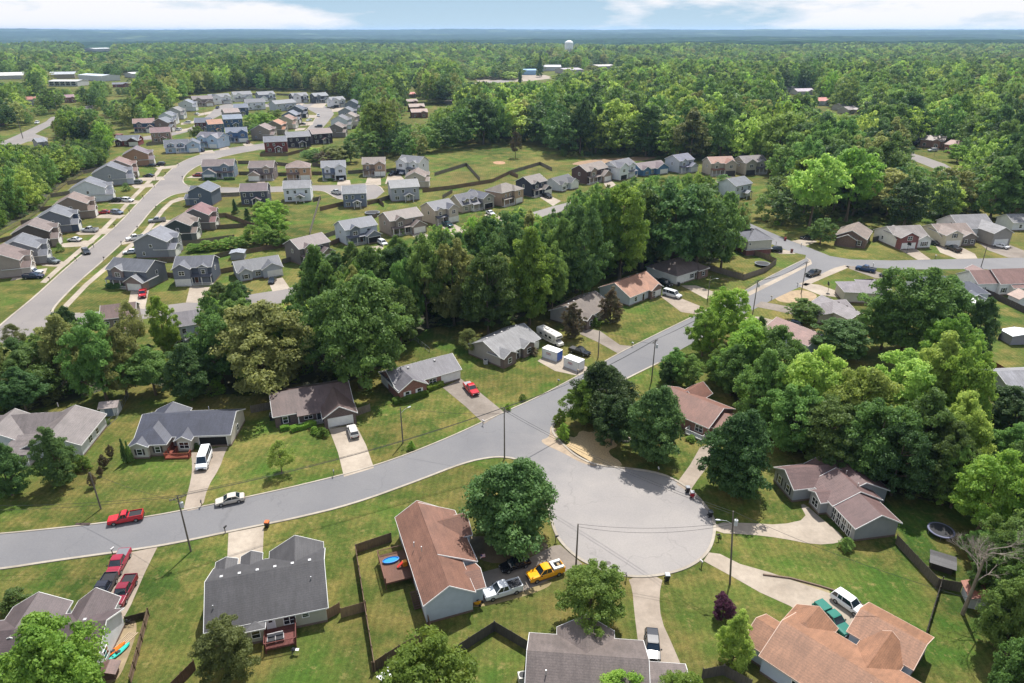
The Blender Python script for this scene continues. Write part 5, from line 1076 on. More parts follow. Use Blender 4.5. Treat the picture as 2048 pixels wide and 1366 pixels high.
# ================================================================== VEHICLES
CARS = [
 ((222, 1047), (284, 1036), 'spickup', 'b01824', 'bright red single cab pickup driving on the lower left street', dict(cargo=None)),
 ((434, 1010), (488, 999), 'sedan', 'b4aea4', 'champagne silver sedan parked on the street edge', {}),
 ((402, 948), (417, 906), 'van', 'dcdee0', 'white high roof passenger van on the drive of the slate roofed house', {}),
 ((226, 1157), (252, 1110), 'pickup', '8c1a34', 'crimson pickup with grey bed cover nearest the street on the lower left drive', dict(tonneau='6c6e74')),
 ((196, 1208), (222, 1165), 'pickup', '1e2230', 'black pickup with open bed partly behind the lower left garage', {}),
 ((238, 1212), (262, 1168), 'pickup', '76182e', 'dark red crew cab pickup lowest on the lower left drive', {}),
 ((702, 856), (711, 881), 'suv', 'c4c2be', 'silver white SUV in front of the white garage door', {}),
 ((953, 795), (932, 771), 'pickup', 'b41e20', 'red pickup on the brick ranch driveway', dict(tonneau='8a8c90')),
 ((1004, 1143), (1056, 1126), 'sedan', '14161c', 'black sedan parked under the round tree', {}),
 ((1058, 1162), (1123, 1141), 'pickup', 'e09c10', 'yellow utility pickup with white tool boxes', dict(cargo='tools')),
 ((968, 1198), (1042, 1176), 'pickup', 'd8dadc', 'white pickup with a bed full of scrap beside the yellow truck', dict(cargo='junk')),
 ((1306, 1324), (1302, 1274), 'suv', '0e141e', 'dark blue SUV on the curved drive at the bottom centre', {}),
 ((1722, 1232), (1670, 1196), 'suv', 'dcdee0', 'white SUV with a sunroof on the lower right drive', {}),
 ((1686, 1268), (1640, 1226), 'pickup', '1c6a5c', 'green pickup with a teal cap between the orange roofs', dict(cargo='shell')),
 ((1360, 598), (1328, 589), 'lvan', 'd8dadc', 'white passenger van beside the orange roofed house', {}),
 ((1342, 575), (1318, 566), 'suv', '1a1c20', 'black jeep beside the hip roofed ranch', {}),
 ((1176, 713), (1142, 702), 'pickup', '16181a', 'black pickup behind the white storage container', dict(tonneau='1a1a1c')),
 ((1716, 539), (1745, 545), 'pickup', '1c3a66', 'royal blue pickup at the street corner drive', {}),
 ((1616, 554), (1635, 548), 'pickup', '1a1a1c', 'black pickup driving towards the street junction', {}),
 ((1766, 553), (1784, 557), 'sedan', '1c2230', 'dark sedan behind the blue pickup, next to the hip roof', {}),
 ((1538, 502), (1560, 504), 'suv', '16181c', 'black SUV beside the red brick basement', {}),
 ((1606, 478), (1623, 479), 'sedan', '202228', 'dark car parked under the dense trees on the side street', {}),
 ((1574, 650), (1596, 655), 'suv', '1a2438', 'dark blue SUV beside the rose roofed house', {}),
 ((1390, 672), (1402, 663), 'sedan', '50545c', 'grey car on the street behind the green tree', {}),
 ((1894, 496), (1918, 506), 'pickup', '1c1c20', 'black pickup on the cream house driveway', {}),
 ((1991, 493), (2011, 498), 'sedan', 'd8dadc', 'white sedan before the stone garage gable', {}),
 ((1856, 487), (1870, 490), 'sedan', '34383c', 'dark car squeezed beside the cream house', {}),
 ((285, 601), (288, 583), 'pickup', 'a81c20', 'red pickup on the drive of the blue grey garage house', {}),
 ((542, 569), (548, 560), 'sedan', '1c2024', 'black car before the long grey ranch garage', {}),
 ((774, 494), (757, 485), 'suv', 'd4d6d8', 'white SUV outside the open estate garage', {}),
 ((905, 457), (886, 449), 'pickup', '1c4048', 'dark teal pickup on the cream garage drive', {}),
 ((988, 432), (974, 426), 'sedan', 'cfd1d4', 'white car before the dormer house garage', {}),
 ((1102, 398), (1086, 392), 'pickup', '16181c', 'black pickup before the navy house', {}),
 ((683, 364), (684, 356), 'suv', 'd8dadc', 'white SUV before the blue house with the red door', {}),
 ((516, 362), (517, 356), 'suv', 'd8dadc', 'white car outside the cream garage of the taupe house', {}),
 ((389, 353), (405, 353), 'suv', '8a1c2c', 'crimson SUV beside the raised blue grey house', {}),
 ((666, 386), (680, 390), 'pickup', 'b4b8bc', 'silver pickup parked at the edge of the turning circle', {}),
 ((778, 353), (795, 348), 'pickup', '1a1c24', 'black pickup on the white house drive by the field', {}),
 ((800, 351), (812, 346), 'suv', 'c8ccd2', 'light SUV tucked behind the black pickup by the field', {}),
 ((178, 512), (168, 502), 'suv', '33383f', 'dark grey SUV driving down the estate street', {}),
 ((86, 556), (50, 557), 'pickup', '1c2644', 'dark blue pickup lowest on the left drives', {}),
 ((80, 548), (52, 549), 'pickup', 'c8ccd0', 'silver pickup right behind the dark blue one', {}),
 ((120, 528), (88, 524), 'pickup', '6c7478', 'grey pickup on the drive of the second grey house', {}),
 ((136, 482), (164, 483), 'sedan', 'd0d2d4', 'white sedan beside the brown house', {}),
 ((165, 463), (196, 464), 'pickup', 'b8bcc0', 'silver pickup beside the slate blue house', {}),
 ((196, 428), (220, 427), 'sedan', '9a1c26', 'red car beside the tan hip roofed house', {}),
 ((245, 429), (225, 427), 'suv', '6a7688', 'blue grey SUV next to the red car', {}),
 ((222, 404), (242, 404), 'suv', '1a1c20', 'black SUV close to the white house stairs', {}),
 ((266, 404), (246, 403), 'suv', 'dcdee0', 'white SUV nearest the street before the white house', {}),
 ((265, 368), (283, 368), 'suv', '5c666c', 'grey SUV outside the pale grey low house', {}),
 ((288, 354), (307, 354), 'sedan', '1c2028', 'black sedan outside the taupe house', {}),
 ((292, 334), (312, 333), 'sedan', '2a2226', 'dark maroon car nearer the orange brown house', {}),
 ((313, 331), (328, 331), 'suv', '24262c', 'dark SUV nearer the street by the orange brown house', {}),
 ((262, 481), (280, 478), 'pickup', 'dcdee0', 'white pickup on the east side of the estate street', {}),
 ((304, 445), (326, 443), 'pickup', '8a8e90', 'silver pickup beside the dusty red roof', {}),
 ((250, 508), (275, 506), 'sedan', 'd4d6d8', 'white car behind the blue grey garage house', {}),
 ((393, 303), (409, 304), 'suv', '2a3a48', 'dark blue SUV before the light blue cape', {}),
 ((370, 247), (380, 247), 'suv', 'd4d6d8', 'white car high on the rising estate street', {}),
 ((350, 261), (364, 262), 'suv', 'd8dadc', 'white SUV by the lawn below the grey roofed brown house', {}),
 ((388, 229), (399, 230), 'sedan', 'd4d6d8', 'white car in front of the narrow white house', {}),
 ((430, 219), (440, 216), 'suv', '1e2026', 'black SUV at the head of the rising street', {}),
 ((637, 236), (637, 230), 'suv', 'c4c8cc', 'silver car on the far turning street', {}),
 ((597, 250), (612, 250), 'sedan', '1c1e22', 'black car by the descending inner row', {}),
 ((612, 243), (624, 241), 'sedan', 'c8ccd2', 'pale car by the descending inner row', {}),
 ((633, 255), (642, 255), 'suv', '1c1e22', 'black car parked opposite the plum house', {}),
 ((594, 206), (600, 205), 'suv', 'd4d6d8', 'white car before the black and white house', {}),
 ((528, 205), (537, 204), 'suv', 'd4d6d8', 'white car before the third far house', {}),
 ((660, 216), (672, 218), 'pickup', '202228', 'dark pickup before the white house with the black garage', {}),
 ((70, 249), (79, 246), 'suv', 'd8dadc', 'white car driving on the far road', {}),
 ((148, 203), (160, 201), 'suv', '3c4450', 'dark pickup by the pinkish far house', {}),
 ((228, 175), (240, 174), 'suv', 'd8dadc', 'white cars by the far bungalow', {}),
 ((1858, 303), (1872, 303), 'suv', 'd8dadc', 'white car before the far brick and cream ranch', {}),
 ((1820, 291), (1828, 291), 'suv', '202428', 'dark car by the far cream cottage', {}),
]
for f, r, k, c, lab, kw in CARS: car(f, r, k, c, lab, detail=f[1] > 300, **kw)
# motorhome
a, b = P(1122, 694), P(1078, 671); c = (a + b) / 2; rv = thing('motorhome', 'white and beige motorhome between the grey ranch and the cedar', 'motorhome', (c.x, c.y, 0), math.atan2(a.y - b.y, a.x - b.x))
m = MB(); m.loft([[(x, -1.2, z0), (x, 1.2, z0), (x, 1.25, z1 - .2), (x, 1.05, z1), (x, -1.05, z1), (x, -1.25, z1 - .2)] for x, z0, z1 in ((-4.2, .5, 3.0), (-4.0, .45, 3.15), (2.0, .45, 3.15), (3.2, 1.9, 3.1), (3.7, 2.0, 2.8))]); obj('body', m, mat('plain', 'd6d2ca', .4), rv, bevel=.05)
m = MB(); m.loft([[(x, -w_, .45), (x, w_, .45), (x, w_ * .9, z), (x, -w_ * .9, z)] for x, w_, z in ((1.9, 1.05, 1.95), (3.2, 1.0, 1.9), (3.7, 1.0, 1.2), (4.7, .9, 1.05), (4.8, .85, .7))]); obj('cab', m, mat('paint', 'd8d4cc'), rv)
obj('windscreen', MB().add([(3.22, -.85, 1.86), (3.22, .85, 1.86), (3.74, .88, 1.28), (3.74, -.88, 1.28)], [(0, 1, 2, 3)]), CGL, rv)
obj('windscreen', MB().box(3.35, -.8, 2.3, 3.74, .8, 2.6), CGL, rv)
for x in (-2.8, -.6, 1.0): obj('window', MB().box(x, -1.27, 1.6, x + .9, -1.2, 2.2), CGL, rv)
obj('stripe', MB().box(-4.1, -1.265, 1.15, 2.0, -1.24, 1.3), mat('plain', '8a7a68'), rv)
obj('roof_unit', MB().box(-1.5, -.4, 3.14, -.6, .4, 3.42).box(.6, -.3, 3.14, 1.1, .3, 3.28).box(-3.4, -.3, 3.14, -2.9, .3, 3.26), mat('plain', 'b8b8b8'), rv)
for x in (-2.4, 3.6):
    for yv in (-1.0, 1.0): obj('wheel', MB().tube([(x, yv - .13, .4), (x, yv + .13, .4)], .4, 12), TYRE, rv)
# storage containers
def pod(A, B, label, door=False):
    a, b = P(*A), P(*B); L = (b - a).length * 1.02; root = thing('storage_container', label, 'storage container', (a.x, a.y, 0), math.atan2(b.y - a.y, b.x - a.x), 'white portable storage containers')
    obj('body', MB().box(0, 0, .12, L, 2.4, 2.45), mat('plain', 'd6d8da', .5), root)
    obj('roof', MB().box(-.04, -.04, 2.45, L + .04, 2.44, 2.55), mat('plain', 'e2e4e6', .5), root)
    m = MB()
    for x in (0, L - .12): m.box(x, -.03, 0, x + .12, .1, 2.46).box(x, 2.3, 0, x + .12, 2.43, 2.46)
    m.box(0, -.03, .02, L, .06, .2); obj('frame', m, mat('plain', 'c2c6ca', .5), root)
    # red sign lettering on the long side: PODS
    m = MB(); x = L * .3; z = 1.35; u = .26; t = .07; y0, y1 = -.03, -.002
    def seg(x0, z0, x1, z1): m.box(x + x0, y0, z + z0, x + x1, y1, z + z1)
    for ch in 'PODS':
        h2 = u * 1.7
        if ch in 'PDO': seg(0, 0, t, h2)
        if ch in 'PODS': seg(t, h2 - t, u - t, h2)
        if ch in 'PS': seg(t, h2 / 2 - t / 2, u - t, h2 / 2 + t / 2)
        if ch in 'ODS': seg(t, 0, u - t, t)
        if ch in 'OD': seg(u - t, t * .5, u, h2 - t * .5)
        if ch == 'P': seg(u - t, h2 / 2, u, h2 - t * .5)
        if ch == 'S': seg(0, h2 / 2, t, h2 - t * .5); seg(u - t, t * .5, u, h2 / 2)
        x += u * 1.35
    obj('lettering', m, mat('plain', '9c2030', .5), root)
    obj('stripe', MB().box(L * .27, -.03, 1.2, L * .27 + u * 5.6, -.002, 1.27), mat('plain', '24407c', .5), root)
    if door: obj('door', MB().box(L, .1, .2, L + .04, 2.3, 2.4), mat('plain', '2a56a8', .5), root)
pod((1084, 714), (1113, 724), 'white storage container with a blue end door beside the motorhome', True)
pod((1127, 733), (1156, 744), 'white storage container nearest the street beside the black pickup')
# ================================================================== POLES AND LINES
T1 = pole((382, 1103), 10.6, 'utility pole with crossarm and grey transformer by the lower left street', 35, None, True, (-.1, .2))
T2 = pole((1009, 917), 11.2, 'tall utility pole at the street junction above the round tree', -55, None, False)
T3 = pole((1460, 1168), 13.2, 'leaning utility pole with street lamp and transformer right of the cul-de-sac', None, 175, True, (-1.2, .3))
T4 = pole((1303, 762), 10.6, 'utility pole on the green verge opposite the storage containers', 50, None, True)
T5 = pole((1505, 630), 10.6, 'utility pole with twin crossarms at the side drive', 40, None, True)
T6 = pole((1602, 588), 10.6, 'grey utility pole by the bare soil verge', 30)
T7 = pole((1152, 1131), 8.0, 'plain dark pole behind the small willow at the cul-de-sac', None)
T8 = pole((202, 1018), 7.6, 'weathered pole standing on the left lawn', None)
T9 = pole((806, 886), 8.2, 'service pole on the lawn of the brick ranch', None, 45)
T10 = pole((1196, 716), 7.6, 'slim pole beside the curved far driveway', None)
T11 = pole((1415, 600), 7.6, 'slim lamp pole beside the long side drive', None, 0)
T12 = pole((1962, 534), 7.6, 'slim pole with a box at the right street', None)
T13 = pole((46, 277), 14, 'tall crossarm pole by the far road', 60, None, False, (0, 0), 'wooden utility poles', .3)
T14 = pole((116, 228), 14, 'crossarm pole beyond the far road bend', 60, None, False, (0, 0), 'wooden utility poles', .3)
for b, h, lab in (((312, 361), 7, 'slim lamp post on the left estate street'), ((287, 282), 7, 'slim lamp post at the brown house'), ((855, 510), 7, 'slim lamp post on the long estate street'), ((617, 272), 8, 'slim lamp post at the plum house'), ((409, 232), 7, 'slim lamp post high on the rising street'), ((1868, 312), 12, 'pole among the far right houses'), ((762, 360), 8, 'slim lamp post by the turning circle')):
    pole(b, h * SC(b[1]), lab, None, 20, r=.09, group='slim street lamp posts')
for a, b, lab in ((T1, T2, 'upper line from the lower left pole to the junction pole'), (T2, T4, 'line from the junction pole to the verge pole'), (T4, T5, 'line from the verge pole to the side drive pole'), (T5, T6, 'line from the side drive pole to the bare soil pole'), (T2, T3, 'line from the junction pole across to the cul-de-sac lamp pole')):
    for k in (-.9, -.3, .9)[:3 if T3 is not b else 2]:
        o_ = Vector((k * .7, k * .6, .1)); wire(a + o_, b + o_, 1.3, {-.9: 'left ', -.3: 'middle ', .9: 'right '}[k] + lab.replace('upper ', ''), .032)
wire(T1 + Vector((.6, .3, 0)), P(-120, 1010, 9.5), .8, 'line leaving the lower left pole to the left'); wire(T1 + Vector((-.6, -.3, 0)), P(-120, 1020, 9.5), .8, 'second line leaving the lower left pole to the left')
wire(T7, T3 - Vector((0, 0, 2)), .9, 'service line over the cul-de-sac'); wire(T7 - Vector((0, 0, .5)), T3 - Vector((0, 0, 2.4)), 1.3, 'lower service line over the cul-de-sac')
wire(T1 - Vector((0, 0, 1)), T8, .5, 'service line to the weathered lawn pole'); wire(T9, T2 - Vector((0, 0, 1.2)), .6, 'service line to the brick ranch pole')
wire(T10, T4 - Vector((0, 0, 1)), .5, 'service line over the street'); wire(T11, T5 - Vector((0, 0, 1)), .4, 'service line to the slim lamp pole')
wire(T3, P(2060, 1230, 9.0), 1.2, 'line from the cul-de-sac lamp pole towards the right trees')
# ================================================================== FENCES
BR, GR = '6e5a4a', '706a62'
fence([(783, 1083), (712, 1107), (730, 1221), (750, 1345)], 'weathered brown board fence left of the rust roofed house', col='7a6452')
fence([(746, 1345), (800, 1310), (864, 1274), (858, 1250)], 'brown board fence behind the bright maple at the bottom', col='6e5848')
fence([(653, 1240), (681, 1224)], 'short brown fence beside the charcoal roofed house', col='8a7058')
fence([(683, 1236), (733, 1222)], 'brown gate fence between the two bottom left yards', col='8a7058')
fence([(912, 1312), (989, 1262), (1056, 1302)], 'grey board fence in a V below the scrap pickup', col='4e4a48')
fence([(298, 1232), (262, 1370)], 'brown fence edging the kayak yard', col='6e5a48', h=1.5)
fence([(340, 1392), (392, 1340)], 'brown board fence at the bottom left behind the dark tree', col='5e4438')
fence([(1404, 1358), (1446, 1350), (1500, 1380)], 'grey board fence at the bottom beside the orange roof', col='5c554e')
fence([(1790, 1087), (1872, 1176), (1920, 1184)], 'grey board fence running from the rose roofed house', col='5a544c')
fence([(1880, 1172), (1848, 1278)], 'thin grey fence dropping towards the orange roof', col='5a544c')
fence([(503, 826), (545, 818)], 'pale board fence left of the brown roofed ranch', col='7a7064')
fence([(713, 832), (741, 822)], 'pale board fence right of the brown roofed ranch', col='7a7064')
fence([(208, 860), (234, 836), (258, 792)], 'thin wire fence by the small white shed', style='chain', h=1.2)
fence([(860, 705), (830, 680), (800, 668)], 'wire fence behind the brick ranch', style='chain', h=1.2)
fence([(1415, 540), (1487, 560), (1530, 545), (1552, 528)], 'grey board fence round the trampoline yard', col='746a60')
fence([(1552, 528), (1530, 518), (1500, 508)], 'tan stepped fence by the brick basement house', col='8a7868')
fence([(1942, 578), (1985, 596), (2060, 632)], 'dark board fence in the right back yards', col='4c4544')
fence([(1968, 727), (2012, 752), (2014, 785)], 'orange stained board fence at the right', col='8a5a34')
fence([(1996, 680), (2024, 664)], 'dark fence by the grey shed at the right edge', col='4c4544')
fence([(1745, 484), (1765, 480), (1790, 494)], 'grey fence between the tan and white right houses', col='5c5650')
# estate fences
for px, lab, st in [
 ([(-40, 495), (43, 448), (80, 424), (100, 396), (135, 366), (167, 348)], 'long brown rail fence along the left wood', 'rail'),
 ([(167, 348), (215, 338)], 'dark fence behind the orange brown house', 'board'), ([(135, 370), (178, 362)], 'dark fence behind the pale grey house', 'board'), ([(102, 395), (148, 388)], 'dark fence behind the white estate house', 'board'),
 ([(80, 423), (130, 416)], 'dark fence behind the tan estate house', 'board'), ([(43, 450), (80, 443)], 'dark fence behind the slate blue house', 'board'), ([(0, 486), (40, 476)], 'dark fence behind the dark brown house', 'board'),
 ([(316, 527), (355, 524)], 'fence between the two blue grey front houses', 'board'), ([(318, 552), (352, 556)], 'lower fence between the two blue grey front houses', 'board'), ([(430, 518), (462, 510)], 'fence behind the long grey ranch', 'board'), ([(430, 550), (470, 542)], 'fence left of the long grey ranch', 'board'),
 ([(462, 513), (580, 492)], 'long dark fence behind the long grey ranch', 'board'), ([(564, 528), (600, 518)], 'fence between the ranch and the stone entry house', 'board'), ([(364, 492), (470, 478)], 'brown fence behind the leafy hedge', 'board'),
 ([(395, 461), (520, 453)], 'grey fence across the estate back gardens', 'board'), ([(420, 437), (452, 434), (515, 458)], 'grey fence crossing the estate back gardens diagonally', 'board'),
 ([(440, 394), (480, 392)], 'fence left of the dark slate house', 'board'), ([(641, 397), (620, 470)], 'thin white topped fence down the open green field', 'board'), ([(640, 422), (690, 410)], 'fence left of the blue grey patio house', 'board'), ([(626, 404), (642, 400)], 'short fence right of the bright white house', 'board'),
 ([(735, 410), (757, 405), (768, 414)], 'dark fence right of the blue grey patio house', 'board'), ([(757, 405), (784, 396)], 'fence left of the light grey house', 'board'), ([(645, 478), (680, 466)], 'fence behind the stone entry house', 'board'), ([(660, 492), (690, 480)], 'fence left of the white and slate house', 'board'), ([(742, 440), (755, 434)], 'fence left of the taupe porch house', 'board'),
 ([(869, 352), (933, 332), (960, 362)], 'brown fence round the open hillside lawn', 'board'), ([(845, 385), (905, 378), (985, 365), (1020, 348)], 'curving brown fence behind the estate terrace', 'board'), ([(1020, 348), (1080, 330), (1104, 342)], 'upper brown fence by the hillside meadow', 'board'), ([(1020, 349), (1036, 356)], 'short fence behind the navy house', 'board'), ([(885, 398), (905, 386)], 'dark fence beside the dormer house', 'board'),
 ([(476, 328), (500, 328)], 'fence right of the raised blue grey house', 'board'), ([(478, 350), (500, 350)], 'lower fence right of the raised blue grey house', 'board'), ([(550, 352), (574, 352)], 'fence left of the peach house', 'board'), ([(552, 330), (578, 333)], 'upper fence left of the peach house', 'board'), ([(624, 350), (644, 350)], 'fence left of the blue and white house', 'board'), ([(624, 332), (644, 334)], 'upper fence left of the blue and white house', 'board'),
 ([(696, 348), (726, 346)], 'red brown fence right of the blue and white house', 'board'), ([(772, 345), (795, 342)], 'fence between the tan brick and white houses', 'board'), ([(520, 313), (575, 312), (620, 300)], 'long grey fence behind the brick red house', 'board'), ([(293, 292), (330, 288)], 'grey fence behind the dusty rose roof', 'board'),
 ([(350, 197), (385, 196)], 'fence behind the upper left row', 'board'), ([(505, 190), (520, 190)], 'fence between the far top row houses', 'board'), ([(553, 190), (588, 192)], 'fence right of the third far house', 'board'), ([(690, 258), (716, 258)], 'fence by the dense wood', 'board')]:
    fence(px, lab, h=1.6 if st == 'board' else 1.2, col=(BR, GR, '5c5048')[len(lab) % 3], posts=False, style=st, group='estate garden fences')
# ================================================================== SMALL THINGS
for b, lab, c, an in (((226, 1110), 'white mailbox by the lower left drive', 'd4d4d4', 70), ((451, 1066), 'dark mailbox by the short drive in the street verge', '2a2a2c', 70), ((668, 951), 'grey mailbox left of the white garage drive', '6a6c70', -70), ((404, 1012), 'black mailbox by the passenger van drive', '202022', -70), ((966, 850), 'white mailbox at the end of the red pickup drive', 'd4d4d4', -50), ((1111, 1084), 'black mailbox under the round tree', '202022', 20), ((1252, 1162), 'black mailbox left of the curved bottom drive', '202022', 90), ((1403, 1135), 'white mailbox at the long lower right drive', 'd4d4d4', 120), ((1437, 1080), 'black mailbox on its post by the wide pale drive', '202022', 190), ((1316, 945), 'white mailbox in the shade at the cul-de-sac edge', 'd4d4d4', -90), ((1155, 748), 'small mailbox by the storage container', 'c8b8a0', -50), ((1116, 768), 'blue grey mailbox on the ranch verge', '7c8898', -50), ((1264, 693), 'white mailbox by the curved far drive', 'd4d4d4', -50), ((1388, 628), 'pale mailbox at the passenger van drive', 'b8b0a0', -50), ((1543, 600), 'pale mailbox by the bare soil', 'c4bca8', 130), ((1595, 573), 'white mailbox by the grey driveway', 'd4d4d4', 130), ((1746, 534), 'white mailbox behind the blue pickup', 'd4d4d4', 90), ((1870, 517), 'white mailbox by the black pickup drive', 'd4d4d4', -90), ((1602, 493), 'white mailbox at the side street', 'd4d4d4', -90), ((1552, 490), 'pale mailbox by the red brick basement', 'b4b4b0', 90)):
    mailbox(b, lab, c, an)
for i, b in enumerate(((100, 562), (153, 522), (188, 496), (230, 455), (260, 426), (287, 397), (309, 375), (332, 350), (357, 331), (208, 521), (243, 490), (275, 459), (312, 418), (365, 358))):
    mailbox(b, 'dark mailbox, ' + 'first second third fourth fifth sixth seventh eighth ninth first second third fourth fifth'.split()[i] + (' from the bottom on the left kerb' if i < 9 else ' from the bottom on the right kerb') + ' of the estate street', '2c2624', 160 if i < 9 else -20, post='3a3230')
bin_((535, 1054), 'black bin with an orange lid on the street edge', lid='c8662a'); bin_((1334, 1160), 'dark bin with a pale lid beside the bottom drive', lid='a8acb0'); bin_((1375, 984), 'black bin beside the red one at the cul-de-sac', lid='8a8e94'); bin_((1384, 994), 'red bin at the cul-de-sac edge', '9a1428', '9a9ca0'); bin_((1420, 1033), 'black bin alone under the lamp pole', lid='505458'); bin_((451, 884), 'black bin in the open garage mouth')
bin_((1583, 505), 'rust red bin on the side street by the brick basement', '6a3430', '5c2c2a'); bin_((1570, 481), 'red bin across the side street', '8a2c2a', '7c2826'); bin_((544, 840), 'dark bin left of the brown roofed ranch'); bin_((1357, 572), 'black bin by the hip roofed ranch garage')
acunit((971, 727), 'square air conditioner beside the grey ranch side wall'); acunit((545, 835), 'air conditioner at the corner of the brown roofed ranch'); acunit((1045, 1362), 'large air conditioner beside the bottom centre house', 1.1)
shed((204, 834), 3.2, 2.8, 2.2, 12, 'small white garden shed with double doors behind the grey roofed house', 'c4c8cc', '8a807c', '6f7f8f', ax='u')
shed((1936, 1216), 3.6, 3.0, 2.0, -14, 'white shed with brown roof among the lower right trees', 'b8bcc0', '7a4c3c', 'b0b4b8')
shed((764, 1378), 2.7, 4.6, 2.2, -40, 'turquoise shed with a ribbed white roof behind the board fence', '5f8a8c', 'd0d2d4', None, .15)
shed((204, 1362), 1.6, 1.4, 1.3, 10, 'small brown dog house below the kayaks', '5a443c', '5c4640', None)
shed((462, 520), 4.6, 4, 2.4, 10, 'grey roofed shed behind the long grey ranch', '8a8c90', '7c8088', None, .2, 1.15)
shed((1963, 628), 4, 7, 2.8, 40, 'white trailer shed by the dark fence on the right', 'd4d6da', 'd4d6da', None, .2)
shed((2020, 690), 7, 4, 2.6, 4, 'grey shed with white roof at the right edge', '8c8a92', 'c8ccd0', None, .15)
shed((2034, 614), 6, 4, 2.6, 8, 'white shed with brown roof at the right edge', 'd0d0d0', '8a7468', None, .5)
shed((1903, 1150), 2.6, 2.8, 1.3, 60, 'low dark timber shed under the dead tree', '3c3633', '353436', None, .15)
shed((225, 281), 6, 5, 4, 4, 'dark brick outbuilding below the red brick estate house', '6a3a30', '6a3a30', None, .1)
def kayak(b, ang, col, label):
    p = P(*b); root = thing('kayak', label, 'kayak', p, math.radians(ang), 'kayaks on the grass'); m = MB(); R_ = []
    for x in (-1.55, -1.35, -.9, 0, .9, 1.35, 1.55):
        k = max(.04, math.sqrt(max(0, 1 - (x / 1.56) ** 2))); w_ = .38 * k
        R_.append([(x, -w_ * .5, .05 + .12 * (1 - k)), (x, w_ * .5, .05 + .12 * (1 - k)), (x, w_, .26), (x, w_ * .75, .36 + .08 * (1 - k)), (x, -w_ * .75, .36 + .08 * (1 - k)), (x, -w_, .26)])
    m.loft(R_); obj('hull', m, mat('paint', col), root, smooth=False)
    obj('cockpit', MB().tube([(-.1, 0, .34), (-.1, 0, .39)], .26, 12).tube([(-1.0, 0, .34), (-1.0, 0, .4)], .14, 8), mat('flat', '26282a'), root); obj('seat', MB().box(-.45, -.2, .38, -.35, .2, .62), mat('flat', '303236'), root)
kayak((229, 1304), 60, 'd86a1c', 'orange kayak lying against the pale house wall'); kayak((240, 1306), 66, '38b8a8', 'turquoise kayak lying beside the orange one')
def tramp(b, r, label, col='26282c'):
    p = P(*b); root = thing('trampoline', label, 'trampoline', p); n = 20
    obj('mat', MB().tube([(0, 0, .82), (0, 0, .84)], r * .86, 28), mat('flat', '202226', .8), root)
    m = MB(); m.add([v for k in range(28) for v in ((math.cos(k / 28 * 6.2832) * r * .86, math.sin(k / 28 * 6.2832) * r * .86, .86), (math.cos(k / 28 * 6.2832) * r, math.sin(k / 28 * 6.2832) * r, .86), (math.cos(k / 28 * 6.2832) * r * 1.01, math.sin(k / 28 * 6.2832) * r * 1.01, .74))], [(2 * 0 + 3 * k, 3 * k + 1, 3 * ((k + 1) % 28) + 1, 3 * ((k + 1) % 28)) for k in range(28)] + [(3 * k + 1, 3 * k + 2, 3 * ((k + 1) % 28) + 2, 3 * ((k + 1) % 28) + 1) for k in range(28)])
    obj('pad_ring', m, mat('plain', col), root)
    for k in range(6): a = k * 1.047; obj('leg', MB().tube([(math.cos(a) * r, math.sin(a) * r, 0), (math.cos(a) * r, math.sin(a) * r, .8)], .03, 5), mat('metal', '8a8c8e'), root)
tramp((1880, 1068), 2.0, 'round trampoline with pale rim under the bare branches', '62657c'); tramp((1524, 531), 2.6, 'trampoline in the fenced corner yard', '6a7078'); tramp((745, 428), 3.4, 'grey trampoline on the estate lawn', '6a6e74'); tramp((1336, 531), 2.2, 'small trampoline under the tall trees', '5a6470')
def hoop(b, ang, label):
    p = P(*b); root = thing('basketball_hoop', label, 'basketball hoop', p, math.radians(ang))
    obj('post', MB().tube([(0, 0, 0), (0, 0, 3.3)], .06, 8), mat('flat', '3c3e42'), root); obj('backboard', MB().box(.3, -.8, 2.9, .36, .8, 4.0), mat('flat', '18191b'), root)
    obj('hoop_ring', MB().tube([(.4 + .23 + .23 * math.cos(k * .524), .23 * math.sin(k * .524), 3.05) for k in range(13)], .015, 5), mat('plain', 'b04a20'), root); obj('base', MB().box(-.6, -.4, 0, .4, .4, .2), mat('flat', '202224'), root)
hoop((1655, 588), 170, 'black basketball hoop beside the grey drive'); hoop((1813, 506), 20, 'black basketball hoop before the red brick garage')
# play things and clutter near the rust roofed house
dk = P(782, 1122, 1.35); pl = thing('paddling_pool', 'blue paddling pool standing on the wooden deck', 'paddling pool', (dk.x, dk.y, 1.35), .35); pl.scale = (.82, .82, .82)
m = MB(); m.loft([[(1.5 * math.cos(a) * k, .75 * math.sin(a) * k, z) for a in [i * .314 for i in range(20)]] for k, z in ((1, 0), (1.05, .35), (.95, .36), (.93, .08))]); obj('wall', m, mat('plain', '1c6ab0', .4), pl)
obj('water', MB().loft([[(1.5 * math.cos(a) * .92, .75 * math.sin(a) * .92, z) for a in [i * .314 for i in range(20)]] for z in (.2, .22)]), mat('glass', '2a86c8'), pl)
q = P(806, 1132, 1.35); sl = thing('toy_slide', 'red and orange plastic toy slide on the wooden deck', 'toy slide', q, .5)
obj('chute', MB().bar((-.9, 0, .15), (0, 0, .8), .45, .08), mat('plain', 'c83020', .4), sl); obj('tower', MB().box(0, -.3, 0, .6, .3, .85), mat('plain', 'd88a20', .4), sl); obj('ladder', MB().box(.6, -.25, 0, .68, .25, .7), mat('plain', 'c83020', .4), sl)
st0 = P(838, 1218); sr = thing('deck_stairs', 'brown wooden stairs going down from the raised deck', 'stairs', (st0.x, st0.y, 0), math.radians(112))
for k in range(8): obj('tread', MB().box(.28 * k, -.6, .17 * k + .1, .28 * k + .3, .6, .17 * k + .15), mat('wood', '5c4438'), sr)
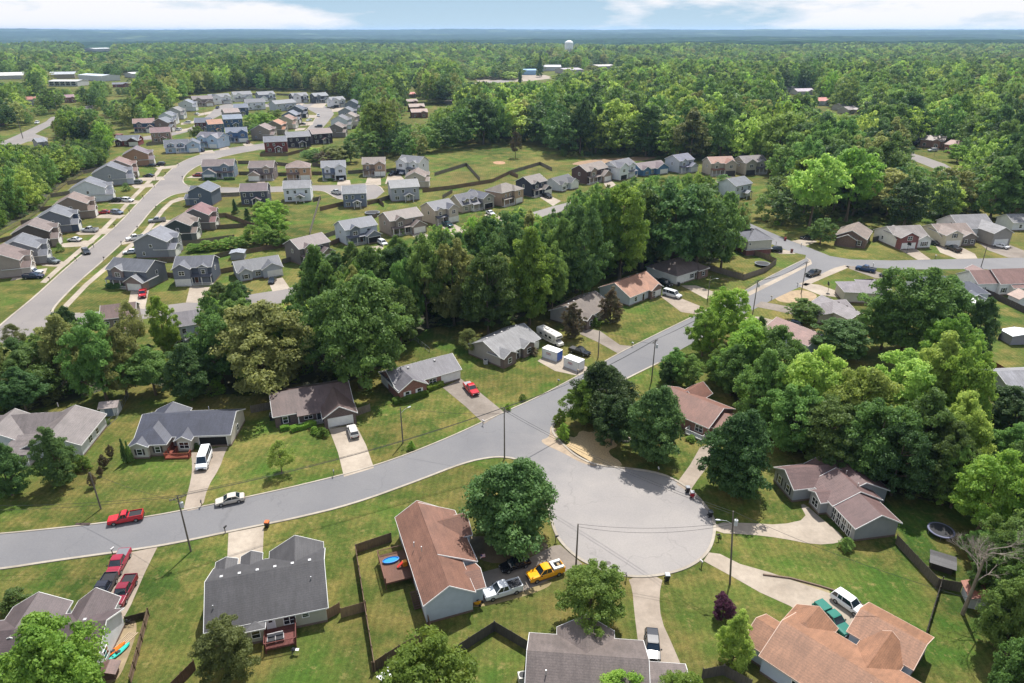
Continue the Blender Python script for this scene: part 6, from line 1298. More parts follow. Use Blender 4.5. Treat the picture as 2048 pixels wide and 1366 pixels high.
for sy in (-.62, .62): obj('stringer', MB().bar((0, sy, .05), (2.3, sy, 1.4), .05, .25), mat('wood', '5c4438'), sr)
mw = P(954, 1205); mo = thing('riding_mower', 'yellow riding mower beside the white pickup', 'mower', (mw.x, mw.y, 0), -.5)
obj('deck', MB().tube([(0, 0, .15), (0, 0, .4)], .62, 10), mat('paint', 'd89a18'), mo); obj('engine', MB().box(-.8, -.35, .4, -.1, .35, .85), mat('flat', '2a2a2c'), mo); obj('seat', MB().box(-.1, -.25, .6, .3, .25, .7).box(-.15, -.25, .6, -.05, .25, 1.1), mat('flat', '1c1c1e'), mo)
for x, yv, r_ in ((-.6, -.5, .28), (-.6, .5, .28), (.75, -.4, .16), (.75, .4, .16)): obj('wheel', MB().tube([(x, yv - .09, r_), (x, yv + .09, r_)], r_, 12), TYRE, mo)
fp = P(1252, 880); f_o = thing('fire_pit', 'pale stone fire pit ring on the shaded lawn', 'fire pit', fp)
for k in range(12): a = k * .5236; obj('stone', MB().box(-.2, -.14, 0, .2, .14, .3), mat('concrete', '9a968e'), f_o, loc=(math.cos(a) * .8, math.sin(a) * .8, 0), rz=a + 1.57)
def chairset(b, label, n=2):
    p = P(*b, .95); root = thing('garden_chair', label, 'garden chair', p, .28, 'chairs on the red deck'); c = mat('plain', 'b0acac')
    obj('seat', MB().box(-.5, -.4, .35, .5, .4, .5), mat('flat', '28282c'), root); obj('backrest', MB().box(-.5, .38, .35, .5, .48, 1.0), c, root)
    for sx in (-.55, .5): obj('armrest', MB().box(sx, -.4, 0, sx + .06, .45, .62), c, root)
chairset((544, 1283), 'left cushioned garden chair on the red deck'); chairset((560, 1279), 'right cushioned garden chair on the red deck')
gr = P(588, 1308); gb = thing('barbecue', 'small black and white barbecue beside the red deck', 'barbecue', gr)
obj('bowl', MB().loft([ringc(.12, .6, 12), ringc(.3, .75, 12), ringc(.3, .9, 12), ringc(.1, 1.05, 12)]), mat('flat', '202226', .3), gb)
for k in range(3): obj('leg', MB().tube([(.25 * math.cos(k * 2.1), .25 * math.sin(k * 2.1), 0), (.1 * math.cos(k * 2.1), .1 * math.sin(k * 2.1), .65)], .02, 5), mat('metal', 'a0a0a0'), gb)
obj('side_shelf', MB().box(.3, -.2, .8, .75, .2, .84), mat('plain', 'd0d0d0'), gb)
# bicycle pile and lumber near the lower left house
for b, an, lab in (((245, 1252), 20, 'dark bicycle leaning at the lower left garage wall'), ((258, 1250), -10, 'second dark bicycle by the open rack fence')):
    p = P(*b); r0 = thing('bicycle', lab, 'bicycle', p, math.radians(an)); k_c = mat('flat', '1c1e22', .5)
    for x in (-.5, .5): obj('wheel', MB().tube([(x + .33 * math.cos(t * .449), .02, .34 + .33 * math.sin(t * .449)) for t in range(15)], .03, 5), TYRE, r0)
    obj('frame', MB().tube([(-.5, 0, .34), (-.15, 0, .85), (.35, 0, .85), (.5, 0, .34)], .03, 6).tube([(-.15, 0, .85), (0, 0, .3), (.35, 0, .8)], .03, 6), k_c, r0); obj('saddle', MB().box(-.28, -.07, .92, -.02, .07, .98), k_c, r0); obj('handlebar', MB().tube([(.38, -.28, 1.0), (.38, .28, 1.0)], .02, 6), k_c, r0)
p = P(250, 1282); r0 = thing('lumber_stack', 'pale timber planks lying on the kayak yard grass', 'timber', p, math.radians(70))
for i in range(5): obj('plank', MB().box(-1.6, i * .28 - .6, .02, 1.7 - i * .1, i * .28 - .42, .08), mat('wood', 'b09c80'), r0)
fence([(252, 1246), (297, 1234)], 'low slatted rack fence with bicycles at the lower left', h=1.1, col='3c302a')
p = P(1217, 1126); tag(obj('manhole_cover', MB().tube([(0, 0, 0), (0, 0, .035)], .38, 18), mat('metal', '4a4644', .6), loc=p), 'dark round manhole cover in the cul-de-sac paving', 'manhole cover')
# timber retaining edge
ed = [(1526, 1149), (1580, 1156), (1640, 1172), (1672, 1182), (1735, 1215)]
m = MB(); [m.bar(P(*a, .12), P(*b, .12), .2, .25) for a, b in zip(ed, ed[1:])]; tag(obj('timber_edging', m, mat('wood', '6e5c4e')), 'brown timber edging along the long lower right drive', 'edging')
p = P(272, 1155); dr = P(166, 1049); tag(obj('storm_drain', MB().box(dr.x - 1.2, dr.y - .25, 0, dr.x + 1.2, dr.y + .25, .16), mat('flat', '3a2c26')), 'rusty storm drain grate in the kerb by the red pickup', 'drain')
# flag on the rust roofed house
p = P(960, 1118, 2.6); fg = thing('flag', 'small striped red and white flag on the rust roofed house', 'flag', p, .2); obj('pole', MB().tube([(0, 0, 0), (.7, 0, .9)], .025, 6), mat('flat', 'c0c0c0'), fg)
for i in range(7): obj('stripe', MB().box(.1, .01, .75 - i * .09, .8, .03, .75 - i * .09 + .088), mat('plain', 'b03038' if i % 2 == 0 else 'd8d8d8'), fg)
obj('canton', MB().box(.1, .0, .48, .38, .035, .835), mat('plain', '22305c'), fg)
# ================================================================== TREES
T = tree
T(1021, 1085, 918, 190, 'dense', 'dark', 'dense round dark green tree between the cul-de-sac and the street', cat='tree')
T(1183, 1255, 1128, 140, 'broad', 'spring', 'loose light green willow below the plain dark pole')
T(95, 1440, 1238, 215, 'dense', 'lime', 'bright green maple in the lower left corner of the photo')
T(450, 1352, 1243, 118, 'broad', 'olive', 'dark bushy tree in front of the charcoal roofed house corner')
T(855, 1450, 1280, 205, 'broad', 'lime', 'bright green maple by the turquoise shed at the bottom')
T(1250, 1420, 1345, 120, 'broad', 'lime', 'bright green sapling over the bottom centre roof')
T(1360, 1420, 1350, 100, 'broad', 'lime', 'bright green sapling by the bottom fence')
T(105, 968, 855, 84, 'pear', 'dark', 'dark conical cedar before the grey roofed star house', name='cedar_tree')
T(5, 990, 880, 84, 'pear', 'dark', 'dark conical cedar at the left edge', name='cedar_tree')
T(1448, 1236, 1190, 46, 'broad', 'purple', 'small purple leaved tree on the lawn by the long drive')
T(1474, 1330, 1225, 76, 'pear', 'spring', 'yellow green conical young tree left of the orange roof')
T(246, 925, 880, 15, 'cone', 'dark', 'slim dark arborvitae first at the slate roofed house corner', name='arborvitae'); T(256, 925, 884, 15, 'cone', 'mid', 'slim dark arborvitae second at the slate roofed house corner', name='arborvitae')
for x, b_, t_, w_, lab in ((219, 916, 889, 16, 'uppermost rust coloured shrub in the row between two lawns'), (205, 936, 908, 19, 'second rust coloured shrub in the row between two lawns'), (200, 951, 932, 12, 'third rust coloured shrub in the row between two lawns'), (182, 975, 944, 17, 'lowest rust coloured shrub by the weathered pole')):
    T(x, b_, t_, w_, 'oval', 'rust', lab, name='shrub', cat='bush')
T(558, 945, 880, 56, 'sparse', 'spring', 'thin airy sapling alone on the lawn of the brown roofed ranch')
T(1212, 852, 722, 128, 'dense', 'dark', 'large dark green tree on the street corner behind the straw patch'); T(1168, 850, 752, 78, 'oval', 'lime', 'lighter green tree leaning on the big corner tree'); T(1225, 890, 790, 90, 'broad', 'dark', 'lower dark tree under the large corner tree')
T(1312, 918, 772, 122, 'dense', 'dark', 'tall dark tree between the fire pit and the mailbox')
T(1480, 985, 820, 142, 'dense', 'dark', 'dark leafy tree left of the rose roofed grey house')
T(1452, 690, 572, 92, 'broad', 'lime', 'bright green street tree behind the verge pole'); T(1410, 712, 615, 70, 'broad', 'lime', 'bright green tree leaning over the street')
T(1350, 765, 693, 56, 'oval', 'mid', 'small tree first by the verge lawn'); T(1380, 775, 705, 60, 'oval', 'mid', 'small tree second by the verge lawn'); T(1335, 768, 718, 40, 'oval', 'dark', 'small dark tree third by the verge lawn')
T(1611, 645, 596, 64, 'broad', 'mid', 'small rounded maple on the lawn by the pale side drive')
T(1690, 712, 632, 110, 'broad', 'dark', 'spreading dark tree over the rose roofed house')
T(1825, 705, 525, 170, 'broad', 'mid', 'huge green tree behind the right hand ranch houses'); T(1895, 690, 545, 130, 'oval', 'mid', 'tall green tree joined to the huge tree'); T(1775, 700, 590, 90, 'broad', 'mid', 'lower green tree on the left of the huge tree')
T(1960, 720, 590, 74, 'oval', 'dark', 'dark green tree beside the white trailer shed'); T(1900, 760, 620, 110, 'oval', 'lime', 'light green tree in front of the huge tree'); T(1940, 800, 690, 70, 'cone', 'lime', 'pointed light green tree below the dark one')
RC = [(1500, 770, 640, 120, 'lime'), (1560, 800, 655, 120, 'mid'), (1625, 860, 690, 140, 'spring'), (1470, 790, 680, 90, 'mid'), (1530, 850, 700, 110, 'mid'), (1590, 900, 760, 130, 'mid'), (1700, 860, 770, 110, 'lime'), (1720, 900, 730, 150, 'spring'), (1800, 880, 700, 160, 'spring'), (1870, 870, 665, 150, 'spring'), (1920, 900, 700, 120, 'lime'), (1660, 930, 790, 140, 'mid'), (1760, 960, 800, 150, 'mid'), (1850, 960, 780, 150, 'mid'), (1920, 960, 790, 110, 'spring'), (1800, 990, 850, 120, 'dark'), (1900, 1000, 850, 110, 'mid'), (1690, 960, 850, 90, 'dark'), (1560, 870, 790, 100, 'dark'), (1440, 760, 690, 60, 'lime')]
for x, b_, t_, w_, c_ in RC: T(x, b_, t_, w_, ('broad', 'oval')[x % 20 > 5], c_, {'lime': 'bright green', 'mid': 'green', 'spring': 'yellow green', 'dark': 'dark green'}[c_] + ' crown in the grove right of the terracotta roof', group='grove right of the terracotta roof')
RE = [(2050, 1440, 1290, 130, 'mid', 'green tree lowest at the lower right corner'), (2030, 880, 775, 120, 'dark', 'dark tree at the right edge below the grey metal roof'), (1915, 1015, 930, 84, 'lime', 'bright small tree above the trampoline'), (1985, 1060, 900, 140, 'lime', 'bright tree at the right edge behind the dead tree'), (2045, 1020, 880, 110, 'mid', 'green tree at the right edge above the dead tree'), (2040, 1180, 1020, 130, 'mid', 'green tree at the right edge beside the dead tree'), (1990, 1190, 1080, 90, 'mid', 'green tree crowding the white brown roofed shed'), (2045, 1320, 1150, 130, 'mid', 'large green tree at the lower right edge'), (2005, 1290, 1200, 70, 'dark', 'dark leafy bush tree right of the white brown roofed shed'), (1960, 1120, 1060, 60, 'mid', 'small green tree behind the low timber shed'), (1905, 1010, 880, 80, 'mid', 'green tree at the end of the shady back lawn')]
for x, b_, t_, w_, c_, lab in RE: T(x, b_, t_, w_, 'broad', c_, lab)
T(1145, 675, 606, 50, 'pear', 'rust', 'brown green cedar before the taupe roofed ranch', name='cedar_tree'); T(1223, 646, 574, 50, 'pear', 'rust', 'brown dying cedar between taupe and orange roofs', name='cedar_tree')
T(322, 706, 586, 62, 'oval', 'lime', 'tall bright oval tree at the end of the long estate street'); T(262, 700, 600, 64, 'sparse', 'olive', 'thin olive tree beside the tall bright oval tree'); T(28, 700, 645, 50, 'sparse', 'olive', 'thin spindly tree at the left edge')
T(940, 706, 655, 50, 'sparse', 'olive', 'scraggly bush tree left of the grey ranch'); T(1645, 489, 433, 54, 'broad', 'mid', 'rounded street tree before the tan roofed brick house')
T(494, 446, 417, 19, 'cone', 'dark', 'small dark spruce in the estate back garden', name='spruce_tree'); T(469, 427, 399, 17, 'cone', 'dark', 'small dark spruce by the slate house', name='spruce_tree')
HG = [(545, 450, 395, 50), (530, 470, 410, 50), (555, 470, 425, 46), (505, 488, 446, 46), (530, 492, 448, 50), (556, 495, 455, 46), (475, 496, 468, 40), (445, 498, 474, 40), (415, 501, 478, 40), (388, 503, 484, 34), (520, 430, 400, 36), (560, 440, 405, 36)]
for x, b_, t_, w_ in HG: T(x, b_, t_, w_, 'broad', 'lime', 'bright green bushy tree in the thicket behind the estate back gardens', group='thicket behind the estate back gardens')
for x, b_, t_, w_, c_ in [(505, 252, 224, 38, 'lime'), (530, 260, 222, 44, 'lime'), (512, 274, 245, 28, 'mid'), (548, 242, 216, 32, 'lime'), (520, 245, 220, 34, 'mid'), (497, 268, 240, 26, 'mid')]: T(x, b_, t_, w_, 'broad', c_, 'green bushy tree in the island between the inner estate rows', group='trees between the inner estate rows')
T(393, 278, 250, 30, 'broad', 'lime', 'bright tree behind the light blue two-storey house'); T(335, 290, 276, 18, 'broad', 'mid', 'small tree left of the light blue cape')
for x, b_, t_, w_, c_ in [(625, 322, 294, 44, 'mid'), (650, 330, 298, 50, 'rust'), (675, 330, 290, 50, 'olive'), (700, 325, 280, 46, 'mid'), (660, 305, 286, 40, 'spring'), (630, 305, 292, 30, 'spring'), (612, 312, 298, 26, 'mid'), (706, 300, 262, 40, 'mid')]: T(x, b_, t_, w_, 'broad', c_, {'mid': 'green', 'rust': 'brownish', 'olive': 'olive', 'spring': 'light green'}[c_] + ' tree in the thicket below the plum house', group='thicket below the plum house')
for x, b_, t_, w_, c_ in [(640, 560, 500, 50, 'mid'), (612, 548, 516, 24, 'dark'), (672, 560, 498, 54, 'mid'), (705, 560, 484, 50, 'mid'), (735, 570, 500, 50, 'olive'), (440, 610, 560, 50, 'mid'), (476, 600, 558, 44, 'dark'), (470, 650, 560, 60, 'mid'), (420, 640, 590, 50, 'lime')]: T(x, b_, t_, w_, 'oval', c_, {'mid': 'green', 'dark': 'dark green', 'olive': 'olive green', 'lime': 'bright green'}[c_] + ' tree screening the long estate street', group='trees screening the long estate street')
T(1031, 316, 262, 26, 'sparse', 'rust', 'bare half dead tree on the hillside meadow'); T(1040, 178, 141, 15, 'cone', 'dark', 'dark spruce beside the blue shop', name='spruce_tree'); T(1080, 154, 113, 18, 'cone', 'dark', 'tall dark cedar in the shop strip', name='cedar_tree')
T(1746, 312, 238, 74, 'broad', 'lime', 'big rounded bright tree by the far right street'); T(1802, 306, 274, 40, 'broad', 'dark', 'small round tree at the far street bend'); T(1918, 325, 285, 46, 'broad', 'lime', 'bright bush tree hiding the far brick house')
for x, b_, w_, h_, lf, lab in ((822, 901, 17, 17, 'lime', 'small round clipped bush on the roadside under the service pole'), (1045, 803, 15, 13, 'lime', 'round clipped bush upper of two by the street'), (1016, 822, 14, 14, 'lime', 'round clipped bush lower of two by the street'), (1120, 852, 28, 30, 'lime', 'upper green shrub on the street corner'), (1127, 882, 28, 32, 'lime', 'lower green shrub on the street corner'), (1695, 1105, 30, 26, 'mid', 'round clipped bush at the grey house corner'), (160, 945, 36, 30, 'lime', 'green bush right of the dark cedar'), (630, 870, 22, 14, 'lime', 'round clipped bush left of the two by the garage'), (645, 876, 26, 17, 'lime', 'round clipped bush right of the two by the garage'), (392, 898, 16, 10, 'mid', 'small bush by the bay window ramp'), (1190, 655, 26, 16, 'lime', 'bright bush at the taupe ranch corner'), (1066, 712, 24, 14, 'rust', 'reddish bush before the grey ranch porch'), (212, 850, 14, 10, 'mid', 'small bush below the white shed'), (1383, 885, 22, 12, 'lime', 'bush by the white ramp'), (1662, 980, 22, 14, 'mid', 'bush in the grey house flower bed'), (118, 505, 18, 16, 'mid', 'dark bush before the dark brown house'), (1300, 596, 22, 10, 'dark', 'bush before the orange roofed house'), (20, 1225, 60, 34, 'mid', 'green bush at the left edge by the corner house'), (1440, 1077, 9, 7, 'mid', 'tiny bush by the cul-de-sac mailbox'), (496, 288, 12, 6, 'purple', 'dark red shrub by the blue house garage'), (250, 383, 20, 14, 'dark', 'bush between the white and grey houses'), (1450, 372, 40, 18, 'mid', 'bush by the orange roofed estate house'), (795, 473, 34, 16, 'mid', 'bush before the cream porch')):
    bush(x, b_, w_, h_, lf, lab)
def hedge(A, B, w_, h_, label, leaf='lime'):
    a, b = P(*A), P(*B); L = (b - a).length; n = int(L * 900); rg = np.random.default_rng(int(A[0]))
    p = np.stack([rg.uniform(0, L, n), rg.uniform(0, w_, n), rg.uniform(.05, h_, n)], 1); k = rg.integers(0, 3, n)
    p[k == 0, 2] = h_ + rg.normal(0, .05, (k == 0).sum()); p[k == 1, 1] = rg.normal(0, .05, (k == 1).sum()); p[:, 2] += .1 * np.sin(p[:, 0] * 2.1)
    d = rg.normal(size=(n, 3)) + np.array([0, -.4, .8]); d /= np.linalg.norm(d, axis=1)[:, None]; u = np.cross(d, rg.normal(size=(n, 3))); u /= np.linalg.norm(u, axis=1)[:, None]; v = np.cross(d, u); s = .09
    me = quad_mesh('foliage', np.stack([p - u * s, p - v * s, p + u * s, p + v * s], 1).reshape(-1, 3)); me.materials.append(LEAF[leaf])
    o = bpy.data.objects.new('hedge', me); COL.objects.link(o); o.location = a; o.rotation_euler.z = math.atan2(b.y - a.y, b.x - a.x); tag(o, label, 'hedge')
hedge((790, 812), (858, 792), 1.5, 1.2, 'long bright green clipped hedge before the brick gable'); hedge((857, 785), (888, 772), 1.3, 1.1, 'short bright green hedge by the white garage door')
hedge((562, 864), (580, 860), 1.0, .9, 'short clipped hedge at the left of the brown roofed ranch'); hedge((584, 866), (634, 852), 1.2, 1.0, 'clipped hedge along the porch of the brown roofed ranch')
hedge((408, 361), (432, 361), 1.6, 1.4, 'dark hedge left of the white trimmed stairs', 'dark'); hedge((448, 361), (470, 360), 1.6, 1.4, 'dark hedge right of the white trimmed stairs', 'dark'); hedge((646, 362), (667, 362), 1.4, 1.2, 'dark hedge under the blue and white porch', 'dark'); hedge((212, 578), (245, 578), 2, 1.4, 'dark hedge before the blue grey garage house porch', 'dark')
BIG = [(712, 775, 548, 190, 'mid'), (520, 785, 588, 200, 'olive'), (430, 765, 620, 110, 'mid'), (640, 700, 495, 110, 'mid'), (975, 668, 505, 108, 'mid'), (905, 650, 470, 105, 'olive'), (850, 655, 478, 90, 'mid'), (795, 640, 484, 96, 'dark'), (745, 640, 502, 90, 'mid'), (1060, 650, 458, 112, 'lime'), (1015, 600, 436, 88, 'dark'), (1130, 600, 430, 90, 'mid'), (1105, 640, 500, 70, 'mid'), (1168, 600, 402, 90, 'dark'), (1245, 560, 366, 122, 'lime'), (1200, 560, 372, 90, 'mid'), (1350, 538, 350, 150, 'dark'), (1290, 538, 380, 110, 'mid'), (1402, 536, 364, 130, 'dark'), (1452, 536, 385, 84, 'mid'), (60, 800, 690, 110, 'mid'), (125, 775, 630, 110, 'olive'), (190, 800, 628, 110, 'mid'), (235, 790, 650, 90, 'olive'), (300, 790, 700, 100, 'mid'), (372, 800, 686, 100, 'dark'), (40, 830, 740, 100, 'dark'), (30, 760, 670, 80, 'mid'), (590, 740, 600, 90, 'mid'), (480, 700, 588, 90, 'mid')]
for i, (x, b_, t_, w_, c_) in enumerate(BIG): T(x, b_, t_, w_, ('broad', 'oval')[i % 2] if w_ > 100 else ('tall', 'oval')[i % 2], c_, {'mid': 'broad green', 'olive': 'broad olive green', 'dark': 'broad dark green', 'lime': 'broad bright green'}[c_] + ' tree', group='wood between the estate and the street houses')
NM = len(TREES)
# bare dead tree at the lower right
p = P(1925, 1228); dt = thing('dead_tree', 'tall bare dead tree with pale branches at the lower right', 'tree', p)
rr = random.Random(5); m = MB()
def branch(m, a, d, L, r, dep):
    b = a + d * L; mid = a.lerp(b, .5) + Vector((rr.uniform(-.1, .1), rr.uniform(-.1, .1), rr.uniform(-.05, .1))) * L * .5
    m.tube([a, mid, b], [r, r * .8, r * .55], 6 if r > .06 else 4, cap=False)
    if dep == 0: return
    for k in range(3 if dep > 1 else 4):
        q = d + Vector((rr.uniform(-.8, .8), rr.uniform(-.8, .8), rr.uniform(-.25, .55))); q.normalize(); branch(m, mid.lerp(b, rr.uniform(.2, 1)), q, L * rr.uniform(.55, .8), r * .55, dep - 1)
m.tube([(0, 0, -.1), (.1, 0, 3), (.25, .1, 7.5), (.5, .3, 12)], [.3, .25, .18, .09], 10); obj('trunk', m, BARKP, dt)
m = MB()
for k in range(9): a = k * .7 + rr.uniform(-.2, .2); branch(m, Vector((.3, .12, 5.8 + k * .7)), Vector((math.cos(a), math.sin(a), .9)).normalized(), 2.5, .08, 4)
obj('branches', m, mat('wood', '9a8f84'), dt)
# ---- woods: scattered trunks inside ground outlines
def inside(x, y, poly):
    c = False; j = len(poly) - 1
    for i in range(len(poly)):
        xi, yi = poly[i]; xj, yj = poly[j]
        if (yi > y) != (yj > y) and x < (xj - xi) * (y - yi) / (yj - yi) + xi: c = not c
        j = i
    return c
WOODS = [
 ('wood between the estate and the street houses', [(-80, 690), (60, 690), (150, 705), (290, 712), (400, 700), (440, 665), (560, 640), (640, 612), (740, 560), (800, 535), (900, 505), (960, 478), (1080, 450), (1190, 415), (1300, 395), (1400, 385), (1470, 400), (1490, 450), (1475, 500), (1420, 528), (1330, 525), (1270, 545), (1200, 560), (1110, 612), (1000, 648), (930, 640), (850, 660), (800, 700), (765, 735), (700, 762), (620, 772), (560, 765), (530, 785), (420, 790), (300, 768), (250, 762), (180, 790), (60, 822), (-80, 830)], 7.2, (14, 20), (3.6, 5.6), ('mid', 'dark', 'mid', 'lime', 'mid', 'olive')),
 ('left wood behind the rail fence', [(-90, 500), (-20, 470), (40, 440), (78, 415), (98, 388), (132, 360), (165, 343), (210, 332), (216, 305), (222, 290), (190, 264), (150, 262), (110, 285), (60, 305), (-90, 345)], 7.5, (12, 17), (4, 6.5), ('olive', 'mid', 'lime', 'mid', 'dark')),
 ('woods of the far left', [(-90, 262), (25, 262), (90, 238), (160, 208), (200, 222), (255, 262), (300, 246), (330, 232), (346, 210), (385, 190), (480, 182), (600, 182), (690, 196), (712, 210), (712, 262), (722, 300), (780, 262), (800, 238), (810, 190), (800, 165), (-90, 165)], 12.5, (15, 25), (6, 9.5), ('mid', 'dark', 'olive', 'lime', 'dark')),
 ('big wood above the hillside meadow', [(718, 318), (790, 316), (868, 322), (905, 300), (960, 292), (1090, 292), (1110, 318), (1190, 312), (1340, 318), (1545, 332), (1562, 372), (1545, 420), (1525, 448), (1560, 465), (1620, 470), (1660, 448), (1760, 456), (1900, 450), (2120, 462), (2140, 165), (860, 165), (840, 185), (860, 240), (800, 262), (722, 300)], 13.5, (18, 29), (7, 11.5), ('mid', 'dark', 'mid', 'lime', 'dark', 'olive', 'spring')),
 ('trees at the right edge', [(2010, 1366), (2140, 1400), (2160, 880), (2000, 880), (1990, 940), (1985, 1060), (1990, 1180)], 6, (9, 13), (3.2, 4.6), ('mid', 'lime', 'mid')),
 ('grove right of the terracotta roof', [(1480, 840), (1460, 770), (1500, 735), (1620, 790), (1720, 830), (1900, 820), (1960, 860), (1960, 1000), (1900, 1010), (1800, 990), (1700, 950), (1600, 905), (1540, 880)], 6.5, (9, 14), (3.2, 5), ('mid', 'spring', 'lime', 'dark')),
]
KEEP += [(1563, 1628, 174, 190), (1630, 1658, 196, 212), (1684, 1716, 216, 229), (1816, 1912, 272, 300), (226, 264, 164, 175), (133, 152, 193, 206), (56, 76, 200, 211), (940, 1030, 640, 705), (800, 850, 655, 700), (1270, 1480, 520, 560), (868, 1110, 285, 345), (20, 190, 205, 290), (1825, 1915, 300, 335), (930, 1110, 145, 166), (215, 270, 160, 200), (560, 640, 560, 590), (1720, 1790, 640, 740), (1500, 1640, 455, 520), (1640, 1660, 190, 222), (96, 160, 150, 178), (805, 862, 180, 245), (860, 905, 175, 215), (-20, 60, 150, 165), (1130, 1146, 78, 100), (480, 566, 576, 600), (1070, 1125, 398, 425), (-20, 90, 560, 670), (345, 400, 620, 650)]
DONE = [(t[0], t[1], t[3]) for t in TREES]
STUFF = []
for wi, (nm, poly, sp, hr, rr_, cols) in enumerate(WOODS):
    wpoly = [tuple(P(*q)[:2]) for q in poly]; xs = [q[0] for q in wpoly]; ys = [q[1] for q in wpoly]; grid = {}
    y = min(ys)
    while y < max(ys):
        x = min(xs)
        while x < max(xs):
            px, py = x + R.uniform(-.42, .42) * sp, y + R.uniform(-.42, .42) * sp; x += sp
            if not inside(px, py, wpoly): continue
            sc = 1.0 if py < 250 else min(1.2, 1 + (py - 250) / 1200)
            h = R.uniform(*hr) * sc; r = R.uniform(*rr_) * sc; zc = py * CP + HC * SP
            u0, v0 = Q(px, py, 0); u1, v1 = Q(px, py, h); rp = r * F / zc
            if u0 < -120 or u0 > 2170: continue
            for att in range(3):
                bad = False; u1, v1 = Q(px, py, h); rp = r * F / zc
                for k in KEEP:
                    if v0 > k[3] - 6 and v1 < k[3] and u0 + rp * .8 > k[0] and u0 - rp * .8 < k[1]: bad = True; break
                if not bad: break
                h *= .66; r *= .8
            if not bad:
                for tx, ty, tr in DONE:
                    if abs(tx - px) < 5 and abs(ty - py) < 5 and (tx - px) ** 2 + (ty - py) ** 2 < 20: bad = True; break
            if bad: continue
            kd = R.choice(('tall', 'oval', 'broad', 'oval')) if wi in (0, 3) else R.choice(('broad', 'oval', 'broad'))
            c_ = R.choice(cols)
            wd = {'mid': 'green', 'dark': 'dark green', 'lime': 'bright green', 'olive': 'olive green', 'spring': 'yellow green'}[c_]
            lab = {0: wd + (' tall tree' if kd == 'tall' else ' leafy tree') + ' in the wood between the estate and the street houses', 1: wd + ' tree in the left wood behind the long rail fence', 2: wd + ' tree in the woods beyond the upper left estate', 3: wd + ' tree in the big wood above the hillside meadow', 4: wd + ' tree crowding the right edge', 5: wd + ' crown in the grove right of the terracotta roof'}[wi]
            TREES.append([px, py, h, r, kd, c_, 'deciduous_tree', wd, 'tree', nm, zc])
        y += sp
MAN = {id(t) for t in TREES[:NM]}
TREES.sort(key=lambda t: (0 if id(t) in MAN else 1, -(t[2] * t[3]) / t[10] ** 2 * (1 if -6 < Q(t[0], t[1], t[2] * .5)[0] < 2060 else .001)))
LM = [((985, 700), 'the grey roofed ranch by the containers'), ((845, 760), 'the brick ranch with the red pickup drive'), ((625, 810), 'the brown roofed ranch'), ((370, 860), 'the slate roofed ranch'), ((100, 850), 'the house with the star'), ((215, 812), 'the small white shed'), ((1150, 620), 'the taupe roofed ranch'), ((1265, 575), 'the orange roofed ranch'), ((1360, 535), 'the hip roofed ranch'), ((1100, 680), 'the motorhome'), ((1515, 480), 'the red brick basement house'), ((630, 490), 'the stone entry house'), ((715, 460), 'the white and slate house'), ((810, 440), 'the taupe porch house'), ((870, 415), 'the cream garage house'), ((940, 400), 'the dormer house'), ((1060, 370), 'the navy house'), ((1118, 355), 'the white ranch with the black roof'), ((1190, 345), 'the dark brown brick house'), ((1245, 335), 'the white house with the open garage'), ((1305, 330), 'the bright blue house'), ((1370, 322), 'the grey white house'), ((1440, 328), 'the orange roofed estate house'), ((1505, 328), 'the last house of the terrace'), ((1485, 370), 'the small white house among the trees'), ((1705, 470), 'the tan roofed brick house'), ((1810, 470), 'the house with the red brick garage gable'), ((1900, 470), 'the cream twin gabled house'), ((1985, 460), 'the stone gabled white house'), ((1860, 285), 'the far cream and brick cottages'), ((1780, 315), 'the grey roof at the far street'), ((1690, 215), 'the slanted far cottage row'), ((1600, 180), 'the far pale workshop'), ((835, 210), 'the far lane of cottages'), ((1138, 90), 'the water tower'), ((1000, 150), 'the far shop strip'), ((30, 520), 'the second grey estate house'), ((90, 470), 'the dark brown estate house'), ((190, 375), 'the white estate house with porch stairs'), ((250, 320), 'the orange brown estate house'), ((250, 280), 'the red brick estate house'), ((130, 200), 'the pinkish far house'), ((125, 160), 'the long white industrial building'), ((245, 165), 'the far red brick bungalow'), ((370, 225), 'the upper left row'), ((500, 190), 'the far top row'), ((640, 190), 'the far turning circle'), ((700, 245), 'the houses against the dense wood'), ((825, 325), 'the white house by the field'), ((745, 330), 'the tan brick house'), ((670, 335), 'the blue and white house'), ((1000, 310), 'the hillside meadow'), ((380, 630), 'the end of the long estate street'), ((250, 680), 'the thin olive tree'), ((500, 540), 'the long light grey ranch'), ((1400, 850), 'the terracotta roofed house'), ((1660, 960), 'the rose roofed grey house'), ((1640, 650), 'the rose roof beside the dark SUV'), ((1885, 1060), 'the round trampoline'), ((1960, 1200), 'the white brown roofed shed'), ((1925, 1050), 'the dead tree'), ((1200, 730), 'the street'), ((20, 760), 'the left edge')]
GRP = {}
for t in TREES:
    if t[8] == 'tree' and t[9]:
        u, v = Q(t[0], t[1], t[2] * .7); k = min(LM, key=lambda q: math.hypot((q[0][0] - u), (q[0][1] - v) * 1.3)); dx, dy = u - k[0][0], v - k[0][1]
        if abs(dx) > 1.6 * abs(dy): rel = 'left of' if dx < 0 else 'right of'
        elif abs(dx) > .5 * abs(dy): rel = ('up' if dy < 0 else 'down') + (' and left of' if dx < 0 else ' and right of')
        else: rel = 'straight above' if dy < 0 else 'straight below'
        tone = t[7].split(' tree')[0].split(' crown')[0].split(' bushy')[0] if t[7] else 'green'
        GRP.setdefault((tone, rel, k[1]), []).append((math.hypot(dx, dy), t))
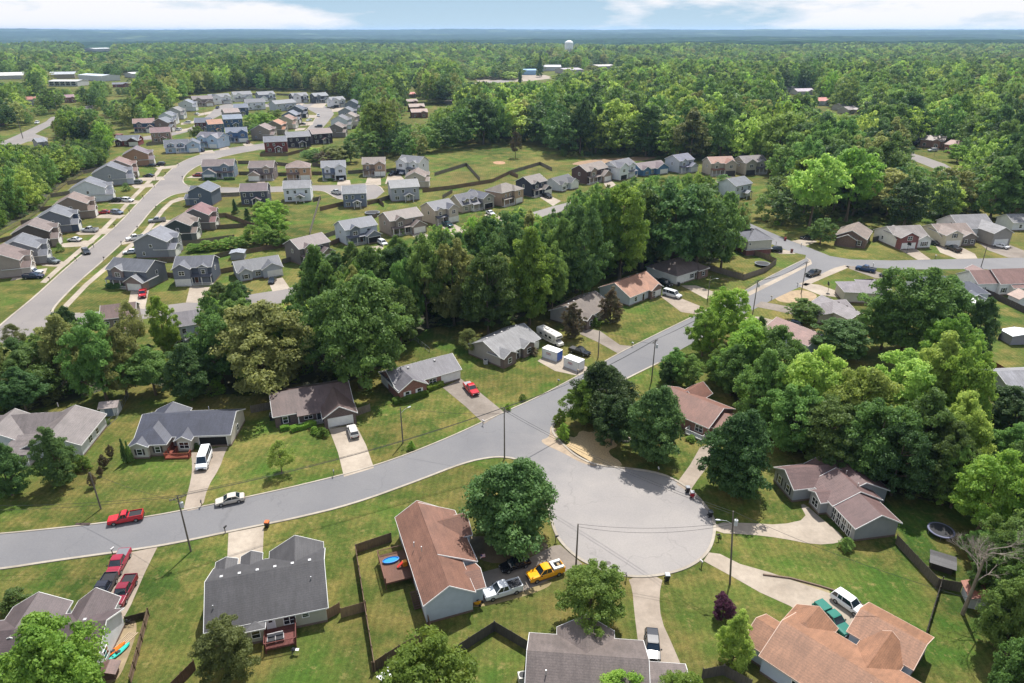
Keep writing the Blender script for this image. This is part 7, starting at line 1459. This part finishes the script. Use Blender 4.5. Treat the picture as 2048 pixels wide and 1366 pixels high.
for (tone, rel, lm), L in GRP.items():
    L.sort(key=lambda q: q[0])
    for i, (d, t) in enumerate(L):
        o_ = '' if len(L) == 1 else ('nearest ', 'second ', 'third ', 'fourth ', 'fifth ', 'sixth ', 'seventh ', 'eighth ', 'ninth ', 'tenth ', 'eleventh ', 'twelfth ', 'thirteenth ', 'fourteenth ', 'fifteenth ', 'sixteenth ', 'seventeenth ', 'eighteenth ')[min(i, 17)]
        t[7] = o_ + tone + ' tree ' + rel + ' ' + lm
nt_ = 0; REST = []
for i, t in enumerate(TREES):
    if t[8] == 'tree':
        nt_ += 1
        if nt_ > 298: REST.append(t); continue
    plant_tree(t, R.randrange(9))
# ---- everything farther: one object of many trees
def far_protos(lod):
    c = bpy.data.collections.new('tree_kinds_' + lod)
    for i, (kd, lf) in enumerate((('broad', 'mid'), ('broad', 'dark'), ('broad', 'lime'), ('broad', 'mid'), ('broad', 'olive'), ('oval', 'mid'), ('broad', 'spring'))):
        k = (kd, lod, i); proto(k, kd, lod, 60 + i); o = bpy.data.objects.new('crown', withmat(PROTO[k][0], LEAF[lf], lf)); c.objects.link(o)
    return c
def scatter(name, pts, scl, col, label, zs=None):
    me = bpy.data.meshes.new(name); me.vertices.add(len(pts)); me.vertices.foreach_set('co', np.array(pts, np.float32).ravel())
    a = me.attributes.new('sc', 'FLOAT_VECTOR', 'POINT'); a.data.foreach_set('vector', np.array(scl, np.float32).ravel()); me.update()
    o = bpy.data.objects.new(name, me); COL.objects.link(o); tag(o, label, None, None, 'stuff')
    ng = bpy.data.node_groups.new(name, 'GeometryNodeTree'); ng.interface.new_socket('Geometry', in_out='INPUT', socket_type='NodeSocketGeometry'); ng.interface.new_socket('Geometry', in_out='OUTPUT', socket_type='NodeSocketGeometry')
    n = ng.nodes; l = ng.links; gi = n.new('NodeGroupInput'); go = n.new('NodeGroupOutput'); ip = n.new('GeometryNodeInstanceOnPoints'); ci = n.new('GeometryNodeCollectionInfo')
    ci.inputs['Collection'].default_value = col; ci.inputs['Separate Children'].default_value = True; ip.inputs['Pick Instance'].default_value = True
    rv_ = n.new('FunctionNodeRandomValue'); rv_.data_type = 'INT'; rv_.inputs[4].default_value = 0; rv_.inputs[5].default_value = len(col.objects) - 1
    rot = n.new('FunctionNodeRandomValue'); rot.data_type = 'FLOAT_VECTOR'; rot.inputs[0].default_value = (0, 0, 0); rot.inputs[1].default_value = (0, 0, 6.283)
    at = n.new('GeometryNodeInputNamedAttribute'); at.data_type = 'FLOAT_VECTOR'; at.inputs[0].default_value = 'sc'
    l.new(gi.outputs[0], ip.inputs['Points']); l.new(ci.outputs[0], ip.inputs['Instance']); l.new(rv_.outputs[2], ip.inputs['Instance Index'])
    l.new(rot.outputs[0], ip.inputs['Rotation']); l.new(at.outputs[0], ip.inputs['Scale']); l.new(ip.outputs[0], go.inputs[0])
    md = o.modifiers.new('scatter', 'NODES'); md.node_group = ng; return o
LOWC = far_protos('low'); FARC = far_protos('far')
scatter('woodland', [(t[0], t[1], 0) for t in REST], [(t[3] / 5 * 1.05, t[3] / 5 * 1.05, t[2] / 10) for t in REST], LOWC, 'mixed green woodland filling the middle distance')
pts, scl = [], []; y = 1080.
while y < 3300:
    sp = 18 if y < 2000 else 23; x = -y * .86 - 40
    while x < y * .86 + 40:
        px, py = x + NR.uniform(-.45, .45) * sp, y + NR.uniform(-.45, .45) * sp; x += sp
        u0, v0 = Q(px, py, 0)
        if mn.noise(Vector((px / 170, py / 260, 3))) > .36: continue
        if any(k[0] - 4 < u0 < k[1] + 4 and k[3] - 6 < v0 < k[3] + 22 for k in KEEP): continue
        h = NR.uniform(13, 25) * (1 + .45 * mn.noise(Vector((px / 300, py / 500, 9)))); r = NR.uniform(8.5, 17)
        pts.append((px, py, -.3)); scl.append((r / 5, r / 5, h / 10))
    y += sp
scatter('distant_woodland', pts, scl, FARC, 'distant green woods stretching to the hills'); print('far trees', len(pts), 'rest', len(REST), 'trees', nt_)
# ---- undergrowth and woodland floor
pts, scl = [], []
for wi in (0, 1, 4, 5, 3):
    wpoly = [tuple(P(*q)[:2]) for q in WOODS[wi][1]]; xs = [q[0] for q in wpoly]; ys = [q[1] for q in wpoly]
    if wi != 3:
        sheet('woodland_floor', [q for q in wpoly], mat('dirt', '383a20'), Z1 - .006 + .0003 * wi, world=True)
    sp = 3.6 if wi != 3 else 6; y = min(ys); ymax = max(ys) if wi != 3 else 520
    while y < ymax:
        x = min(xs)
        while x < max(xs):
            px, py = x + NR.uniform(-.5, .5) * sp, y + NR.uniform(-.5, .5) * sp; x += sp
            if NR.random() > .85 or not inside(px, py, wpoly): continue
            u0, v0 = Q(px, py, 0)
            if wi == 3 and any(k[0] - 8 < u0 < k[1] + 8 and k[2] < v0 < k[3] + 14 for k in KEEP): continue
            r = NR.uniform(1.2, 2.8); pts.append((px, py, 0)); scl.append((r / 5, r / 5, NR.uniform(.12, .42)))
        y += sp
c = bpy.data.collections.new('shrub_kinds')
for lf in ('mid', 'dark', 'olive', 'lime'):
    o = bpy.data.objects.new('shrub', withmat(PROTO[('dome', 'mid', 0)][0], LEAF[lf], lf)); c.objects.link(o)
scatter('undergrowth', pts, scl, c, 'low green undergrowth on the woodland floor')
